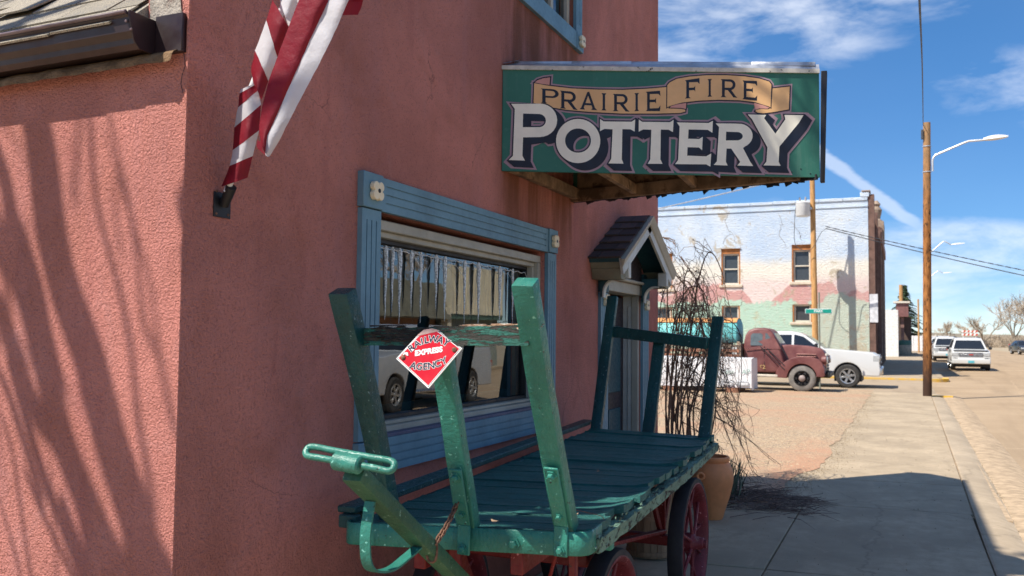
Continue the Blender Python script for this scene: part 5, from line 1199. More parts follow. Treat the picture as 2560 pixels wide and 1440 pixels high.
# free corner hanging in front
Lp = [(800,-470),(640,-120),(585,0),(515,180),(445,370),(390,520),(347,690),(326,830),(342,930),(368,985)]
Dp = [(940,-470),(830,-120),(775,0),(650,270),(495,620),(420,790),(385,860),(374,920),(370,985)]
Rp = [(1030,-470),(970,-120),(905,0),(800,240),(715,410),(540,740),(460,900),(425,960),(398,1002)]
loft(Lp, Dp, 0, 8, 40, 0.018, -0.055, 0, 0.004); loft(Dp, Rp, 1, 6, 40, 0.010, -0.055, 1.5, 0.004)
loft([(368,985),(372,1000)], [(398,1002),(384,1008)], 1, 2, 2, 0, -0.055)
loft([(905,0),(870,60),(858,98)], [(1000,-10),(985,50),(965,95)], 0, 4, 8, 0.01, -0.03); loft([(970,-120),(905,0)], [(1060,-120),(1000,-10)], 0, 4, 5, 0.01, -0.04)
loft([(318,900),(312,950),(372,1000)], [(345,915),(350,960),(380,1004)], 0, 2, 6, 0.0, -0.03)
cl_.cur = 0
cl_.build('cloth', [M_FRED, M_FWHITE], flag, recalc=False, smooth=60)
MB().tube([fz(120, 1235), fz(240, 900), fz(268, 600, 0.005), fz(500, 0, 0.005), fz(860, -760, 0.005)], 0.0125, 10).build('pole', mat('white_flagpole', (0.7, 0.7, 0.7), 0.4), flag)
br = thing('flag_bracket', 'black metal flagpole bracket screwed to the pink wall', 'bracket', (WX, 2.525, 2.045))
bk0, bk1 = onx(533, 478, WX), onx(573, 548, WX)
MB().box((WX + 0.001, bk0.y, bk1.z), (WX + 0.006, bk1.y, bk0.z)).build('plate', M_BLACK, br, bevel=0.001)
MB().tube([(WX + 0.012, bk0.y + 0.045, bk0.z - 0.045), fz(150, 1200)], [0.018, 0.02], 12).build('socket', M_BLACK, br)
for q in ((0.012, 0.012), (0.075, 0.014), (0.012, 0.095), (0.075, 0.095)): MB().lathe([(0.005, 0), (0.004, 0.003), (0, 0.004)], 8, Matrix.Translation((WX + 0.006, bk0.y + q[0], bk1.z + q[1])) @ Matrix.Rotation(math.pi/2, 4, 'Y')).build('screw', M_RUST, br)
# ================================================================== TERRACOTTA JAR
M_TERRA = mat('terracotta', (0.68, 0.255, 0.095), 0.6, var=0.14, vscale=5, bump=0.15, bscale=60, col2=(0.50, 0.24, 0.14), c2=(0.6, 0.8))
jx, jy = -1.575, 8.02
jar = thing('terracotta_jar', 'large terracotta jar with rolled rim behind the cart wheel', 'jar', (jx, jy, 0))
MB().lathe([(0, 0), (0.088, 0), (0.098, 0.02), (0.122, 0.10), (0.160, 0.22), (0.186, 0.33), (0.190, 0.38), (0.182, 0.44), (0.160, 0.490), (0.146, 0.507), (0.150, 0.516), (0.158, 0.530), (0.156, 0.552), (0.146, 0.560), (0.132, 0.556), (0.128, 0.50), (0.15, 0.40), (0.14, 0.25), (0, 0.24)], 48, Matrix.Translation((jx, jy, 0))).build('body', M_TERRA, jar)
hd = []
for s in (1,):
    c = Vector((jx - 0.06, jy - 0.178, 0.40))
    MB().tube([c + Vector((0.028*math.cos(rad(a)), -0.012 - 0.012*math.sin(rad(a)/2), 0.028*math.sin(rad(a)))) for a in range(0, 360, 30)], 0.011, 8, closed=True).build('lug_handle', M_TERRA, jar)
# ================================================================== BUSHEL BASKET under the cart
M_STAVE = mat('bushel_stave_wood', (0.33, 0.20, 0.115), 0.8, var=0.3, vscale=4, bump=0.3, bscale=40, stretch=(6, 6, 0.6), obj=False)
bx_, by_ = -1.735, 6.50
bas = thing('bushel_basket', 'tall wooden stave basket standing on the walk under the cart', 'basket', (bx_, by_, 0))
NSV = 22
for k in range(NSV):
    a = 2*math.pi*k/NSV; r0_, r1_ = 0.165, 0.215; w0, w1 = 2*math.pi*r0_/NSV*0.94, 2*math.pi*r1_/NSV*0.94; d = Vector((math.cos(a), math.sin(a), 0)); s_ = Vector((-d.y, d.x, 0)); o_ = Vector((bx_, by_, 0)); j = 0.003*(k % 2)
    q = lambda r, z, w: [o_ + d*(r + j) - s_*w/2 + Vector((0,0,z)), o_ + d*(r + j) + s_*w/2 + Vector((0,0,z)), o_ + d*(r + j - .006) + s_*w/2 + Vector((0,0,z)), o_ + d*(r + j - .006) - s_*w/2 + Vector((0,0,z))]
    MB().hexa(q(r0_, 0.01, w0), q(r1_, 0.56, w1)).build('stave', M_STAVE, bas, smooth=0)
for z, r in ((0.04, 0.175), (0.30, 0.199), (0.54, 0.222)): MB().lathe([(r - 0.003, -0.014), (r + 0.004, -0.014), (r + 0.004, 0.014), (r - 0.003, 0.014), (r - 0.003, -0.014)], 40, Matrix.Translation((bx_, by_, z))).build('hoop', M_STAVE, bas)
MB().lathe([(0, 0.012), (0.163, 0.012)], 24, Matrix.Translation((bx_, by_, 0))).build('base_board', M_STAVE, bas)
# ================================================================== BARE WEEPING SHRUB behind the corner
M_TWIG = mat('bare_twig_bark', (0.155, 0.098, 0.066), 0.85, var=0.5, vscale=3, obj=False)
M_TWIGT = mat('twig_tip_bark', (0.13, 0.08, 0.055), 0.85, var=0.3, vscale=3, obj=False)
br_ = random.Random(12)
shrub = thing('weeping_shrub', 'bare weeping shrub with tangled arching twigs beside the shop corner', 'shrub', (-2.1, 9.5, 0))
stems, twigs = MB(), MB()
for k in range(20):
    b0 = Vector((-2.12 + br_.gauss(0, .16), 9.50 + br_.gauss(0, .22), 0.0)); b0.x = max(b0.x, -2.5); b0.y = max(b0.y, 9.12)
    ht = br_.uniform(1.4, 2.5); out = br_.uniform(0.02, 0.42)
    p1 = b0 + Vector((br_.gauss(0, .08), br_.gauss(0, .08), ht*0.5)); p2 = b0 + Vector((out*0.35 + br_.gauss(0, .1), br_.gauss(0, .2), ht)); p3 = b0 + Vector((out*0.75 + br_.gauss(0, .08), br_.gauss(0, .3), ht*0.93)); p4 = b0 + Vector((out + br_.gauss(0, .1), br_.gauss(0, .35), ht*br_.uniform(.35, .7)))
    P = smoothpath([b0, p1, p2, p3, p4], 6); n = len(P)
    for i in range(n): P[i] = P[i] + Vector((noise.noise((P[i].z*3, k, 0)), noise.noise((P[i].z*3, k, 5)), 0))*0.03
    stems.tube(P, [0.011*(1 - 0.75*i/n) for i in range(n)], 5)
    for j in range(20):
        i = br_.randrange(int(n*0.25), n); q = P[i]; L_ = br_.uniform(0.2, 0.62); dxx = br_.gauss(0.18, .42)
        a = q + Vector((dxx*L_*0.6, br_.gauss(0, .12), br_.uniform(.0, .16))); b = q + Vector((dxx*L_ + br_.gauss(0, .06), br_.gauss(0, .18), -L_*br_.uniform(.0, .6))); c = b + Vector((dxx*0.25 + br_.gauss(0, .10), br_.gauss(0, .08), -L_*br_.uniform(-.1, .6)))
        for w in (a, b, c): w.z = max(w.z, 0.04); w.y = max(w.y, 9.0); w.x = min(w.x, -1.62 + br_.gauss(0, .06) - 0.22*max(0, w.z - 1.1))
        pts = smoothpath([q, a, b, c], 4); m = len(pts)
        pts = [p + Vector((br_.gauss(0, .012), br_.gauss(0, .012), br_.gauss(0, .009))) for p in pts]
        twigs.tube(pts, [0.0034*(1 - 0.7*t_/m) for t_ in range(m)], 3, cap=False)
# long whips reaching out over the gravel
for (pts) in (((1700,640),(1740,700),(1765,760),(1772,830)), ((1690,760),(1730,800),(1790,880),(1850,1040),(1875,1150)), ((1700,900),(1770,960),(1830,1060),(1860,1130),(1885,1190)), ((1720,980),(1790,1010),(1845,1050),(1850,1110)), ((1700,1000),(1780,1040),(1850,1080),(1940,1155)), ((1760,1150),(1800,1145),(1840,1160),(1870,1190)), ((1645,588),(1670,600),(1685,604)), ((1645,590),(1672,620),(1700,655)), ((1690,820),(1760,860),(1800,960),(1815,1010)), ((1700,1050),(1750,1080),(1790,1110),(1800,1130)), ((1650,640),(1690,680),(1730,760),(1745,860)), ((1655,660),(1720,720),(1752,800),(1762,900)), ((1700,940),(1740,960),(1800,1040),(1845,1160))):
    for r in range(2):
        Y_ = 9.35 + 0.25*r + br_.uniform(-.12, .12); q = smoothpath([ony(px + 6*r*br_.uniform(-1, 1), py + br_.uniform(-6, 6)*r, Y_) for px, py in pts], 5); q = [p + Vector((br_.gauss(0, .004), 0, br_.gauss(0, .004))) for p in q]; m = len(q)
        twigs.tube(q, [0.0048*(1 - 0.6*t_/m) for t_ in range(m)], 4, cap=False)
        for j in range(7):
            i = br_.randrange(2, m); s_ = q[i]; d = Vector((br_.uniform(-.05, .14), br_.gauss(0, .05), -br_.uniform(.02, .16)))
            twigs.tube([s_, s_ + d*0.5 + Vector((0.02, 0, 0.01)), s_ + d], [0.0028, 0.0022, 0.001], 3, cap=False)
stems.build('stem', M_TWIG, shrub, kind='stuff', recalc=False); twigs.build('twigs', M_TWIG, shrub, kind='stuff', recalc=False)
# dry stalks heaped at its foot and a grey-green tuft
heap = MB()
for k in range(330):
    x = br_.gauss(-1.42, .30); y = 8.95 + br_.gauss(0, .26); L_ = br_.uniform(.12, .5); a = br_.gauss(0.15, .7); z = max(0.008, 0.17*math.exp(-((x + 1.5)/.3)**2 - ((y - 8.95)/.3)**2)*br_.random() + 0.01)
    if x < -2.1 or x > -0.72: continue
    p = Vector((x, y, z)); d = Vector((math.cos(a), math.sin(a), br_.gauss(0, .12)))*L_; q = p + d; q.z = max(0.006, q.z)
    heap.tube([p, p.lerp(q, .5) + Vector((0, br_.gauss(0, .02), br_.gauss(.01, .015))), q], [0.004, 0.0032, 0.0015], 3, cap=False)
heap.build('dry_stalks', mat('grey_brown_stalks', (0.17, 0.115, 0.09), 0.9, var=0.45, vscale=12, obj=False), kind='stuff', label='heap of dry brown stalks spilled over the walk', cat='stalks', recalc=False)
tuft = MB()
for k in range(260):
    x = br_.gauss(-1.70, .11); y = 9.0 + br_.gauss(0, .16); h = br_.uniform(.16, .44); p = Vector((x, y, 0.05)); q = p + Vector((br_.gauss(0.05, .07), br_.gauss(0, .06), h)); w = Vector((br_.uniform(-1, 1), br_.uniform(-1, 1), 0)).normalized()*0.006
    tuft.add([p - w, p + w, p.lerp(q, .6) + w, q, p.lerp(q, .6) - w], [(0, 1, 2, 3, 4)])
tuft.build('lavender_tuft', mat('grey_green_leaf', (0.12, 0.15, 0.10), 0.85, var=0.4, vscale=12, obj=False), label='grey green bushy tuft growing behind the terracotta jar', cat='plant', recalc=False, kind='stuff')
# ================================================================== ACROSS THE SIDE STREET: the mural building
MY = 42.0; MXR = ony(2172, 700, MY).x
def mz(px, py): return ony(px, py, MY).z
ZB, ZW, ZM, ZG, ZT = mz(1900, 645), mz(1900, 690), mz(1900, 722), mz(1900, 752), mz(2160, 500)
t = NT('painted_mural_wall'); p = t.sepxyz()
n1 = t.noise(0.55, 5, 0.6); n2 = t.noise(2.3, 6, 0.65); n3 = t.noise(0.42, 2.5, 0.55, vec=t.mapped((1, 1, 0.02), (4.3, 0, 0))); hi = t.noise(6, 6, 0.7, vec=t.mapped((1, 1, 2.6)))
z = t.math('ADD', p[2], t.math('MULTIPLY', t.math('SUBTRACT', n2, 0.5), 0.35))
c = t.mix(t.rng(n1, 0.3, 0.7), (0.52, 0.64, 0.80), (0.70, 0.77, 0.84))
c = t.mix(t.rng(z, ZB + 0.15, ZB - 0.45), c, (0.84, 0.79, 0.69))
c = t.mix(t.rng(z, ZM + 0.75, ZM + 0.15), c, (0.82, 0.67, 0.62))
mt = t.math('ADD', p[2], t.math('MULTIPLY', t.math('ABSOLUTE', t.math('SUBTRACT', n3, 0.5)), 5.0)); mt = t.math('ADD', mt, t.math('MULTIPLY', t.math('SUBTRACT', n2, 0.5), 0.10))
c = t.mix(t.rng(mt, ZM + 0.34, ZM + 0.26), c, (0.66, 0.36, 0.33))
c = t.mix(t.rng(t.math('ADD', p[2], t.math('MULTIPLY', t.math('SUBTRACT', n1, 0.5), 2.4)), ZG + 0.05, ZG - 0.06), c, (0.50, 0.68, 0.54))
c = t.mix(t.math('MULTIPLY', t.rng(n2, 0.52, 0.68), t.rng(p[2], ZG + 0.2, ZG - 0.6)), c, (0.52, 0.52, 0.36))
rsd = t.math('MULTIPLY', t.rng(p[0], MXR - 3.3, MXR - 2.0), t.rng(t.math('ADD', p[2], t.math('MULTIPLY', n1, 1.5)), ZM + 1.9, ZM + 0.2))
c = t.mix(t.math('MULTIPLY', rsd, 0.35), c, (0.58, 0.40, 0.36))
bare = t.math('MULTIPLY', t.rng(t.noise(1.1, 6, 0.7, 0.6), 0.58, 0.66), 0.75)
c = t.mix(bare, c, (0.50, 0.41, 0.28))
c = t.mix(t.math('MULTIPLY', t.rng(hi, 0.50, 0.70), 0.55), c, (0.74, 0.71, 0.64)); c = t.mix(t.math('MULTIPLY', t.rng(hi, 0.40, 0.28), 0.30), c, (0.42, 0.37, 0.30))
bk = t.n.new('ShaderNodeTexBrick'); bk.inputs['Scale'].default_value = 1.0; bk.inputs['Brick Width'].default_value = 0.21; bk.inputs['Row Height'].default_value = 0.075; bk.inputs['Mortar Size'].default_value = 0.012
cx = t.n.new('ShaderNodeCombineXYZ'); t.link(p[0], cx.inputs[0]); t.link(p[2], cx.inputs[1]); t.link(cx.outputs[0], bk.inputs['Vector'])
M_MURAL = t.fin(c, 0.9, 0, t.bump(bk.outputs['Fac'], 0.9, -0.02, t.bump(hi, 0.9, 0.05)), 0.15)
M_BRICK = mat('brown_brick_front', (0.15, 0.085, 0.065), 0.9, var=0.3, vscale=3, bump=0.3, bscale=12, obj=False)
M_BRICKT = mat('tan_brick_front', (0.30, 0.22, 0.16), 0.9, var=0.25, vscale=3, bump=0.3, bscale=12, obj=False)
M_BRICKP = mat('faded_pink_brick', (0.26, 0.15, 0.125), 0.9, var=0.25, vscale=3, obj=False)
M_RUSTW = mat('rust_orange_arch_wood', (0.42, 0.16, 0.05), 0.85, var=0.25, vscale=6, obj=False)
M_WFRAME = mat('pale_window_frame', (0.62, 0.56, 0.46), 0.7, var=0.1, obj=False)
M_SILLST = mat('buff_stone_sill', (0.62, 0.52, 0.40), 0.85, var=0.15, obj=False)
M_DGLASS = mat('dull_window_glass', (0.055, 0.06, 0.065), 0.12, var=0.1, spec=0.6, obj=False)
mur = thing('mural_building', 'two storey brick building with faded desert mural on its side wall', 'building', (MXR - 9, MY + 6, 0))
def P2(px, py): v = ony(px, py, MY); return v.x, v.z
def wrect(a, b): (x0, z1), (x1, z0) = P2(*a), P2(*b); return (x0, x1, z0, z1)
W_UP = [wrect((1803, 619), (1851, 711)), wrect((1979, 609), (2030, 704)), wrect((1628, 632), (1681, 722)), ]
W_LO = [wrect((1804, 764), (1850, 808)), wrect((1981, 761), (2031, 805)), wrect((1630, 768), (1680, 811))]
holes = W_UP + W_LO
mw = MB(); xs = sorted({-32, MXR, *[h[0] for h in holes], *[h[1] for h in holes]}); zs = sorted({-0.1, ZT, *[h[2] for h in holes], *[h[3] for h in holes]})
for i in range(len(xs) - 1):
    for j in range(len(zs) - 1):
        cxm, czm = (xs[i]+xs[i+1])/2, (zs[j]+zs[j+1])/2
        if any(h[0] < cxm < h[1] and h[2] < czm < h[3] for h in holes): continue
        mw.add([(xs[i], MY, zs[j]), (xs[i+1], MY, zs[j]), (xs[i+1], MY, zs[j+1]), (xs[i], MY, zs[j+1])], [(0,1,2,3)])
for h in holes:
    a, c_, d, e = h; D = MY + 0.28
    mw.add([(a, MY, d), (a, D, d), (a, D, e), (a, MY, e)], [(0,1,2,3)]); mw.add([(c_, MY, d), (c_, D, d), (c_, D, e), (c_, MY, e)], [(3,2,1,0)]); mw.add([(a, MY, e), (a, D, e), (c_, D, e), (c_, MY, e)], [(0,1,2,3)]); mw.add([(a, MY, d), (a, D, d), (c_, D, d), (c_, MY, d)], [(3,2,1,0)])
mw.build('mural_wall', M_MURAL, mur, smooth=0, recalc=False)
MB().box((-32, MY + 0.3, -0.1), (MXR - 0.02, MY + 13.0, ZT - 0.1)).build('core', M_BRICK, mur, smooth=0)
pc = MB()
for k in range(30):
    x0 = -32 + (MXR + 32)*k/30; x1 = -32 + (MXR + 32)*(k+1)/30 - 0.01; j = 0.02*noise.noise((k*1.7, 0, 0))
    MB().box((x0, MY - 0.05, ZT - 0.02), (x1, MY + 0.32, ZT + 0.13 + j)).build('coping_stone', M_MURAL, mur, bevel=0.02)
MB().box((-32, MY - 0.035, ZT - 0.30), (MXR - 0.003, MY - 0.001, ZT - 0.25)).build('string_course', M_MURAL, mur, smooth=0)
(px0, pz), (px1, pz1) = P2(2150, 487), P2(2177, 487)
MB().box((px0, MY - 0.06, ZT + 0.131), (MXR + 0.06, MY + 0.6, ZT + 0.36)).build('corner_pier_cap', M_MURAL, mur, bevel=0.02)
MB().box((px0 + 0.06, MY - 0.09, ZT + 0.361), (MXR + 0.11, MY + 0.7, ZT + 0.43)).build('corner_pier_slab', M_BRICKT, mur, bevel=0.02)
for n_, h in enumerate(holes):
    up = n_ < 3; a, c_, d, e = h; top = e - (0.30 if up else 0.0); pr_ = thing('window', None, None, ((a + c_)/2, MY, d)); pr_.parent = mur; pr_.location = Vector(((a + c_)/2, MY, d)) - Vector((MXR - 9, MY + 6, 0))
    fbx = MB(); y0, y1 = MY + 0.10, MY + 0.18; w = 0.075
    fbx.box((a + .06, y0, d), (c_ - .06, y1, d + w)); fbx.box((a + .06, y0, top - w), (c_ - .06, y1, top)); fbx.box((a + .06, y0, d + w), (a + .06 + w, y1, top - w)); fbx.box((c_ - .06 - w, y0, d + w), (c_ - .06, y1, top - w))
    if up: fbx.box((a + .06 + w, y0 + .01, (d + top)/2 - .03), (c_ - .06 - w, y1 - .01, (d + top)/2 + .03))
    fbx.build('frame', M_WFRAME, pr_, bevel=0.008)
    MB().box((a, MY + 0.185, d), (c_, MY + 0.22, top)).build('pane', M_DGLASS, pr_, smooth=0)
    MB().box((a - 0.02, MY + 0.02, d + .0), (a + 0.06, MY + 0.16, e)).build('jamb', M_RUSTW, pr_, smooth=0); MB().box((c_ - 0.06, MY + 0.02, d), (c_ + 0.02, MY + 0.16, e)).build('jamb', M_RUSTW, pr_, smooth=0)
    MB().box((a - 0.10, MY - 0.07, d - 0.13), (c_ + 0.10, MY + 0.12, d - 0.004)).build('sill', M_SILLST, pr_, bevel=0.015)
    if up:
        m_ = (a + c_)/2; hw = (c_ - a)/2
        arch = [(a, top), (c_, top), (c_, e - 0.10)] + [(m_ + hw*math.cos(rad(q)), e - 0.10 + 0.14*math.sin(rad(q))) for q in range(0, 181, 15)]
        MB().prism([(a, top), (c_, top), (c_, e - 0.02), (a, e - 0.02)], lambda x, z_, q: (x, q, z_), MY + 0.03, MY + 0.12).build('arch_board', M_RUSTW, pr_, smooth=0)
        ah = MB(); ar_ = [(m_ + (hw + .03)*math.cos(rad(q)), e - 0.05 + 0.17*math.sin(rad(q))) for q in range(0, 181, 15)]; ar2 = [(m_ + (hw - .02)*math.cos(rad(q)), e - 0.06 + 0.11*math.sin(rad(q))) for q in range(180, -1, -15)]
        ah.prism([(m_ - hw - .03, e - .06)] + list(reversed(ar_)) + [(m_ + hw + .03, e - .06)] , lambda x, z_, q: (x, q, z_), MY - 0.07, MY + 0.10); ah.build('arch_hood', M_MURAL, pr_, smooth=30)
cr = random.Random(14)
def crackline(pts, name='wall_crack'):
    b = MB(); q = smoothpath([Vector((P2(*p)[0], MY - 0.004, P2(*p)[1])) for p in pts], 6); q = [v + Vector((cr.gauss(0, .03), 0, cr.gauss(0, .02))) for v in q]; b.tube(q, [cr.uniform(.004, .012) for _ in q], 4); b.build(name, mat('dark_crack', (0.24, 0.20, 0.16), 0.9), mur)
crackline([(1823, 528), (1814, 560), (1830, 585), (1842, 610)]); crackline([(1830, 585), (1812, 597), (1811, 615)]); crackline([(1946, 535), (1955, 560), (1948, 585), (1970, 622)]); crackline([(1982, 555), (1998, 585), (2004, 608)]); crackline([(1853, 715), (1856, 740), (1852, 765)])
# street front in shade: piers, sign band, dark shop windows
for k in range(9):
    y = MY + 0.02 + k*1.55
    MB().box((MXR - 0.02, y, -0.05), (MXR + (0.26 if k % 2 == 0 else 0.16), y + (0.55 if k % 2 == 0 else 0.28), ZT + (0.25 if k % 4 == 0 else -0.9))).build('brick_pier', M_BRICK if k % 2 == 0 else M_BRICKT, mur, smooth=0)
MB().box((MXR - 0.02, MY + 0.6, 3.0), (MXR + 0.12, MY + 13, 3.9)).build('sign_band', M_BRICKT, mur, smooth=0)
MB().box((MXR - 0.02, MY + 0.6, 6.4), (MXR + 0.12, MY + 13, ZT - 0.3)).build('cornice_band', M_BRICKP, mur, smooth=0)
MB().box((MXR - 0.019, MY + 0.6, 0.5), (MXR + 0.05, MY + 13, 3.0)).build('shop_window_strip', M_DGLASS, mur, smooth=0)
MB().box((MXR - 0.01, MY + 0.5, 3.4), (MXR + 0.35, MY + 0.58, 3.44)).build('sign_arm', M_BLACK, mur, smooth=0)
MB().box((MXR + 0.02, MY - 0.02, 2.35), (MXR + 0.36, MY + 0.015, 3.6)).build('notice_board', mat('pale_notice', (0.62, 0.62, 0.64), 0.7), mur, smooth=0)
# second front, taller, with a stone finial
bl = thing('brick_block', 'taller brown brick front with pale finial beyond the mural building', 'building', (MXR - 4, 64, 0))
Y2, Y3 = 55.1, 70.0; Z2 = 8.9
MB().box((MXR - 9, Y2, -0.1), (MXR - 0.05, Y3, Z2 - 0.7)).build('wall', M_BRICK, bl, smooth=0)
for k in range(5):
    y = Y2 + 0.1 + k*3.5
    MB().box((MXR - 0.05, y, -0.1), (MXR + 0.22, y + 0.8, Z2 - (0 if k in (2, 4) else 0.9))).build('brick_pier', M_BRICKT if k % 2 else M_BRICK, bl, smooth=0)
MB().box((MXR - 0.05, Y2 + 0.3, 6.2), (MXR + 0.16, Y3, 6.9)).build('belt_course', M_BRICKT, bl, smooth=0); MB().box((MXR - 0.05, Y2 + 0.3, Z2 - 1.5), (MXR + 0.30, Y3, Z2 - 0.9)).build('cornice', M_BRICKP, bl, smooth=0)
MB().box((MXR - 0.7, 63.0, Z2 - 0.7), (MXR + 0.3, 66.5, Z2 + 0.55)).build('gable_block', M_BRICKT, bl, smooth=0)
MB().lathe([(0.42, 0), (0.42, 0.2), (0.26, 0.35), (0.34, 0.7), (0.38, 0.95), (0.22, 1.2), (0.30, 1.35), (0.12, 1.6), (0, 1.62)], 12, Matrix.Translation((MXR - 0.2, 64.7, Z2 + 0.55))).build('finial', M_BRICKT, bl)
for k in range(4): MB().box((MXR - 0.05, Y2 + 1.1 + k*3.5, 0.6), (MXR + 0.02, Y2 + 3.4 + k*3.5, 3.4)).build('shop_window', M_DGLASS, bl, smooth=0)
# white narrow front, brown box sign, tank, fence further down
MB().box((-6, 88, -0.1), (MXR + 1.0, 97, 4.3)).build('white_shopfront', mat('white_render', (0.75, 0.74, 0.70), 0.8, obj=False), label='narrow white rendered shopfront beyond the brick block', cat='building', smooth=0)
bs = thing('bar_building', 'dark timber clad bar with brown box sign over the walk', 'building', (-0.5, 104, 0))
MB().box((-8, 99, -0.1), (0.9, 112, 3.9)).build('wall', mat('dark_timber_cladding', (0.10, 0.065, 0.05), 0.85, obj=False), bs, smooth=0)
sx0, sx1 = ony(2240, 780, 98).x, ony(2271, 780, 98).x; sz0, sz1 = ony(2255, 792, 98).z, ony(2255, 757, 98).z
MB().box((sx0, 97.4, sz0), (sx1, 98.6, sz1 - 0.05)).build('box_sign', mat('brown_box_sign', (0.20, 0.085, 0.075), 0.7, obj=False), bs, smooth=0)
MB().box((sx0 - 0.25, 97.2, sz1 - 0.05), (sx1 + 0.15, 98.8, sz1 + 0.14)).build('sign_cap', M_WFRAME, bs, smooth=0)
MB().bar(((sx0+sx1)/2, 98, 0), ((sx0+sx1)/2, 98, sz0), 0.3, 0.3, up=(0,1,0)).build('sign_post', M_BRICKP, bs, smooth=0)
tk = thing('green_tank', 'round green and grey metal tank on the far walk', 'tank', (ony(2259, 870, 101).x, 101, 0))
tx = ony(2259, 870, 101).x
MB().lathe([(0, 0), (0.66, 0), (0.70, 0.05), (0.70, 1.1), (0.66, 1.18), (0, 1.2)], 24, Matrix.Translation((tx, 95.5, 0))).build('body', mat('weathered_grey_metal', (0.26, 0.26, 0.22), 0.7), tk)
MB().lathe([(0.71, 1.05), (0.71, 1.35), (0.6, 1.5), (0, 1.55)], 24, Matrix.Translation((tx, 95.5, 0))).build('lid', mat('dark_green_metal', (0.03, 0.10, 0.08), 0.6), tk)
MB().box((tx - 1.15, 96.5, 0), (tx - 0.75, 96.9, 0.95)).build('blue_bin', mat('blue_plastic', (0.02, 0.06, 0.25), 0.5), label='small blue bin beside the green tank', cat='bin', bevel=0.03)
fe = thing('white_fence', 'white board fence closing the far end of the walk', 'fence', (2.6, 128, 0))
for k in range(9): MB().box((0.9 + k*0.52, 128, 0.1), (0.9 + k*0.52 + 0.49, 128.05, 2.1)).build('board', mat('fence_white', (0.72, 0.71, 0.70), 0.8), fe, smooth=0)
for k in (0, 3, 6, 9): MB().box((0.86 + k*0.52, 128.06, 0), (0.96 + k*0.52, 128.16, 2.3)).build('post', M_WFRAME, fe, smooth=0)
# ================================================================== POLES, LAMPS, WIRES
t = NT('creosoted_pole_wood'); v = t.mapped((2.2, 2.2, 0.5)); a = t.noise(5, 6, 0.7, 0.3, vec=v); p = t.sepxyz()
c = t.mix(t.rng(a, 0.35, 0.65), (0.17, 0.065, 0.020), (0.42, 0.18, 0.055)); c = t.mix(t.rng(t.noise(8, 5, 0.7, vec=t.mapped((2.0, 2.0, 0.7), (3, 3, 3))), 0.54, 0.62), c, (0.06, 0.028, 0.013))
c = t.mix(t.rng(t.math('ADD', p[2], t.math('MULTIPLY', a, 1.2)), 2.2, 0.9), c, (0.055, 0.030, 0.020)); c = t.mix(t.rng(p[2], 4.5, 8.0, 0, 0.55), c, (0.46, 0.31, 0.17))
M_POLE = t.fin(c, 0.85, 0, t.bump(a, 0.7, 0.012), 0.2)
M_POLE2 = mat('pale_pole_wood', (0.50, 0.27, 0.10), 0.85, var=0.3, vscale=5, stretch=(6, 6, 0.5), bump=0.4, bscale=9, bdist=0.01, obj=False)
M_GALV = mat('galvanised_steel', (0.62, 0.63, 0.64), 0.45, 0.6, var=0.1); M_LAMPH = mat('lamp_head_grey', (0.66, 0.66, 0.65), 0.5, var=0.08)
M_WIRE = mat('weathered_cable', (0.06, 0.062, 0.07), 0.7); M_WIREL = mat('bright_cable', (0.55, 0.55, 0.55), 0.5)
p0 = ony(2318.5, 991, 28); p0.z = -0.05; ptop = ony(2317, 307, 28)
pole = thing('utility_pole', 'brown wooden utility pole at the near street corner', 'pole', p0)
MB().tube([p0.lerp(ptop, i/24) for i in range(25)], [0.122 - 0.022*i/24 + 0.003*noise.noise((i, 0, 0)) for i in range(25)], 18).build('shaft', M_POLE, pole)
def lamp(parent, base, tip, rise, head=0.62, r=0.03):
    base, tip = Vector(base), Vector(tip); m1 = base.lerp(tip, .35) + Vector((0, 0, rise*0.5)); m2 = base.lerp(tip, .78) + Vector((0, 0, rise*0.6))
    MB().tube([base + Vector((0, 0, -0.42)), base + Vector((0.0, 0, -0.10)), base + Vector((.03, 0, -0.02)), base.lerp(tip, .06) + Vector((0, 0, .02)), base.lerp(tip, .62) + Vector((0, 0, rise)), base.lerp(tip, .72) + Vector((0, 0, rise*1.05)), tip], r, 8).build('lamp_arm', M_GALV, parent)
    d = (tip - base); d.z *= 0.2; d.normalize()
    hb = MB(); n = 8
    for i in range(n + 1):
        f = i/n; q = tip + d*head*f + Vector((0, 0, 0.01)); w = 0.05 + 0.10*math.sin(math.pi*min(1, f*0.8 + .12)); h = 0.06*math.sin(math.pi*min(1, f*0.85 + .1)) + 0.015; s_ = d.cross(Vector((0, 0, 1))).normalized()
        hb.v += [q - s_*w + Vector((0, 0, -h*.4)), q + s_*w + Vector((0, 0, -h*.4)), q + s_*w*.7 + Vector((0, 0, h)), q - s_*w*.7 + Vector((0, 0, h))]
    for i in range(n):
        for k in range(4): hb.f.append((i*4+k, i*4+(k+1) % 4, (i+1)*4+(k+1) % 4, (i+1)*4+k)); hb.mi.append(0)
    hb.f += [(3,2,1,0), (n*4, n*4+1, n*4+2, n*4+3)]; hb.mi += [0, 0]
    hb.build('lamp_head', M_LAMPH, parent, smooth=50)
lamp(pole, ony(2331, 392, 28), ony(2458, 350, 28), 0.10)
for z in (6.55, 7.3): MB().lathe([(0.108, -.012), (0.118, -.012), (0.118, .012), (0.108, .012), (0.108, -.012)], 18, Matrix.Translation((p0.lerp(ptop, z/8.0)))).build('pole_band', M_GALV, pole)
MB().box((-0.16, -0.12, -0.14), (-0.09, -0.05, 0.14), Matrix.Translation(ptop - Vector((0, 0, .35)))).build('hook_plate', M_WIRE, pole, bevel=0.01)
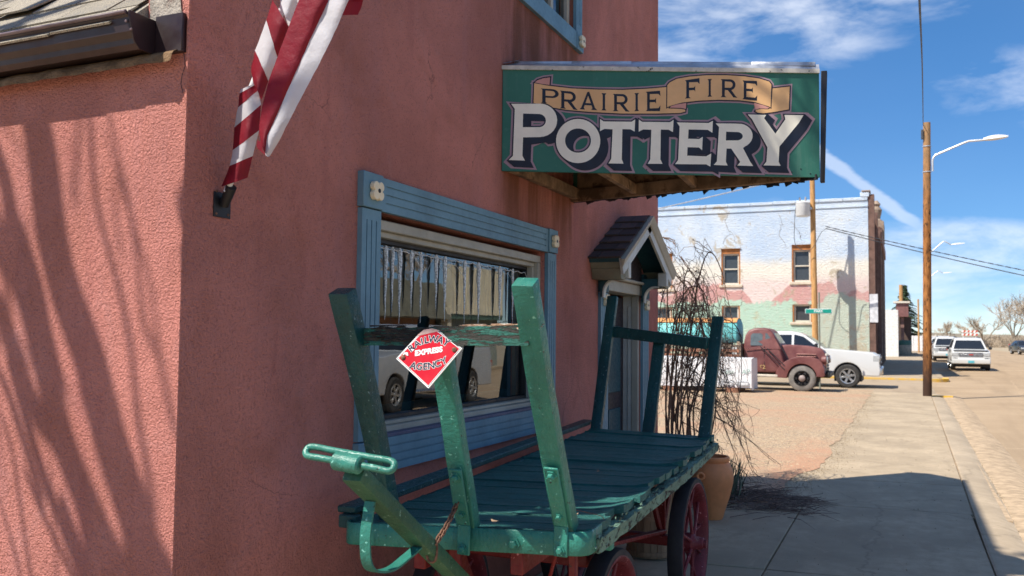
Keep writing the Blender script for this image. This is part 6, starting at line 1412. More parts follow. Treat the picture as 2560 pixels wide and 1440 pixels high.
# second pole with the transformer
q0 = ony(2040, 948, 40.3); q0.z = 0; q1 = ony(2030, 420, 40.3)
pole2 = thing('transformer_pole', 'pale wooden pole carrying a grey transformer before the mural wall', 'pole', q0)
MB().tube([q0.lerp(q1, i/12) for i in range(13)], [0.135 - 0.03*i/12 for i in range(13)], 14).build('shaft', M_POLE2, pole2)
tc_ = ony(2007, 541, 40.1); th_ = ony(2007, 508, 40.1).z - tc_.z
MB().lathe([(0, 0), (0.28, 0), (0.30, 0.03), (0.30, th_ - .05), (0.32, th_), (0.26, th_ + .05), (0, th_ + .07)], 24, Matrix.Translation(tc_)).build('transformer', M_LAMPH, pole2)
MB().bar(tc_ + Vector((0.28, 0, th_*.6)), Vector((q0.lerp(q1, .85).x, 40.3, tc_.z + th_*.6)), 0.08, 0.10).build('transformer_bracket', M_GALV, pole2)
for dx in (-.12, .12): MB().lathe([(0.03, 0), (0.045, 0.05), (0.03, 0.1), (0.045, 0.15), (0.02, 0.22), (0, 0.23)], 10, Matrix.Translation(tc_ + Vector((dx, 0, th_ + .05)))).build('bushing', mat('grey_insulator', (0.4, 0.36, 0.33), 0.4), pole2)
def cable(pts, r, name, label, m=M_WIRE, sag=0.0, n=24, cat='cable', group=None):
    a, b = Vector(pts[0]), Vector(pts[-1]); q = [a.lerp(b, i/n) - Vector((0, 0, sag*4*(i/n)*(1 - i/n))) for i in range(n + 1)] if len(pts) == 2 else smoothpath(pts, 8)
    return MB().tube(q, r, 5).build(name, m, label=label, cat=cat, group=group)
MB().tube(smoothpath([tc_ + Vector((-.30, 0, th_*.7)), tc_ + Vector((-.34, -.05, -.3)), tc_ + Vector((-.30, -.05, -1.25)), tc_ + Vector((.3, -.1, -1.5)), ony(2052, 583, 40.2), ony(2064, 573, 40.2)], 6), 0.014, 6).build('drop_cable', M_WIRE, pole2)
cable([ony(2064, 571, 40.1), ony(2560, 672, 41.9)*2.6 - ony(2064, 571, 40.1)*1.6], 0.020, 'power_cable', 'lower thick power cable crossing from the transformer pole', sag=0.30)
cb_ = MB(); a_, b_ = ony(2064, 566, 40.1), ony(2560, 660, 41.9)*2.6 - ony(2064, 566, 40.1)*1.6
for i in range(60):
    f0, f1 = i/60, (i + 0.62)/60; g = lambda f: a_.lerp(b_, f) - Vector((0, 0, 0.28*4*f*(1 - f))); cb_.tube([g(f0), g((f0+f1)/2), g(f1)], 0.022, 5)
cb_.tube([a_.lerp(b_, i/40) - Vector((0, 0, 0.28*4*(i/40)*(1 - i/40))) for i in range(41)], 0.012, 4)
cb_.build('wrapped_cable', M_WIRE, label='spiral wrapped cable running above the thick power cable', cat='cable')
cable([ony(2308, 312, 28), ony(2306, 180, 17), ony(2299, 0, 8.2), ony(2290, -200, 5)], 0.011, 'lamp_feed_wire', 'thin dark wire rising steeply from the top of the utility pole')
cable([q1 - Vector((0, 0, .2)), ony(1640, 523, 36), ony(1300, 590, 33)], 0.026, 'bright_wire', 'pale wire slanting up behind the sign to the transformer pole', M_WIREL)
for i, (px, py, hx, hy, Y) in enumerate(((2331, 628, 2378, 612, 72), (2331, 688, 2358, 683, 112))):
    b = ony(2320, 850, Y); lp = thing('street_lamp', ('curved arm street lamp showing above the power cables right of the brown pole', 'smaller farther street lamp below the power cables right of the brown pole')[i], 'lamp', (b.x, Y, 0), group='street lamps down the street')
    zt = ony(2320, py + 8, Y).z
    MB().tube([(b.x, Y, -0.1), (b.x, Y, zt)], [0.11, 0.08], 10).build('mast', M_GALV, lp); lamp(lp, (b.x + .08, Y, zt), ony(hx, hy, Y), 0.45, 0.9, 0.04)
vb = ony(2297, 850, 120); MB().tube([(vb.x, 120, 0), (vb.x, 120, ony(2289, 748, 120).z)], 0.1, 8).build('distant_pole', M_POLE2, label='thin distant pole rising beside the spruce', cat='pole')
vb = ony(2254, 850, 116); MB().tube([(vb.x, 116, 0), (vb.x, 116, ony(2254, 712, 116).z)], 0.22, 10).build('pale_pole', M_POLE2, label='pale wooden pole standing in front of the spruce', cat='pole')
ss_ = thing('street_name_sign', 'green street name blade on a thin grey post', 'sign', (ony(2047, 778, 30.5).x, 30.5, 0)); sc0, sc1 = ony(2013, 784, 30.5), ony(2080, 772, 30.5)
MB().tube([((sc0.x+sc1.x)/2 + .02, 30.52, -0.05), ((sc0.x+sc1.x)/2 + .02, 30.52, sc1.z + .55)], 0.028, 8).build('post', mat('grey_green_post', (0.24, 0.25, 0.20), 0.6), ss_)
MB().box((sc0.x, 30.48, sc0.z), (sc1.x, 30.492, sc1.z)).build('blade', mat('sign_white_border', (0.75, 0.8, 0.78), 0.5), ss_, bevel=0.004); MB().box((sc0.x + .018, 30.474, sc0.z + .015), (sc1.x - .018, 30.4795, sc1.z - .015)).build('green_field', mat('sign_teal_green', (0.0, 0.30, 0.22), 0.5), ss_, smooth=0)
vs, fs = text2d('PARK', 0.125, 0.003); MB().add([((sc0.x+sc1.x)/2 + x*0.95, 30.4725, (sc0.z+sc1.z)/2 + y) for x, y in vs], fs).build('lettering', M_ENW, ss_, smooth=0, recalc=False)
ep_ = ony(2560, 672, 41.9)*2.6 - ony(2064, 571, 40.1)*1.6
MB().tube([(ep_.x, ep_.y, -.1), (ep_.x, ep_.y, ep_.z + .8)], [.14, .11], 10).build('service_pole', M_POLE2, label='wooden service pole across the street where the cables end', cat='pole')
# ================================================================== FAR TREES
M_FARBARK = mat('far_grey_bark', (0.28, 0.225, 0.165), 0.9, var=0.2, vscale=0.6, obj=False); M_FARTW = mat('far_twigs', (0.42, 0.34, 0.25), 0.9, var=0.25, vscale=0.3, obj=False)
def bare_tree(px, Y, wid, top_py, label, seed, base_py=None, trunk_r=0.28, split=0.35):
    b = ony(px, 850, Y); b.z = -0.1; H = ony(px, top_py, Y).z; W_ = wid; r_ = random.Random(seed)
    o = thing('bare_tree', label, 'tree', b, group='bare trees at the end of the street'); lim, tw = MB(), MB()
    def grow_(p, d, L_, r, lev):
        q = p + d*L_ + Vector((r_.gauss(0, .05), r_.gauss(0, .05), 0))*L_; m = p.lerp(q, .5) + Vector((r_.gauss(0, .06), r_.gauss(0, .06), r_.gauss(0, .04)))*L_
        (lim if lev < 3 else tw).tube([p, m, q], [max(r, .03), max(r*.82, .028), max(r*.62, .024)], 5 if lev < 3 else 3, cap=False)
        if lev >= 5: return
        for k in range(3 if lev < 3 else 5):
            s = r_.uniform(.35, .75) if lev else .8; dd = (d + Vector((r_.gauss(0, s), r_.gauss(0, s), r_.gauss(.05, .32)))*0.75).normalized()
            grow_(q if k < 2 else m, dd, L_*r_.uniform(.60, .82), r*.58, lev + 1)
    for k in range(r_.choice((4, 5))):
        a = 2*math.pi*k/5 + r_.random(); d = Vector((math.cos(a)*W_/H*.55, math.sin(a)*W_/H*.55, 1)).normalized(); grow_(b + Vector((0, 0, H*.14)), d, H*.30, trunk_r*.62, 1)
    MB().tube([b, b + Vector((.05, 0, H*.08)), b + Vector((0, 0, H*.19))], [trunk_r*1.25, trunk_r, trunk_r*.9], 8).build('trunk', M_FARBARK, o)
    lim.build('limbs', M_FARBARK, o, kind='stuff', recalc=False); tw.build('crown', M_FARTW, o, kind='stuff', recalc=False)
bare_tree(2458, 230, 19, 764, 'broad round bare tree above the white car roof', 1, trunk_r=0.36)
bare_tree(2536, 240, 12, 722, 'tall bare tree at the picture edge', 2, trunk_r=0.3)
bare_tree(2367, 320, 9, 798, 'small pale bare tree close to the brown pole', 3, trunk_r=0.2)
bare_tree(2590, 235, 9, 735, 'bare tree just past the picture edge', 4, trunk_r=0.3)
bu = MB(); r5 = random.Random(55)
for k in range(5200):
    Y = r5.uniform(236, 300); px = r5.uniform(2325, 2700); b = ony(px, 850, Y); b.z = 0; h = r5.uniform(.8, 2.6)*(1.25 if px > 2440 else 0.8)
    for j in range(2):
        q = b + Vector((r5.gauss(0, .6), r5.gauss(0, .6), h*r5.uniform(.6, 1.1))); bu.tube([b + Vector((r5.gauss(0, .3), 0, 0)), b.lerp(q, .6) + Vector((r5.gauss(0, .15), 0, 0)), q], [.07, .05, .02], 3, cap=False)
bu.build('brush', M_FARTW, kind='stuff', label='band of leafless brush below the bare trees', cat='brush', recalc=False)
# spruce
t = NT('spruce_needles'); M_SPR = t.fin(t.mix(t.rng(t.noise(1.2, 4, 0.6), 0.3, 0.7), (0.018, 0.04, 0.022), (0.06, 0.085, 0.035)), 0.8, 0, None, 0.2)
sY = 150; sb = ony(2262, 850, sY); sb.z = 0; sH = ony(2253, 710, sY).z
spr = thing('spruce_tree', 'dark green pointed spruce behind the brown box sign', 'tree', sb); MB().tube([sb, sb + Vector((0, 0, sH))], [.28, .03], 8).build('trunk', M_FARBARK, spr)
sp_ = MB(); r6 = random.Random(66)
for k in range(210):
    f = (k/210)**0.9; z = sH*(0.10 + 0.88*f); R_ = (1 - f)*4.3*r6.uniform(.75, 1.15) + .12; a = r6.uniform(0, 6.28); d = Vector((math.cos(a), math.sin(a), 0)); n = int(16 + R_*16)
    for j in range(n):
        s = (j + r6.random())/n; p = sb + d*R_*s + Vector((0, 0, z - R_*.28*s*s + R_*.06*s)); w = (0.5*(1 - s*.75) + .06)
        u = Vector((-d.y, d.x, 0))*r6.choice((-1, 1)); e = p + u*w*r6.uniform(.5, 1.2) + d*.14 + Vector((0, 0, -r6.uniform(.05, .26))); sp_.add([p + Vector((0, 0, .05)), p + d*.12 - Vector((0, 0, .08)), e, p.lerp(e, .5) + Vector((0, 0, .1))], [(0, 1, 2, 3)])
sp_.build('crown', M_SPR, spr, kind='stuff', recalc=False)
ba = thing('barricade', 'red and white striped road barricade far down the street', 'barricade', (ony(2423, 848, 140).x, 140, 0)); M_BR, M_BW = mat('barricade_red', (0.55, 0.09, 0.05), 0.6), mat('barricade_white', (0.8, 0.78, 0.74), 0.6)
for (py0, py1) in ((826, 831), (834, 839)):
    z1, z0 = ony(2423, py0, 140).z, ony(2423, py1, 140).z
    for k in range(8):
        x0 = ony(2403 + k*5, 830, 140).x; x1 = ony(2408 + k*5, 830, 140).x; MB().hexa([(x0, 140, z0), (x1, 140, z0), (x1, 140.05, z0), (x0, 140.05, z0)], [(x0 + .1, 140, z1), (x1 + .1, 140, z1), (x1 + .1, 140.05, z1), (x0 + .1, 140.05, z1)]).build('stripe_board', M_BR if k % 2 else M_BW, ba, smooth=0)
for px in (2407, 2439): x = ony(px, 848, 140).x; MB().box((x, 140.06, -.1), (x + .08, 140.14, ony(2423, 826, 140).z)).build('post', M_BW, ba, smooth=0)
# ================================================================== VEHICLES  (local frame: x forward, y left, z up, origin on the ground under the middle)
def m_car(name, col, rough=0.28, dust=0.25):
    t = NT(name); t.vec = t.tc.outputs['Object']; p = t.sepxyz(); n = t.noise(3, 5, 0.65)
    c = t.mix(t.math('MULTIPLY', t.rng(t.math('ADD', p[2], t.math('MULTIPLY', n, 0.5)), 1.0, 0.35), dust), col, (0.36, 0.29, 0.20))
    t.fin(c, rough, 0.0, None, 0.5); t.b.inputs['Coat Weight'].default_value = 0.4; return t.m
M_CWHITE = m_car('white_car_paint', (0.64, 0.64, 0.62)); M_CSILV = m_car('silver_truck_paint', (0.46, 0.465, 0.47), 0.3, 0.2); M_CBLUE = m_car('blue_grey_car_paint', (0.28, 0.31, 0.35)); M_CDARK = m_car('dark_car_paint', (0.03, 0.032, 0.036))
M_CGLASS = mat('car_glass', (0.018, 0.022, 0.028), 0.06, var=0.05, spec=0.7, rvar=0.02); M_CHROME = mat('dull_chrome', (0.60, 0.60, 0.60), 0.22, 0.9, var=0.08); M_CBLK = mat('black_trim', (0.016, 0.016, 0.017), 0.55)
M_CTYRE = mat('road_tyre', (0.040, 0.037, 0.034), 0.85, var=0.3, vscale=9); M_CTYRED = mat('dusty_grey_tyre', (0.20, 0.185, 0.165), 0.9, var=0.25, vscale=6); M_CRIM = mat('alloy_rim', (0.50, 0.50, 0.50), 0.35, 0.8, var=0.1); M_LENS = mat('headlamp_lens', (0.55, 0.57, 0.58), 0.12, 0.3, var=0.15, vscale=20); M_AMBER = mat('red_lamp_lens', (0.50, 0.05, 0.03), 0.25)
def wheel_at(root, x, y, r, w, side, rim=M_CRIM, tyre=M_CTYRE, spokes=6, rr=0.64):
    M = Matrix.Translation((x, y, r)) @ Matrix.Rotation(-math.pi/2*side, 4, 'X')
    ty = MB().lathe([(r*rr, -w/2), (r*.9, -w/2), (r*.985, -w*.36), (r, 0), (r*.985, w*.36), (r*.9, w/2), (r*rr, w/2), (r*rr, -w/2)], 32, M).build('tyre', tyre, root, local=True)
    MB().lathe([(r*rr*1.02, w*.46), (r*rr*.93, w*.5), (r*rr*.88, w*.30), (r*rr*.86, -w*.3), (0, -w*.3)], 32, M).build('rim', M_CBLK if spokes else rim, root, local=True)
    if spokes:
        MB().lathe([(r*rr*1.03, w*.44), (r*rr*1.0, w*.52), (r*rr*.9, w*.5), (r*rr*.86, w*.36)], 32, M).build('rim_lip', rim, root, local=True)
        for k in range(spokes):
            a = 2*math.pi*k/spokes + .2; d = Vector((math.cos(a), math.sin(a), 0)); MB().bar(M @ (d*r*.06 + Vector((0, 0, w*.36))), M @ (d*r*rr*.92 + Vector((0, 0, w*.40))), r*.16, w*.12, up=M.to_3x3() @ Vector((0, 0, 1)), w1=r*.20).build('rim_spoke', rim, root, local=True, bevel=.004)
        MB().lathe([(r*.15, w*.30), (r*.14, w*.48), (0, w*.5)], 16, M).build('hub_cap', rim, root, local=True)
def body_side(outline, wheels, ground):
    """side outline (front top ... back) with the wheel arches cut from the lower edge"""
    lo = []
    for (x, r) in sorted(wheels, key=lambda q: q[0]):
        cz, R = r, r*1.16; zc = max(-1, min(1, (ground - cz)/R)); a0 = math.asin(zc)
        lo += [(x + R*math.cos(math.pi - a0 - (math.pi - 2*a0)*i/14), cz + R*math.sin(math.pi - a0 - (math.pi - 2*a0)*i/14)) for i in range(15)]
    return outline + lo
def vehicle(name, label, cat, loc, rz, paint, top, ground, rear_x, front_x, wheels, W, gh, sides, wsh, rsh, grille, tyre=M_CTYRE, spokes=6, group=None, extra=None):
    root = thing(name, label, cat, loc, rz, group, local=True)
    # top runs from the front low corner over hood, cowl and beltline to the rear low corner
    pts = [(front_x, ground)] + top + [(rear_x, ground)]
    poly = body_side(pts, wheels, ground)
    MB().prism(poly, lambda a, b, q: (a, q*(1 - 0.05*max(0, (b - .75))/.6), b), -W/2, W/2).build('body', paint, root, local=True, bevel=0.045, bseg=3, smooth=60)
    for (x, r) in wheels:
        MB().box((x - r*1.1, -W/2 + .12, r*.55), (x + r*1.1, W/2 - .12, r*2.05)).build('wheel_well', M_CBLK, root, local=True, smooth=0)
        for s in (1, -1): wheel_at(root, x, s*(W/2 - .11), r, .25, s, tyre=tyre, spokes=spokes)
    zb = min(b for a, b in gh); yy = lambda z: W/2 - .06 - (z - zb)*.34
    MB().prism(gh, lambda a, b, q: (a, q*yy(b), b), -1, 1).build('cab', paint, root, local=True, bevel=0.035, bseg=3, smooth=60)
    for s in (1, -1):
        for pl in sides: MB().prism(pl, lambda a, b, q: (a, s*(yy(b) + q), b), -.02, .006).build('side_window', M_CGLASS, root, local=True, smooth=0)
        mx = wsh[0][0] - .25; MB().box((mx - .05, s*(W/2 + .02) if s > 0 else s*(W/2 + .02) - .18, zb + .02), (mx + .06, s*(W/2 + .02) + .18 if s > 0 else s*(W/2 + .02), zb + .20)).build('door_mirror', M_CBLK, root, local=True, bevel=.03)
    for nm, ((xa, za), (xb, zb_)) in (('windscreen', wsh), ('rear_window', rsh)):
        d = Vector((za - zb_, 0, xb - xa)); d = d.normalized()*(.008 if (d.x > 0) == (nm == 'windscreen') else -.008)
        q = [Vector((xa, -yy(za) + .10, za)), Vector((xa, yy(za) - .10, za)), Vector((xb, yy(zb_) - .10, zb_)), Vector((xb, -yy(zb_) + .10, zb_))]
        MB().hexa([p - d for p in q], [p + d for p in q]).build(nm, M_CGLASS, root, local=True, smooth=0)
    g = grille; fx = front_x
    MB().box((fx - .05, -W*g.get('gw', .30), g['z0']), (fx + .025, W*g.get('gw', .30), g['z1'])).build('grille', g.get('gm', M_CBLK), root, local=True, bevel=.02)
    for k in range(g.get('bars', 3)):
        z = g['z0'] + (g['z1'] - g['z0'])*(k + .5)/g.get('bars', 3); MB().box((fx + .02, -W*g.get('gw', .30) + .03, z - .022), (fx + .04, W*g.get('gw', .30) - .03, z + .022)).build('grille_bar', g.get('bm', M_CHROME), root, local=True, bevel=.006)
    for s in (1, -1):
        MB().box((fx - .22, s*W*.40 - W*.09, g['z1'] - g.get('lh', .20)), (fx + .022, s*W*.40 + W*.085, g['z1'] + .01)).build('headlamp', M_LENS, root, local=True, bevel=.03)
        MB().box((fx - .16, s*W*.40 - W*.06, g['z0'] - .16), (fx + .07, s*W*.40 + W*.06, g['z0'] - .06)).build('fog_lamp', M_CBLK, root, local=True, bevel=.02)
        MB().box((rear_x - .012, s*W*.44 - .09, .75), (rear_x + .08, s*W*.44 + .07, 1.05)).build('tail_lamp', M_AMBER, root, local=True, bevel=.02)
    bz = g.get('bz', (.38, .62)); MB().box((fx - .12, -W/2 + .02, bz[0]), (fx + .10, W/2 - .02, bz[1])).build('front_bumper', g.get('bum', paint), root, local=True, bevel=.05, bseg=3)
    MB().box((fx + .095, -.16, bz[0] + .05), (fx + .112, .16, bz[0] + .19)).build('number_plate', g.get('plate', M_CBLK), root, local=True, smooth=0)
    MB().box((rear_x - .08, -W/2 + .04, .42), (rear_x + .06, W/2 - .04, .62)).build('rear_bumper', M_CBLK, root, local=True, bevel=.03)
    if extra: extra(root)
    return root
M_PLATE = mat('teal_number_plate', (0.10, 0.42, 0.50), 0.5)
def pickup(name, label, loc, rz, paint, sc_=1.0, chrome=M_CHROME, group=None, spokes=6):
    fx, rx = 2.85, -2.95
    top = [(fx + .02, .62), (fx - .03, 1.08), (fx - .20, 1.20), (1.35, 1.30), (.9, 1.33), (-.95, 1.33), (-1.0, 1.36), (rx + .02, 1.34)]
    gh = [(1.15, 1.30), (.55, 1.72), (.28, 1.86), (.0, 1.91), (-.75, 1.90), (-.98, 1.80), (-1.02, 1.31)]
    sides = [[(.86, 1.38), (.42, 1.72), (.16, 1.79), (.10, 1.79), (.10, 1.38)], [(.02, 1.38), (.02, 1.79), (-.62, 1.79), (-.80, 1.72), (-.84, 1.38)]]
    def ex(root):
        for s in (1, -1):
            for x in (1.02, .05, -.92): MB().box((x - .006, s*.985 - .012, .55), (x + .006, s*.985 + .012, 1.28)).build('door_gap', M_CBLK, root, local=True, smooth=0)
            for x in (.22, -.74): MB().box((x - .10, s*.99 - .02, 1.12), (x + .10, s*.99 + .025, 1.16)).build('door_handle', chrome, root, local=True, bevel=.008)
            MB().tube([(1.15, s*1.0, .42), (-1.1, s*1.0, .42)], .055, 8).build('step_bar', M_CHROME if paint is M_CSILV else M_CBLK, root, local=True)
        MB().box((rx + .12, -.78, .75), (-1.05, .78, 1.335)).build('bed_floor', M_CBLK, root, local=True, smooth=0)
    return vehicle(name, label, 'pickup truck', loc, rz, paint, top, .42, rx, fx, [(1.85, .40), (-1.78, .40)], 2.0, gh, sides, ((1.10, 1.335), (.50, 1.765)), ((-1.02, 1.36), (-.99, 1.78)), dict(z0=.78, z1=1.12, bum=chrome, bars=2, lh=.24, bz=(.46, .72)), group=group, extra=ex, spokes=spokes)
def suv(name, label, loc, rz, paint, group=None):
    fx, rx = 2.65, -2.75
    top = [(fx + .02, .55), (fx - .02, 1.06), (fx - .22, 1.16), (1.25, 1.24), (-2.6, 1.24), (rx + .02, 1.1)]
    gh = [(1.25, 1.20), (.62, 1.70), (.35, 1.86), (-.2, 1.92), (-2.2, 1.90), (-2.45, 1.80), (-2.68, 1.22)]
    sides = [[(.95, 1.30), (.50, 1.68), (.22, 1.78), (.22, 1.30)], [(.14, 1.30), (.14, 1.78), (-.75, 1.78), (-.75, 1.30)], [(-.83, 1.30), (-.83, 1.78), (-1.9, 1.78), (-2.2, 1.68), (-2.38, 1.30)]]
    def ex(root):
        for s in (1, -1):
            MB().tube([(.1, s*.62, 1.955), (-2.0, s*.62, 1.945)], .025, 8).build('roof_rail', M_CBLK, root, local=True)
            for x in (1.05, .18, -.79): MB().box((x - .006, s*.985 - .012, .55), (x + .006, s*.985 + .012, 1.2)).build('door_gap', M_CBLK, root, local=True, smooth=0)
        MB().box((fx - .3, -.9, 1.155), (fx - .05, .9, 1.185)).build('bonnet_guard', M_CBLK, root, local=True, bevel=.02)
        MB().box((fx + .03, -.11, .90), (fx + .048, .11, .955)).build('grille_badge', M_AMBER, root, local=True, bevel=.005)
    return vehicle(name, label, 'SUV', loc, rz, paint, top, .40, rx, fx, [(1.72, .38), (-1.6, .38)], 2.02, gh, sides, ((1.20, 1.25), (.58, 1.75)), ((-2.66, 1.3), (-2.47, 1.75)), dict(z0=.80, z1=1.05, gm=mat('grey_mesh_grille', (0.25, 0.25, 0.26), 0.4, 0.6), bars=1, bum=paint, plate=M_PLATE, bz=(.40, .70), lh=.22, gw=.31), group=group, extra=ex)
def sedan(name, label, loc, rz, paint, group=None):
    fx, rx = 2.3, -2.35
    top = [(fx + .02, .45), (fx - .03, .72), (fx - .3, .84), (.95, .95), (-1.5, .98), (-2.25, .96), (rx + .02, .7)]
    gh = [(1.0, .93), (.25, 1.36), (-.2, 1.44), (-.9, 1.42), (-1.6, 1.05), (-1.75, .95)]
    sides = [[(.70, .99), (.18, 1.31), (-.22, 1.36), (-.22, .99)], [(-.30, .99), (-.30, 1.36), (-.85, 1.34), (-1.35, 1.06), (-1.35, .99)]]
    return vehicle(name, label, 'car', loc, rz, paint, top, .30, rx, fx, [(1.42, .33), (-1.38, .33)], 1.82, gh, sides, ((.95, .96), (.24, 1.37)), ((-1.66, 1.02), (-.95, 1.41)), dict(z0=.52, z1=.70, bars=2, bum=paint, lh=.15, bz=(.26, .50), gw=.28), group=group)
GRP = 'vehicles parked along the far kerb'
pickup('pickup_truck', 'white pickup truck on the side street behind the old maroon truck', (-3.55, 33.0, -0.05), 0.0, M_CWHITE, chrome=M_CHROME)
sv = suv('sport_utility_vehicle', 'large white SUV with bug shield parked nearest on the far kerb', (ony(2428, 926, 54).x, 56.4, -0.06), -math.pi/2, M_CWHITE, GRP); sv.scale = (0.94,)*3
suv('white_wagon', 'white vehicle tucked close behind the large white SUV', (ony(2370, 905, 76).x, 78.4, -0.06), -math.pi/2, M_CWHITE, GRP)
sedan('silver_car', 'blue grey sedan parked in line behind the white vehicles', (ony(2348, 880, 96).x, 98, -0.06), -math.pi/2, M_CBLUE, GRP)
sq = suv('white_van', 'white van farthest back in the line of parked cars', (ony(2349, 865, 112).x, 114, -0.06), -math.pi/2, M_CWHITE, GRP)
dk = sedan('dark_car', 'dark car at the picture edge on the open ground', (ony(2566, 858, 120).x, 122, -0.06), -math.pi/2 + .15, M_CDARK)
dk.scale = (1.15,)*3
pickup('silver_pickup', 'silver pickup parked in the street, mirrored in the shop window', (5.95, 17.95, -0.06), -math.pi/2, M_CSILV, spokes=6)
# ---------------------------------------------------------------- the old maroon truck
t = NT('faded_maroon_truck_paint'); t.vec = t.tc.outputs['Object']; a = t.noise(2.5, 6, 0.65); b = t.noise(14, 5, 0.7)
c = t.mix(t.rng(a, 0.3, 0.7), (0.14, 0.045, 0.042), (0.22, 0.085, 0.075)); c = t.mix(t.rng(b, 0.62, 0.75, 0, 0.7), c, (0.30, 0.17, 0.13))
M_MAROON = t.fin(c, t.rng(a, 0.3, 0.7, 0.35, 0.6), 0, t.bump(b, 0.1, 0.003), 0.4)
M_RACK = mat('rusty_rack_iron', (0.34, 0.15, 0.085), 0.8, var=0.3, vscale=5); M_TANK = mat('turquoise_tank_paint', (0.16, 0.52, 0.50), 0.6, var=0.12, vscale=2, col2=(0.55, 0.25, 0.09), c2=(0.66, 0.74), c2scale=2.0); M_TANKR = mat('tank_top_rust', (0.60, 0.27, 0.09), 0.8, var=0.25, vscale=6)
M_PLANK = mat('old_bed_plank', (0.33, 0.24, 0.17), 0.9, var=0.3, vscale=5)
tx0 = -2.785
ot = thing('old_truck', 'faded maroon vintage flatbed truck with rounded cab and fenders', 'truck', (tx0, 28.9, 0), 0.0, local=True); ot.location.z = 0.0
NY_, FY_ = -0.95, 0.95
cab = [(-1.74, .56), (-1.74, 1.50), (-1.70, 1.70), (-1.60, 1.86), (-1.42, 1.925), (-1.15, 1.935), (-.98, 1.90), (-.885, 1.80), (-.64, 1.43), (-.62, 1.20), (-.50, .80), (-.55, .56)]
MB().prism(cab, lambda p_, q_, s: (p_, s*(.80 - max(0, q_ - 1.3)*.20), q_), -1, 1).build('cab', M_MAROON, ot, local=True, bevel=.07, bseg=3, smooth=60)
hood = [(-.66, 1.0), (-.66, 1.40), (-.45, 1.415), (.10, 1.385), (.45, 1.32), (.58, 1.25), (.645, 1.12), (.655, .70), (.60, .62), (-.66, .62)]
MB().prism(hood, lambda p_, q_, s: (p_, s*(.56 - .16*(p_ + .66)/1.3 - max(0, q_ - 1.05)*.35), q_), -1, 1).build('hood', M_MAROON, ot, local=True, bevel=.05, bseg=3, smooth=60)
for s in (1, -1):
    wpl = [(-1.53, 1.385), (-1.53, 1.70), (-1.47, 1.76), (-1.22, 1.765), (-1.17, 1.72), (-1.17, 1.385)]; vent = [(-1.09, 1.385), (-1.09, 1.765), (-1.04, 1.765), (-.92, 1.60), (-.86, 1.385)]
    yv = lambda z: .80 - max(0, z - 1.3)*.20
    for pl in (wpl, vent): MB().prism(pl, lambda p_, q_, r_: (p_, s*(yv(q_) + r_), q_), -.03, .004).build('door_window', mat('old_truck_glass', (0.10, 0.12, 0.12), 0.08, spec=.7), ot, local=True, smooth=0)
    MB().box((-1.12, s*.80 - .014, .62), (-1.105, s*.80 + .014, 1.36)).build('door_gap', M_CBLK, ot, local=True, smooth=0)
    MB().box((-1.70, s*.815 - .012, 1.275), (-.62, s*.815 + .012, 1.30)).build('belt_bead', M_MAROON, ot, local=True, bevel=.008)
    for z in (1.06, 1.13): MB().box((-.20, s*.47 - .02, z - .012), (.38, s*.43 + .03, z + .012)).build('hood_trim', mat('worn_trim', (0.42, 0.22, 0.18), 0.5), ot, local=True, bevel=.006)
    # pontoon fender: swept shell over the front wheel
    fo = [(-.80, .42), (-.74, .62), (-.62, .80), (-.45, .93), (-.25, 1.02), (0, 1.06), (.25, 1.05), (.45, .99), (.58, .88), (.65, .70), (.655, .50), (.60, .46), (.40, .47)]
    fi = [(.40 - .0, .47)] + [(.43*math.cos(rad(q)), .42 + .43*math.sin(rad(q))) for q in range(8, 176, 12)] + [(-.45, .40)]
    y0, y1 = (.44, .93) if s > 0 else (-.93, -.44)
    MB().prism(fo + fi, lambda p_, q_, r_: (p_, r_, q_), y0, y1).build('front_fender', M_MAROON, ot, local=True, bevel=.05, bseg=3, smooth=60)
    MB().lathe([(0, -.06), (.10, -.05), (.125, .02), (.13, .08), (.11, .10), (0, .12)], 18, Matrix.Translation((.60, s*.66, .97)) @ Matrix.Rotation(math.pi/2, 4, 'Y')).build('headlamp', M_MAROON, ot, local=True); MB().lathe([(.11, .10), (.09, .125), (0, .135)], 18, Matrix.Translation((.60, s*.66, .97)) @ Matrix.Rotation(math.pi/2, 4, 'Y')).build('lamp_glass', M_LENS, ot, local=True)
    yb_ = s*.78; MB().box((-1.75, min(yb_, s*.95), .42), (-.70, max(yb_, s*.95), .50)).build('running_board', M_WFRAME, ot, local=True, bevel=.02)
    wheel_at(ot, 0, s*.80, .405, .20, s, rim=mat('black_disc_wheel', (0.025, 0.022, 0.022), 0.6), tyre=M_CTYRED, spokes=0, rr=.60)
    for k in range(6):
        a = 2*math.pi*k/6; MB().lathe([(.035, 0), (.035, .01), (0, .012)], 10, Matrix.Translation((.17*math.cos(a), s*.865, .405 + .17*math.sin(a))) @ Matrix.Rotation(-math.pi/2*s, 4, 'X')).build('wheel_hole', M_CBLK, ot, local=True)
    MB().lathe([(.10, 0), (.095, .06), (.06, .09), (0, .095)], 16, Matrix.Translation((0, s*.83, .405)) @ Matrix.Rotation(-math.pi/2*s, 4, 'X')).build('hub_cap', mat('worn_hub', (0.30, 0.24, 0.22), 0.6), ot, local=True)
    for xx in (-3.6,): wheel_at(ot, xx, s*.76, .405, .34, s, rim=M_CBLK, tyre=M_CTYRED, spokes=0, rr=.60)
    if s < 0:
        for (p_, q_) in (((-1.23, 1.36), (-.50, .66)), ((-1.02, 1.30), (-.50, .78)), ((-.80, 1.66), (-.40, 1.02))): MB().tube([(p_[0], s*.87, p_[1]), (q_[0], s*.94, q_[1])], .014, 6).build('cable_strap', M_CBLK, ot, local=True)
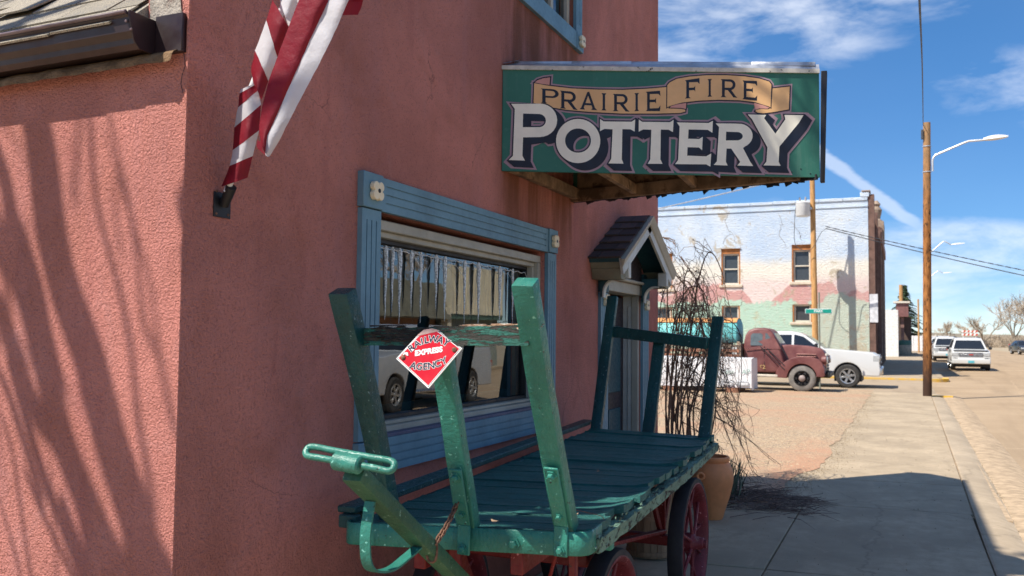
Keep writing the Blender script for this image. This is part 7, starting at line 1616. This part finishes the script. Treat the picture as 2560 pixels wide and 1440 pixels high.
for pl in ([(-.685, 1.45), (-.90, 1.78)],):
    MB().hexa([(-.66, -.62, 1.46), (-.66, .62, 1.46), (-.70, .62, 1.46), (-.70, -.62, 1.46)], [(-.845, -.56, 1.77), (-.845, .56, 1.77), (-.885, .56, 1.77), (-.885, -.56, 1.77)]).build('windscreen', mat('sky_lit_glass', (0.10, 0.13, 0.17), 0.05, spec=.8), ot, local=True, smooth=0)
gb = MB().box((.60, -.36, .62), (.68, .36, 1.16)).build('grille_shell', M_WFRAME, ot, local=True, bevel=.04)
for k in range(5): MB().box((.682, -.33, .68 + k*.09), (.70, .33, .72 + k*.09)).build('grille_slat', M_CBLK, ot, local=True, bevel=.006)
MB().box((.74, -.92, .46), (.80, .92, .60)).build('front_bumper', M_CBLK, ot, local=True, bevel=.02); MB().box((.40, -.42, .42), (.76, .42, .62)).build('frame_horn', M_CBLK, ot, local=True, smooth=0)
MB().box((-5.4, -.40, .50), (.30, .40, .64)).build('chassis_rail', M_CBLK, ot, local=True, smooth=0)
for k in range(9): MB().box((-5.6, -1.02 + k*.228, .92), (-1.82, -1.02 + k*.228 + .218, .98)).build('bed_plank', M_PLANK, ot, local=True, smooth=0)
for y in (-.85, .85): MB().box((-5.55, y - .05, .74), (-1.86, y + .05, .918)).build('bed_bearer', M_RACK, ot, local=True, smooth=0)
for (z0, z1) in ((1.02, 1.10), (1.16, 1.26), (1.32, 1.40)):
    MB().box((-5.5, -1.03, z0), (-1.84, -.99, z1)).build('side_rail', M_RACK if z0 < 1.3 else M_PLANK, ot, local=True, smooth=0)
for x in (-1.92, -3.0, -4.1, -5.2): MB().box((x, -.985, .98), (x + .09, -.93, 1.50)).build('rack_post', M_PLANK, ot, local=True, smooth=0)
MB().box((-1.86, -1.0, .98), (-1.80, 1.0, 1.44)).build('headboard', M_PLANK, ot, local=True, smooth=0)
vs, fs = text2d('62', 0.17, 0.004); MB().add([(-1.17 + x, -.8175, .72 + y) for x, y in vs], fs).build('painted_number', mat('faded_yellow_number', (0.52, 0.33, 0.14), 0.7), ot, local=True, smooth=0, recalc=False)
tank = thing('water_tank', 'turquoise tank with rust stained top on the old truck bed', 'tank', (tx0 - 3.25, 28.75, 1.42))
tcx = [(-.62, .0), (-.66, .25), (-.62, .48), (-.50, .66), (-.30, .76), (0, .79), (.30, .76), (.50, .66), (.62, .48), (.66, .25), (.62, .0)]
X0_, X1_ = tx0 - 4.9, tx0 - 1.95
MB().prism(tcx, lambda p_, q_, r_: (r_, 28.75 + p_, 1.44 + q_), X0_, X1_).build('shell', M_TANK, tank, bevel=.03, smooth=50)
MB().prism([(-.54, .655), (-.30, .775), (0, .805), (.30, .775), (.54, .655), (.30, .76), (0, .79), (-.30, .76)], lambda p_, q_, r_: (r_, 28.75 + p_, 1.445 + q_), X0_ + .02, X1_ - .02).build('rust_streak', M_TANKR, tank, smooth=0)
for x in (X0_ + .4, (X0_+X1_)/2, X1_ - .4): MB().box((x - .08, 28.2, 1.37 - .0), (x + .08, 29.3, 1.438)).build('saddle', M_PLANK, tank, smooth=0)
for x in (X0_ + .4, (X0_+X1_)/2, X1_ - .4): MB().box((x - .06, 28.3, .98), (x + .06, 29.2, 1.37)).build('trestle', M_PLANK, tank, smooth=0)
# ---------------------------------------------------------------- wrapped lumber pack
M_WRAP = mat('white_lumber_wrap', (0.76, 0.76, 0.76), 0.5, var=0.06, vscale=3, bump=0.5, bscale=3.5, bdist=0.03)
lw = thing('lumber_pack', 'white plastic wrapped lumber pack lying on timber bearers', 'lumber', (-5.6, 26.9, 0))
lx0, lx1, ly0, ly1, lz0, lz1 = -9.2, ony(1879, 940, 26.4).x, 26.4, 27.5, .16, 1.01
def wrapf(a, b, c): return Vector((a, b, c)) + Vector((0, noise.noise((a*1.1, c*2.3, 1))*.025, noise.noise((a*1.3, b, 4))*.02))
wb_ = MB()
wb_.grid(lambda u, v: wrapf(lx0 + (lx1-lx0)*u, ly0 - .02*math.sin(v*math.pi), lz0 + (lz1-lz0)*v), 60, 10); wb_.grid(lambda u, v: wrapf(lx0 + (lx1-lx0)*u, ly0 + (ly1-ly0)*v, lz1 + .02*math.sin(v*math.pi)), 60, 8)
wb_.grid(lambda u, v: wrapf(lx1 + .03*math.sin(u*9)*(1 - v), ly0 + (ly1-ly0)*u, lz0 - .06 + (lz1 - lz0 + .06)*v), 12, 8); wb_.grid(lambda u, v: wrapf(lx0 + (lx1-lx0)*u, ly1, lz0 + (lz1-lz0)*v), 10, 3)
wb_.build('wrapping', M_WRAP, lw, smooth=60, recalc=False)
M_GTEXT = mat('faint_green_print', (0.30, 0.44, 0.40), 0.6); M_GREYT = mat('grey_print', (0.36, 0.37, 0.38), 0.6)
def wprint(s, px, py, size, nm): q = ony(px, py, ly0 - .048); vs, fs = text2d(s, size, .002); MB().add([(q.x + x, ly0 - .048, q.z + y) for x, y in vs], fs).build(nm, M_GTEXT, lw, smooth=0, recalc=False)
wprint('Celtic', 1818, 930, .17, 'printed_word'); wprint('AP', 1865, 930, .20, 'printed_word')
for (a, b_) in ((1796, 1834), (1842, 1872)):
    q0_, q1_ = ony(a, 964, ly0 - .046), ony(b_, 955, ly0 - .046)
    MB().box((q0_.x, ly0 - .048, q0_.z), (q1_.x, ly0 - .044, q1_.z)).build('printed_panel', M_GREYT, lw, smooth=0); MB().box((q0_.x + .12, ly0 - .052, q0_.z + .03), (q1_.x - .03, ly0 - .0485, q1_.z - .03)).build('printed_strip', M_WRAP, lw, smooth=0)
for x in (lx1 - .72, lx1 - 2.6, lx1 - 4.4): MB().box((x, ly0 - .12, 0.0), (x + .36, ly1 + .05, lz0 - .01)).build('timber_bearer', mat('reddish_timber_bearer', (0.28, 0.13, 0.075), 0.9), lw, smooth=0)
# ================================================================== WHAT STANDS JUST OUTSIDE THE PICTURE (casts the wall shadows, shows in the window)
M_BARK = mat('grey_bark', (0.19, 0.155, 0.12), 0.9, var=0.35, vscale=9, bump=0.8, bscale=26, bdist=0.02, obj=False)
sd_ = Vector((1.0, 1.15, -2.05))
def wallpt(px, py): return ony(px, py, Y0)
LIMBS = [  # traced wall shadows: (points in the picture, width there in px, distance factor)
 ([(60,120),(85,290),(103,389),(122,556),(150,696),(215,880),(268,1087),(333,1283),(372,1440),(420,1640)], 84, 1.75),
 ([(-80,520),(0,600),(62,740),(105,900),(165,1130),(250,1340),(292,1440),(360,1640)], 62, 1.8),
 ([(-60,640),(0,780),(72,996),(124,1068),(190,1200),(230,1360),(290,1560)], 46, 1.75),
 ([(40,560),(85,700),(110,830),(140,960)], 44, 1.75),
 ([(0,1035),(26,1120),(46,1250),(72,1427),(95,1560)], 10, 1.5), ([(59,1172),(98,1270),(137,1349),(200,1480)], 14, 1.5), ([(121,1140),(128,1250),(134,1349),(140,1460)], 6, 1.4), ([(-20,1200),(20,1330),(50,1440)], 9, 1.5), ([(-30,300),(10,480),(40,640)], 30, 1.9), ([(20,900),(60,1040),(110,1200),(160,1330),(230,1500)], 26, 1.6), ([(-30,880),(10,960),(50,1080),(100,1240)], 20, 1.7), ([(150,1250),(185,1350),(230,1450)], 34, 1.6),
 ([(218,200),(222,311),(238,500),(262,600),(287,690),(320,840),(333,944),(346,1055),(365,1153),(385,1283)], 15, 1.9), ([(240,150),(300,420),(340,630),(359,813),(398,892),(424,1022),(444,1087)], 13, 2.0), ([(260,330),(330,560),(375,700),(398,892)], 9, 2.0), ([(200,240),(190,360),(180,500)], 12, 2.1), ([(290,420),(285,520),(300,640)], 8, 2.1)]
tree = thing('bare_yard_tree', 'bare many-stemmed tree standing by the shop side wall', 'tree', (-4.1, -0.2, 0))
tr_ = random.Random(8); tw_ = MB()
for n_, (pts, wpx, tt) in enumerate(LIMBS):
    P = [wallpt(*p) - sd_*(tt*(1 + 0.02*i)) for i, p in enumerate(pts)]
    depth_px = FPX / 3.35; r = 1.25*wpx/depth_px/2
    if n_ < 3:                         # main stems run down to the root
        base = Vector((-4.0 + 0.14*n_, -0.05 + 0.12*n_, 0.0)); P = P + [P[-1].lerp(base, .5) + Vector((0.1, 0, 0.1)), base]
        rs = [r*(0.9 + 0.35*i/len(P)) for i in range(len(P))]
    else: rs = [r*(0.7 + 0.5*i/len(P)) for i in range(len(P))]
    q = smoothpath(P, 5); k = len(q)
    rr_ = [rs[0] + (rs[-1] - rs[0])*i/k for i in range(k)]
    MB().tube(q, rr_, 9).build('trunk' if n_ < 3 else 'shade_branch', M_BARK, tree)
    if n_ < 4:                         # crown above
        top = q[0]
        for b in range(3):
            d = Vector((tr_.gauss(-.7, .25), tr_.gauss(-.1, .3), tr_.uniform(.9, 1.4))).normalized(); L_ = tr_.uniform(1.2, 2.6)
            s_ = smoothpath([top, top + d*L_*.5 + Vector((tr_.gauss(0, .12), tr_.gauss(0, .12), 0)), top + d*L_], 4); tw_.tube(s_, [rr_[0]*.55*(1 - .8*i/len(s_)) for i in range(len(s_))], 5)
            for c in range(4):
                s0 = s_[tr_.randrange(2, len(s_))]; d2 = (d + Vector((tr_.gauss(0, .6), tr_.gauss(0, .6), tr_.gauss(0, .4)))).normalized(); tw_.tube([s0, s0 + d2*tr_.uniform(.3, .6), s0 + d2*tr_.uniform(.7, 1.2) + Vector((0, 0, .1))], [.014, .009, .004], 4)
tw_.build('crown', M_BARK, tree, kind='stuff')
# loose unseen limbs and twigs, added to shade cart, sign, roof and near walk
tw2 = MB()
def shade_spot(p, k, rad_, n, spread):
    c = Vector(p) - sd_*k
    for i in range(n):
        d = Vector((tr_.gauss(0, 1), tr_.gauss(0, 1), tr_.gauss(0, .7))).normalized(); a = c + Vector((tr_.gauss(0, spread), tr_.gauss(0, spread), tr_.gauss(0, spread)))
        tw2.tube([a - d*tr_.uniform(.2, .5), a + Vector((tr_.gauss(0, .03), tr_.gauss(0, .03), 0)), a + d*tr_.uniform(.2, .5)], [rad_, rad_*.8, rad_*.5], 5)
def shade_limb(pts, k, r):
    P = [Vector(p) - sd_*k for p in pts]; P = P + [P[-1]*2 - P[-2] + Vector((0.2, -0.1, 0.2))]; q = smoothpath(P, 5); MB().tube(q, [r*(1 + 0.25*noise.noise((i*.5, k, 0))) for i in range(len(q))], 8).build('shade_branch', M_BARK, tree)  # free-floating limb out of view, put in to shade the given points
shade_limb([(-1.80, 2.88, 1.06), (-1.80, 2.77, 1.35), (-1.79, 2.56, 1.80)], 2.0, 0.060)
shade_limb([(-1.83, 2.84, 0.90), (-1.76, 2.83, 0.90), (-1.66, 2.84, 0.89)], 2.1, 0.075)
shade_limb([(-1.58, 3.10, 0.95), (-1.4, 3.13, 0.95), (-1.25, 3.14, 0.95), (-1.0, 3.12, 0.95)], 2.0, 0.035)
shade_limb([(-1.55, 3.02, 0.95), (-1.3, 2.98, 0.95), (-1.1, 2.99, 0.95)], 2.2, 0.016)
shade_limb([(-1.40, 3.30, 0.95), (-1.2, 3.28, 0.95), (-0.98, 3.30, 0.95)], 2.3, 0.03)
shade_spot((-0.6, 5.6, 3.0), 2.2, 0.022, 5, 0.22)
for k in range(7): shade_spot((0.9 + 0.5*tr_.random(), 5.6 + k*0.5, -0.05), 4.2, 0.03, 3, 0.3)
shade_limb([(-3.5, 2.3, 2.75), (-3.05, 2.45, 2.9), (-2.85, 2.6, 3.05)], 1.6, 0.05)
tw2.build('shade_twigs', M_BARK, tree, kind='stuff')
# ---------------------------------------------------------------- across the street: what the window mirrors
M_FASC = mat('olive_shingle_mansard', (0.20, 0.19, 0.14), 0.9, var=0.2, vscale=3, obj=False); M_CREAMC = mat('cream_corrugated_metal', (0.80, 0.72, 0.54), 0.6, var=0.10, vscale=1.5, obj=False); M_BRK2 = mat('orange_brick', (0.36, 0.19, 0.11), 0.9, var=0.2, vscale=6, obj=False); M_SHF = mat('pale_shopfront', (0.50, 0.48, 0.45), 0.8, obj=False)
ms = thing('mansard_shop', 'low shop with olive mansard and brick front across the street', 'building', (20, 25, 0))
MB().box((14.6, 14, 0), (24, 35.3, 3.6)).build('wall', M_SHF, ms, smooth=0); MB().prism([(14.62, 2.35), (13.9, 2.35), (14.4, 3.95), (14.62, 3.95)], lambda a, b, q: (a, q, b), 13.6, 35.4).build('mansard', M_FASC, ms, smooth=0)
MB().box((14.58, 14, 1.95), (14.598, 35.3, 2.3)).build('brick_band', M_BRK2, ms, smooth=0)
for k in range(5): MB().box((14.57, 15 + k*4.1, .4), (14.59, 18.2 + k*4.1, 1.9)).build('shop_window', M_DGLASS, ms, smooth=0)
MB().box((13.5, 13, -.08), (15, 60, .06)).build('opposite_sidewalk', M_WALK, kind='structure', label='concrete sidewalk across the street', smooth=0)
cs = thing('corrugated_store', 'cream corrugated metal store across the street', 'building', (20, 39, 0))
MB().box((14.3, 35.6, 0), (24, 41.3, 2.6)).build('wall', mat('grey_green_store_wall', (0.30, 0.33, 0.28), 0.8, obj=False), cs, smooth=0)
for k in range(38): MB().box((13.94 + (.04 if k % 2 else 0), 35.5 + k*.153, 2.62), (14.4, 35.5 + (k + 1)*.153 - .002, 4.85)).build('metal_sheet_rib', M_CREAMC, cs, smooth=0)
MB().box((14.0, 35.5, 2.4), (14.4, 41.3, 2.62)).build('green_band', mat('muted_green_band', (0.12, 0.20, 0.15), 0.7), cs, smooth=0); MB().box((13.97, 35.2, 0), (14.3, 35.5, 2.9)).build('brick_pier', M_CREAMC, cs, smooth=0)
r9 = random.Random(91)
for i, (x, y, h) in enumerate(((26, 27, 10), (27, 34, 11), (26, 41, 10), (28, 48, 11), (30, 60, 11))):
    o = thing('street_tree', ('bare tree behind the near half of the mansard shop', 'bare tree behind the far half of the mansard shop', 'bare tree behind the corrugated store', 'bare tree just past the corrugated store', 'bare tree farthest along the opposite side')[i], 'tree', (x, y, 0), group='bare trees across the street'); b = MB()
    def gr(p, d, L_, r, lev):
        q = p + d*L_; b.tube([p, q], [max(r, .02), max(r*.7, .016)], 5 if lev < 2 else 3, cap=False)
        if lev < 6:
            for k in range(3): gr(q, (d + Vector((r9.gauss(0, .45), r9.gauss(0, .45), r9.gauss(.05, .25)))).normalized(), L_*.74, r*.62, lev + 1)
    MB().tube([(x, y, 0), (x, y, h*.28)], [.3, .24], 8).build('trunk', M_FARBARK, o); gr(Vector((x, y, h*.25)), Vector((0, 0, 1)), h*.22, .2, 0); b.build('crown', M_FARTW, o, kind='stuff', recalc=False)
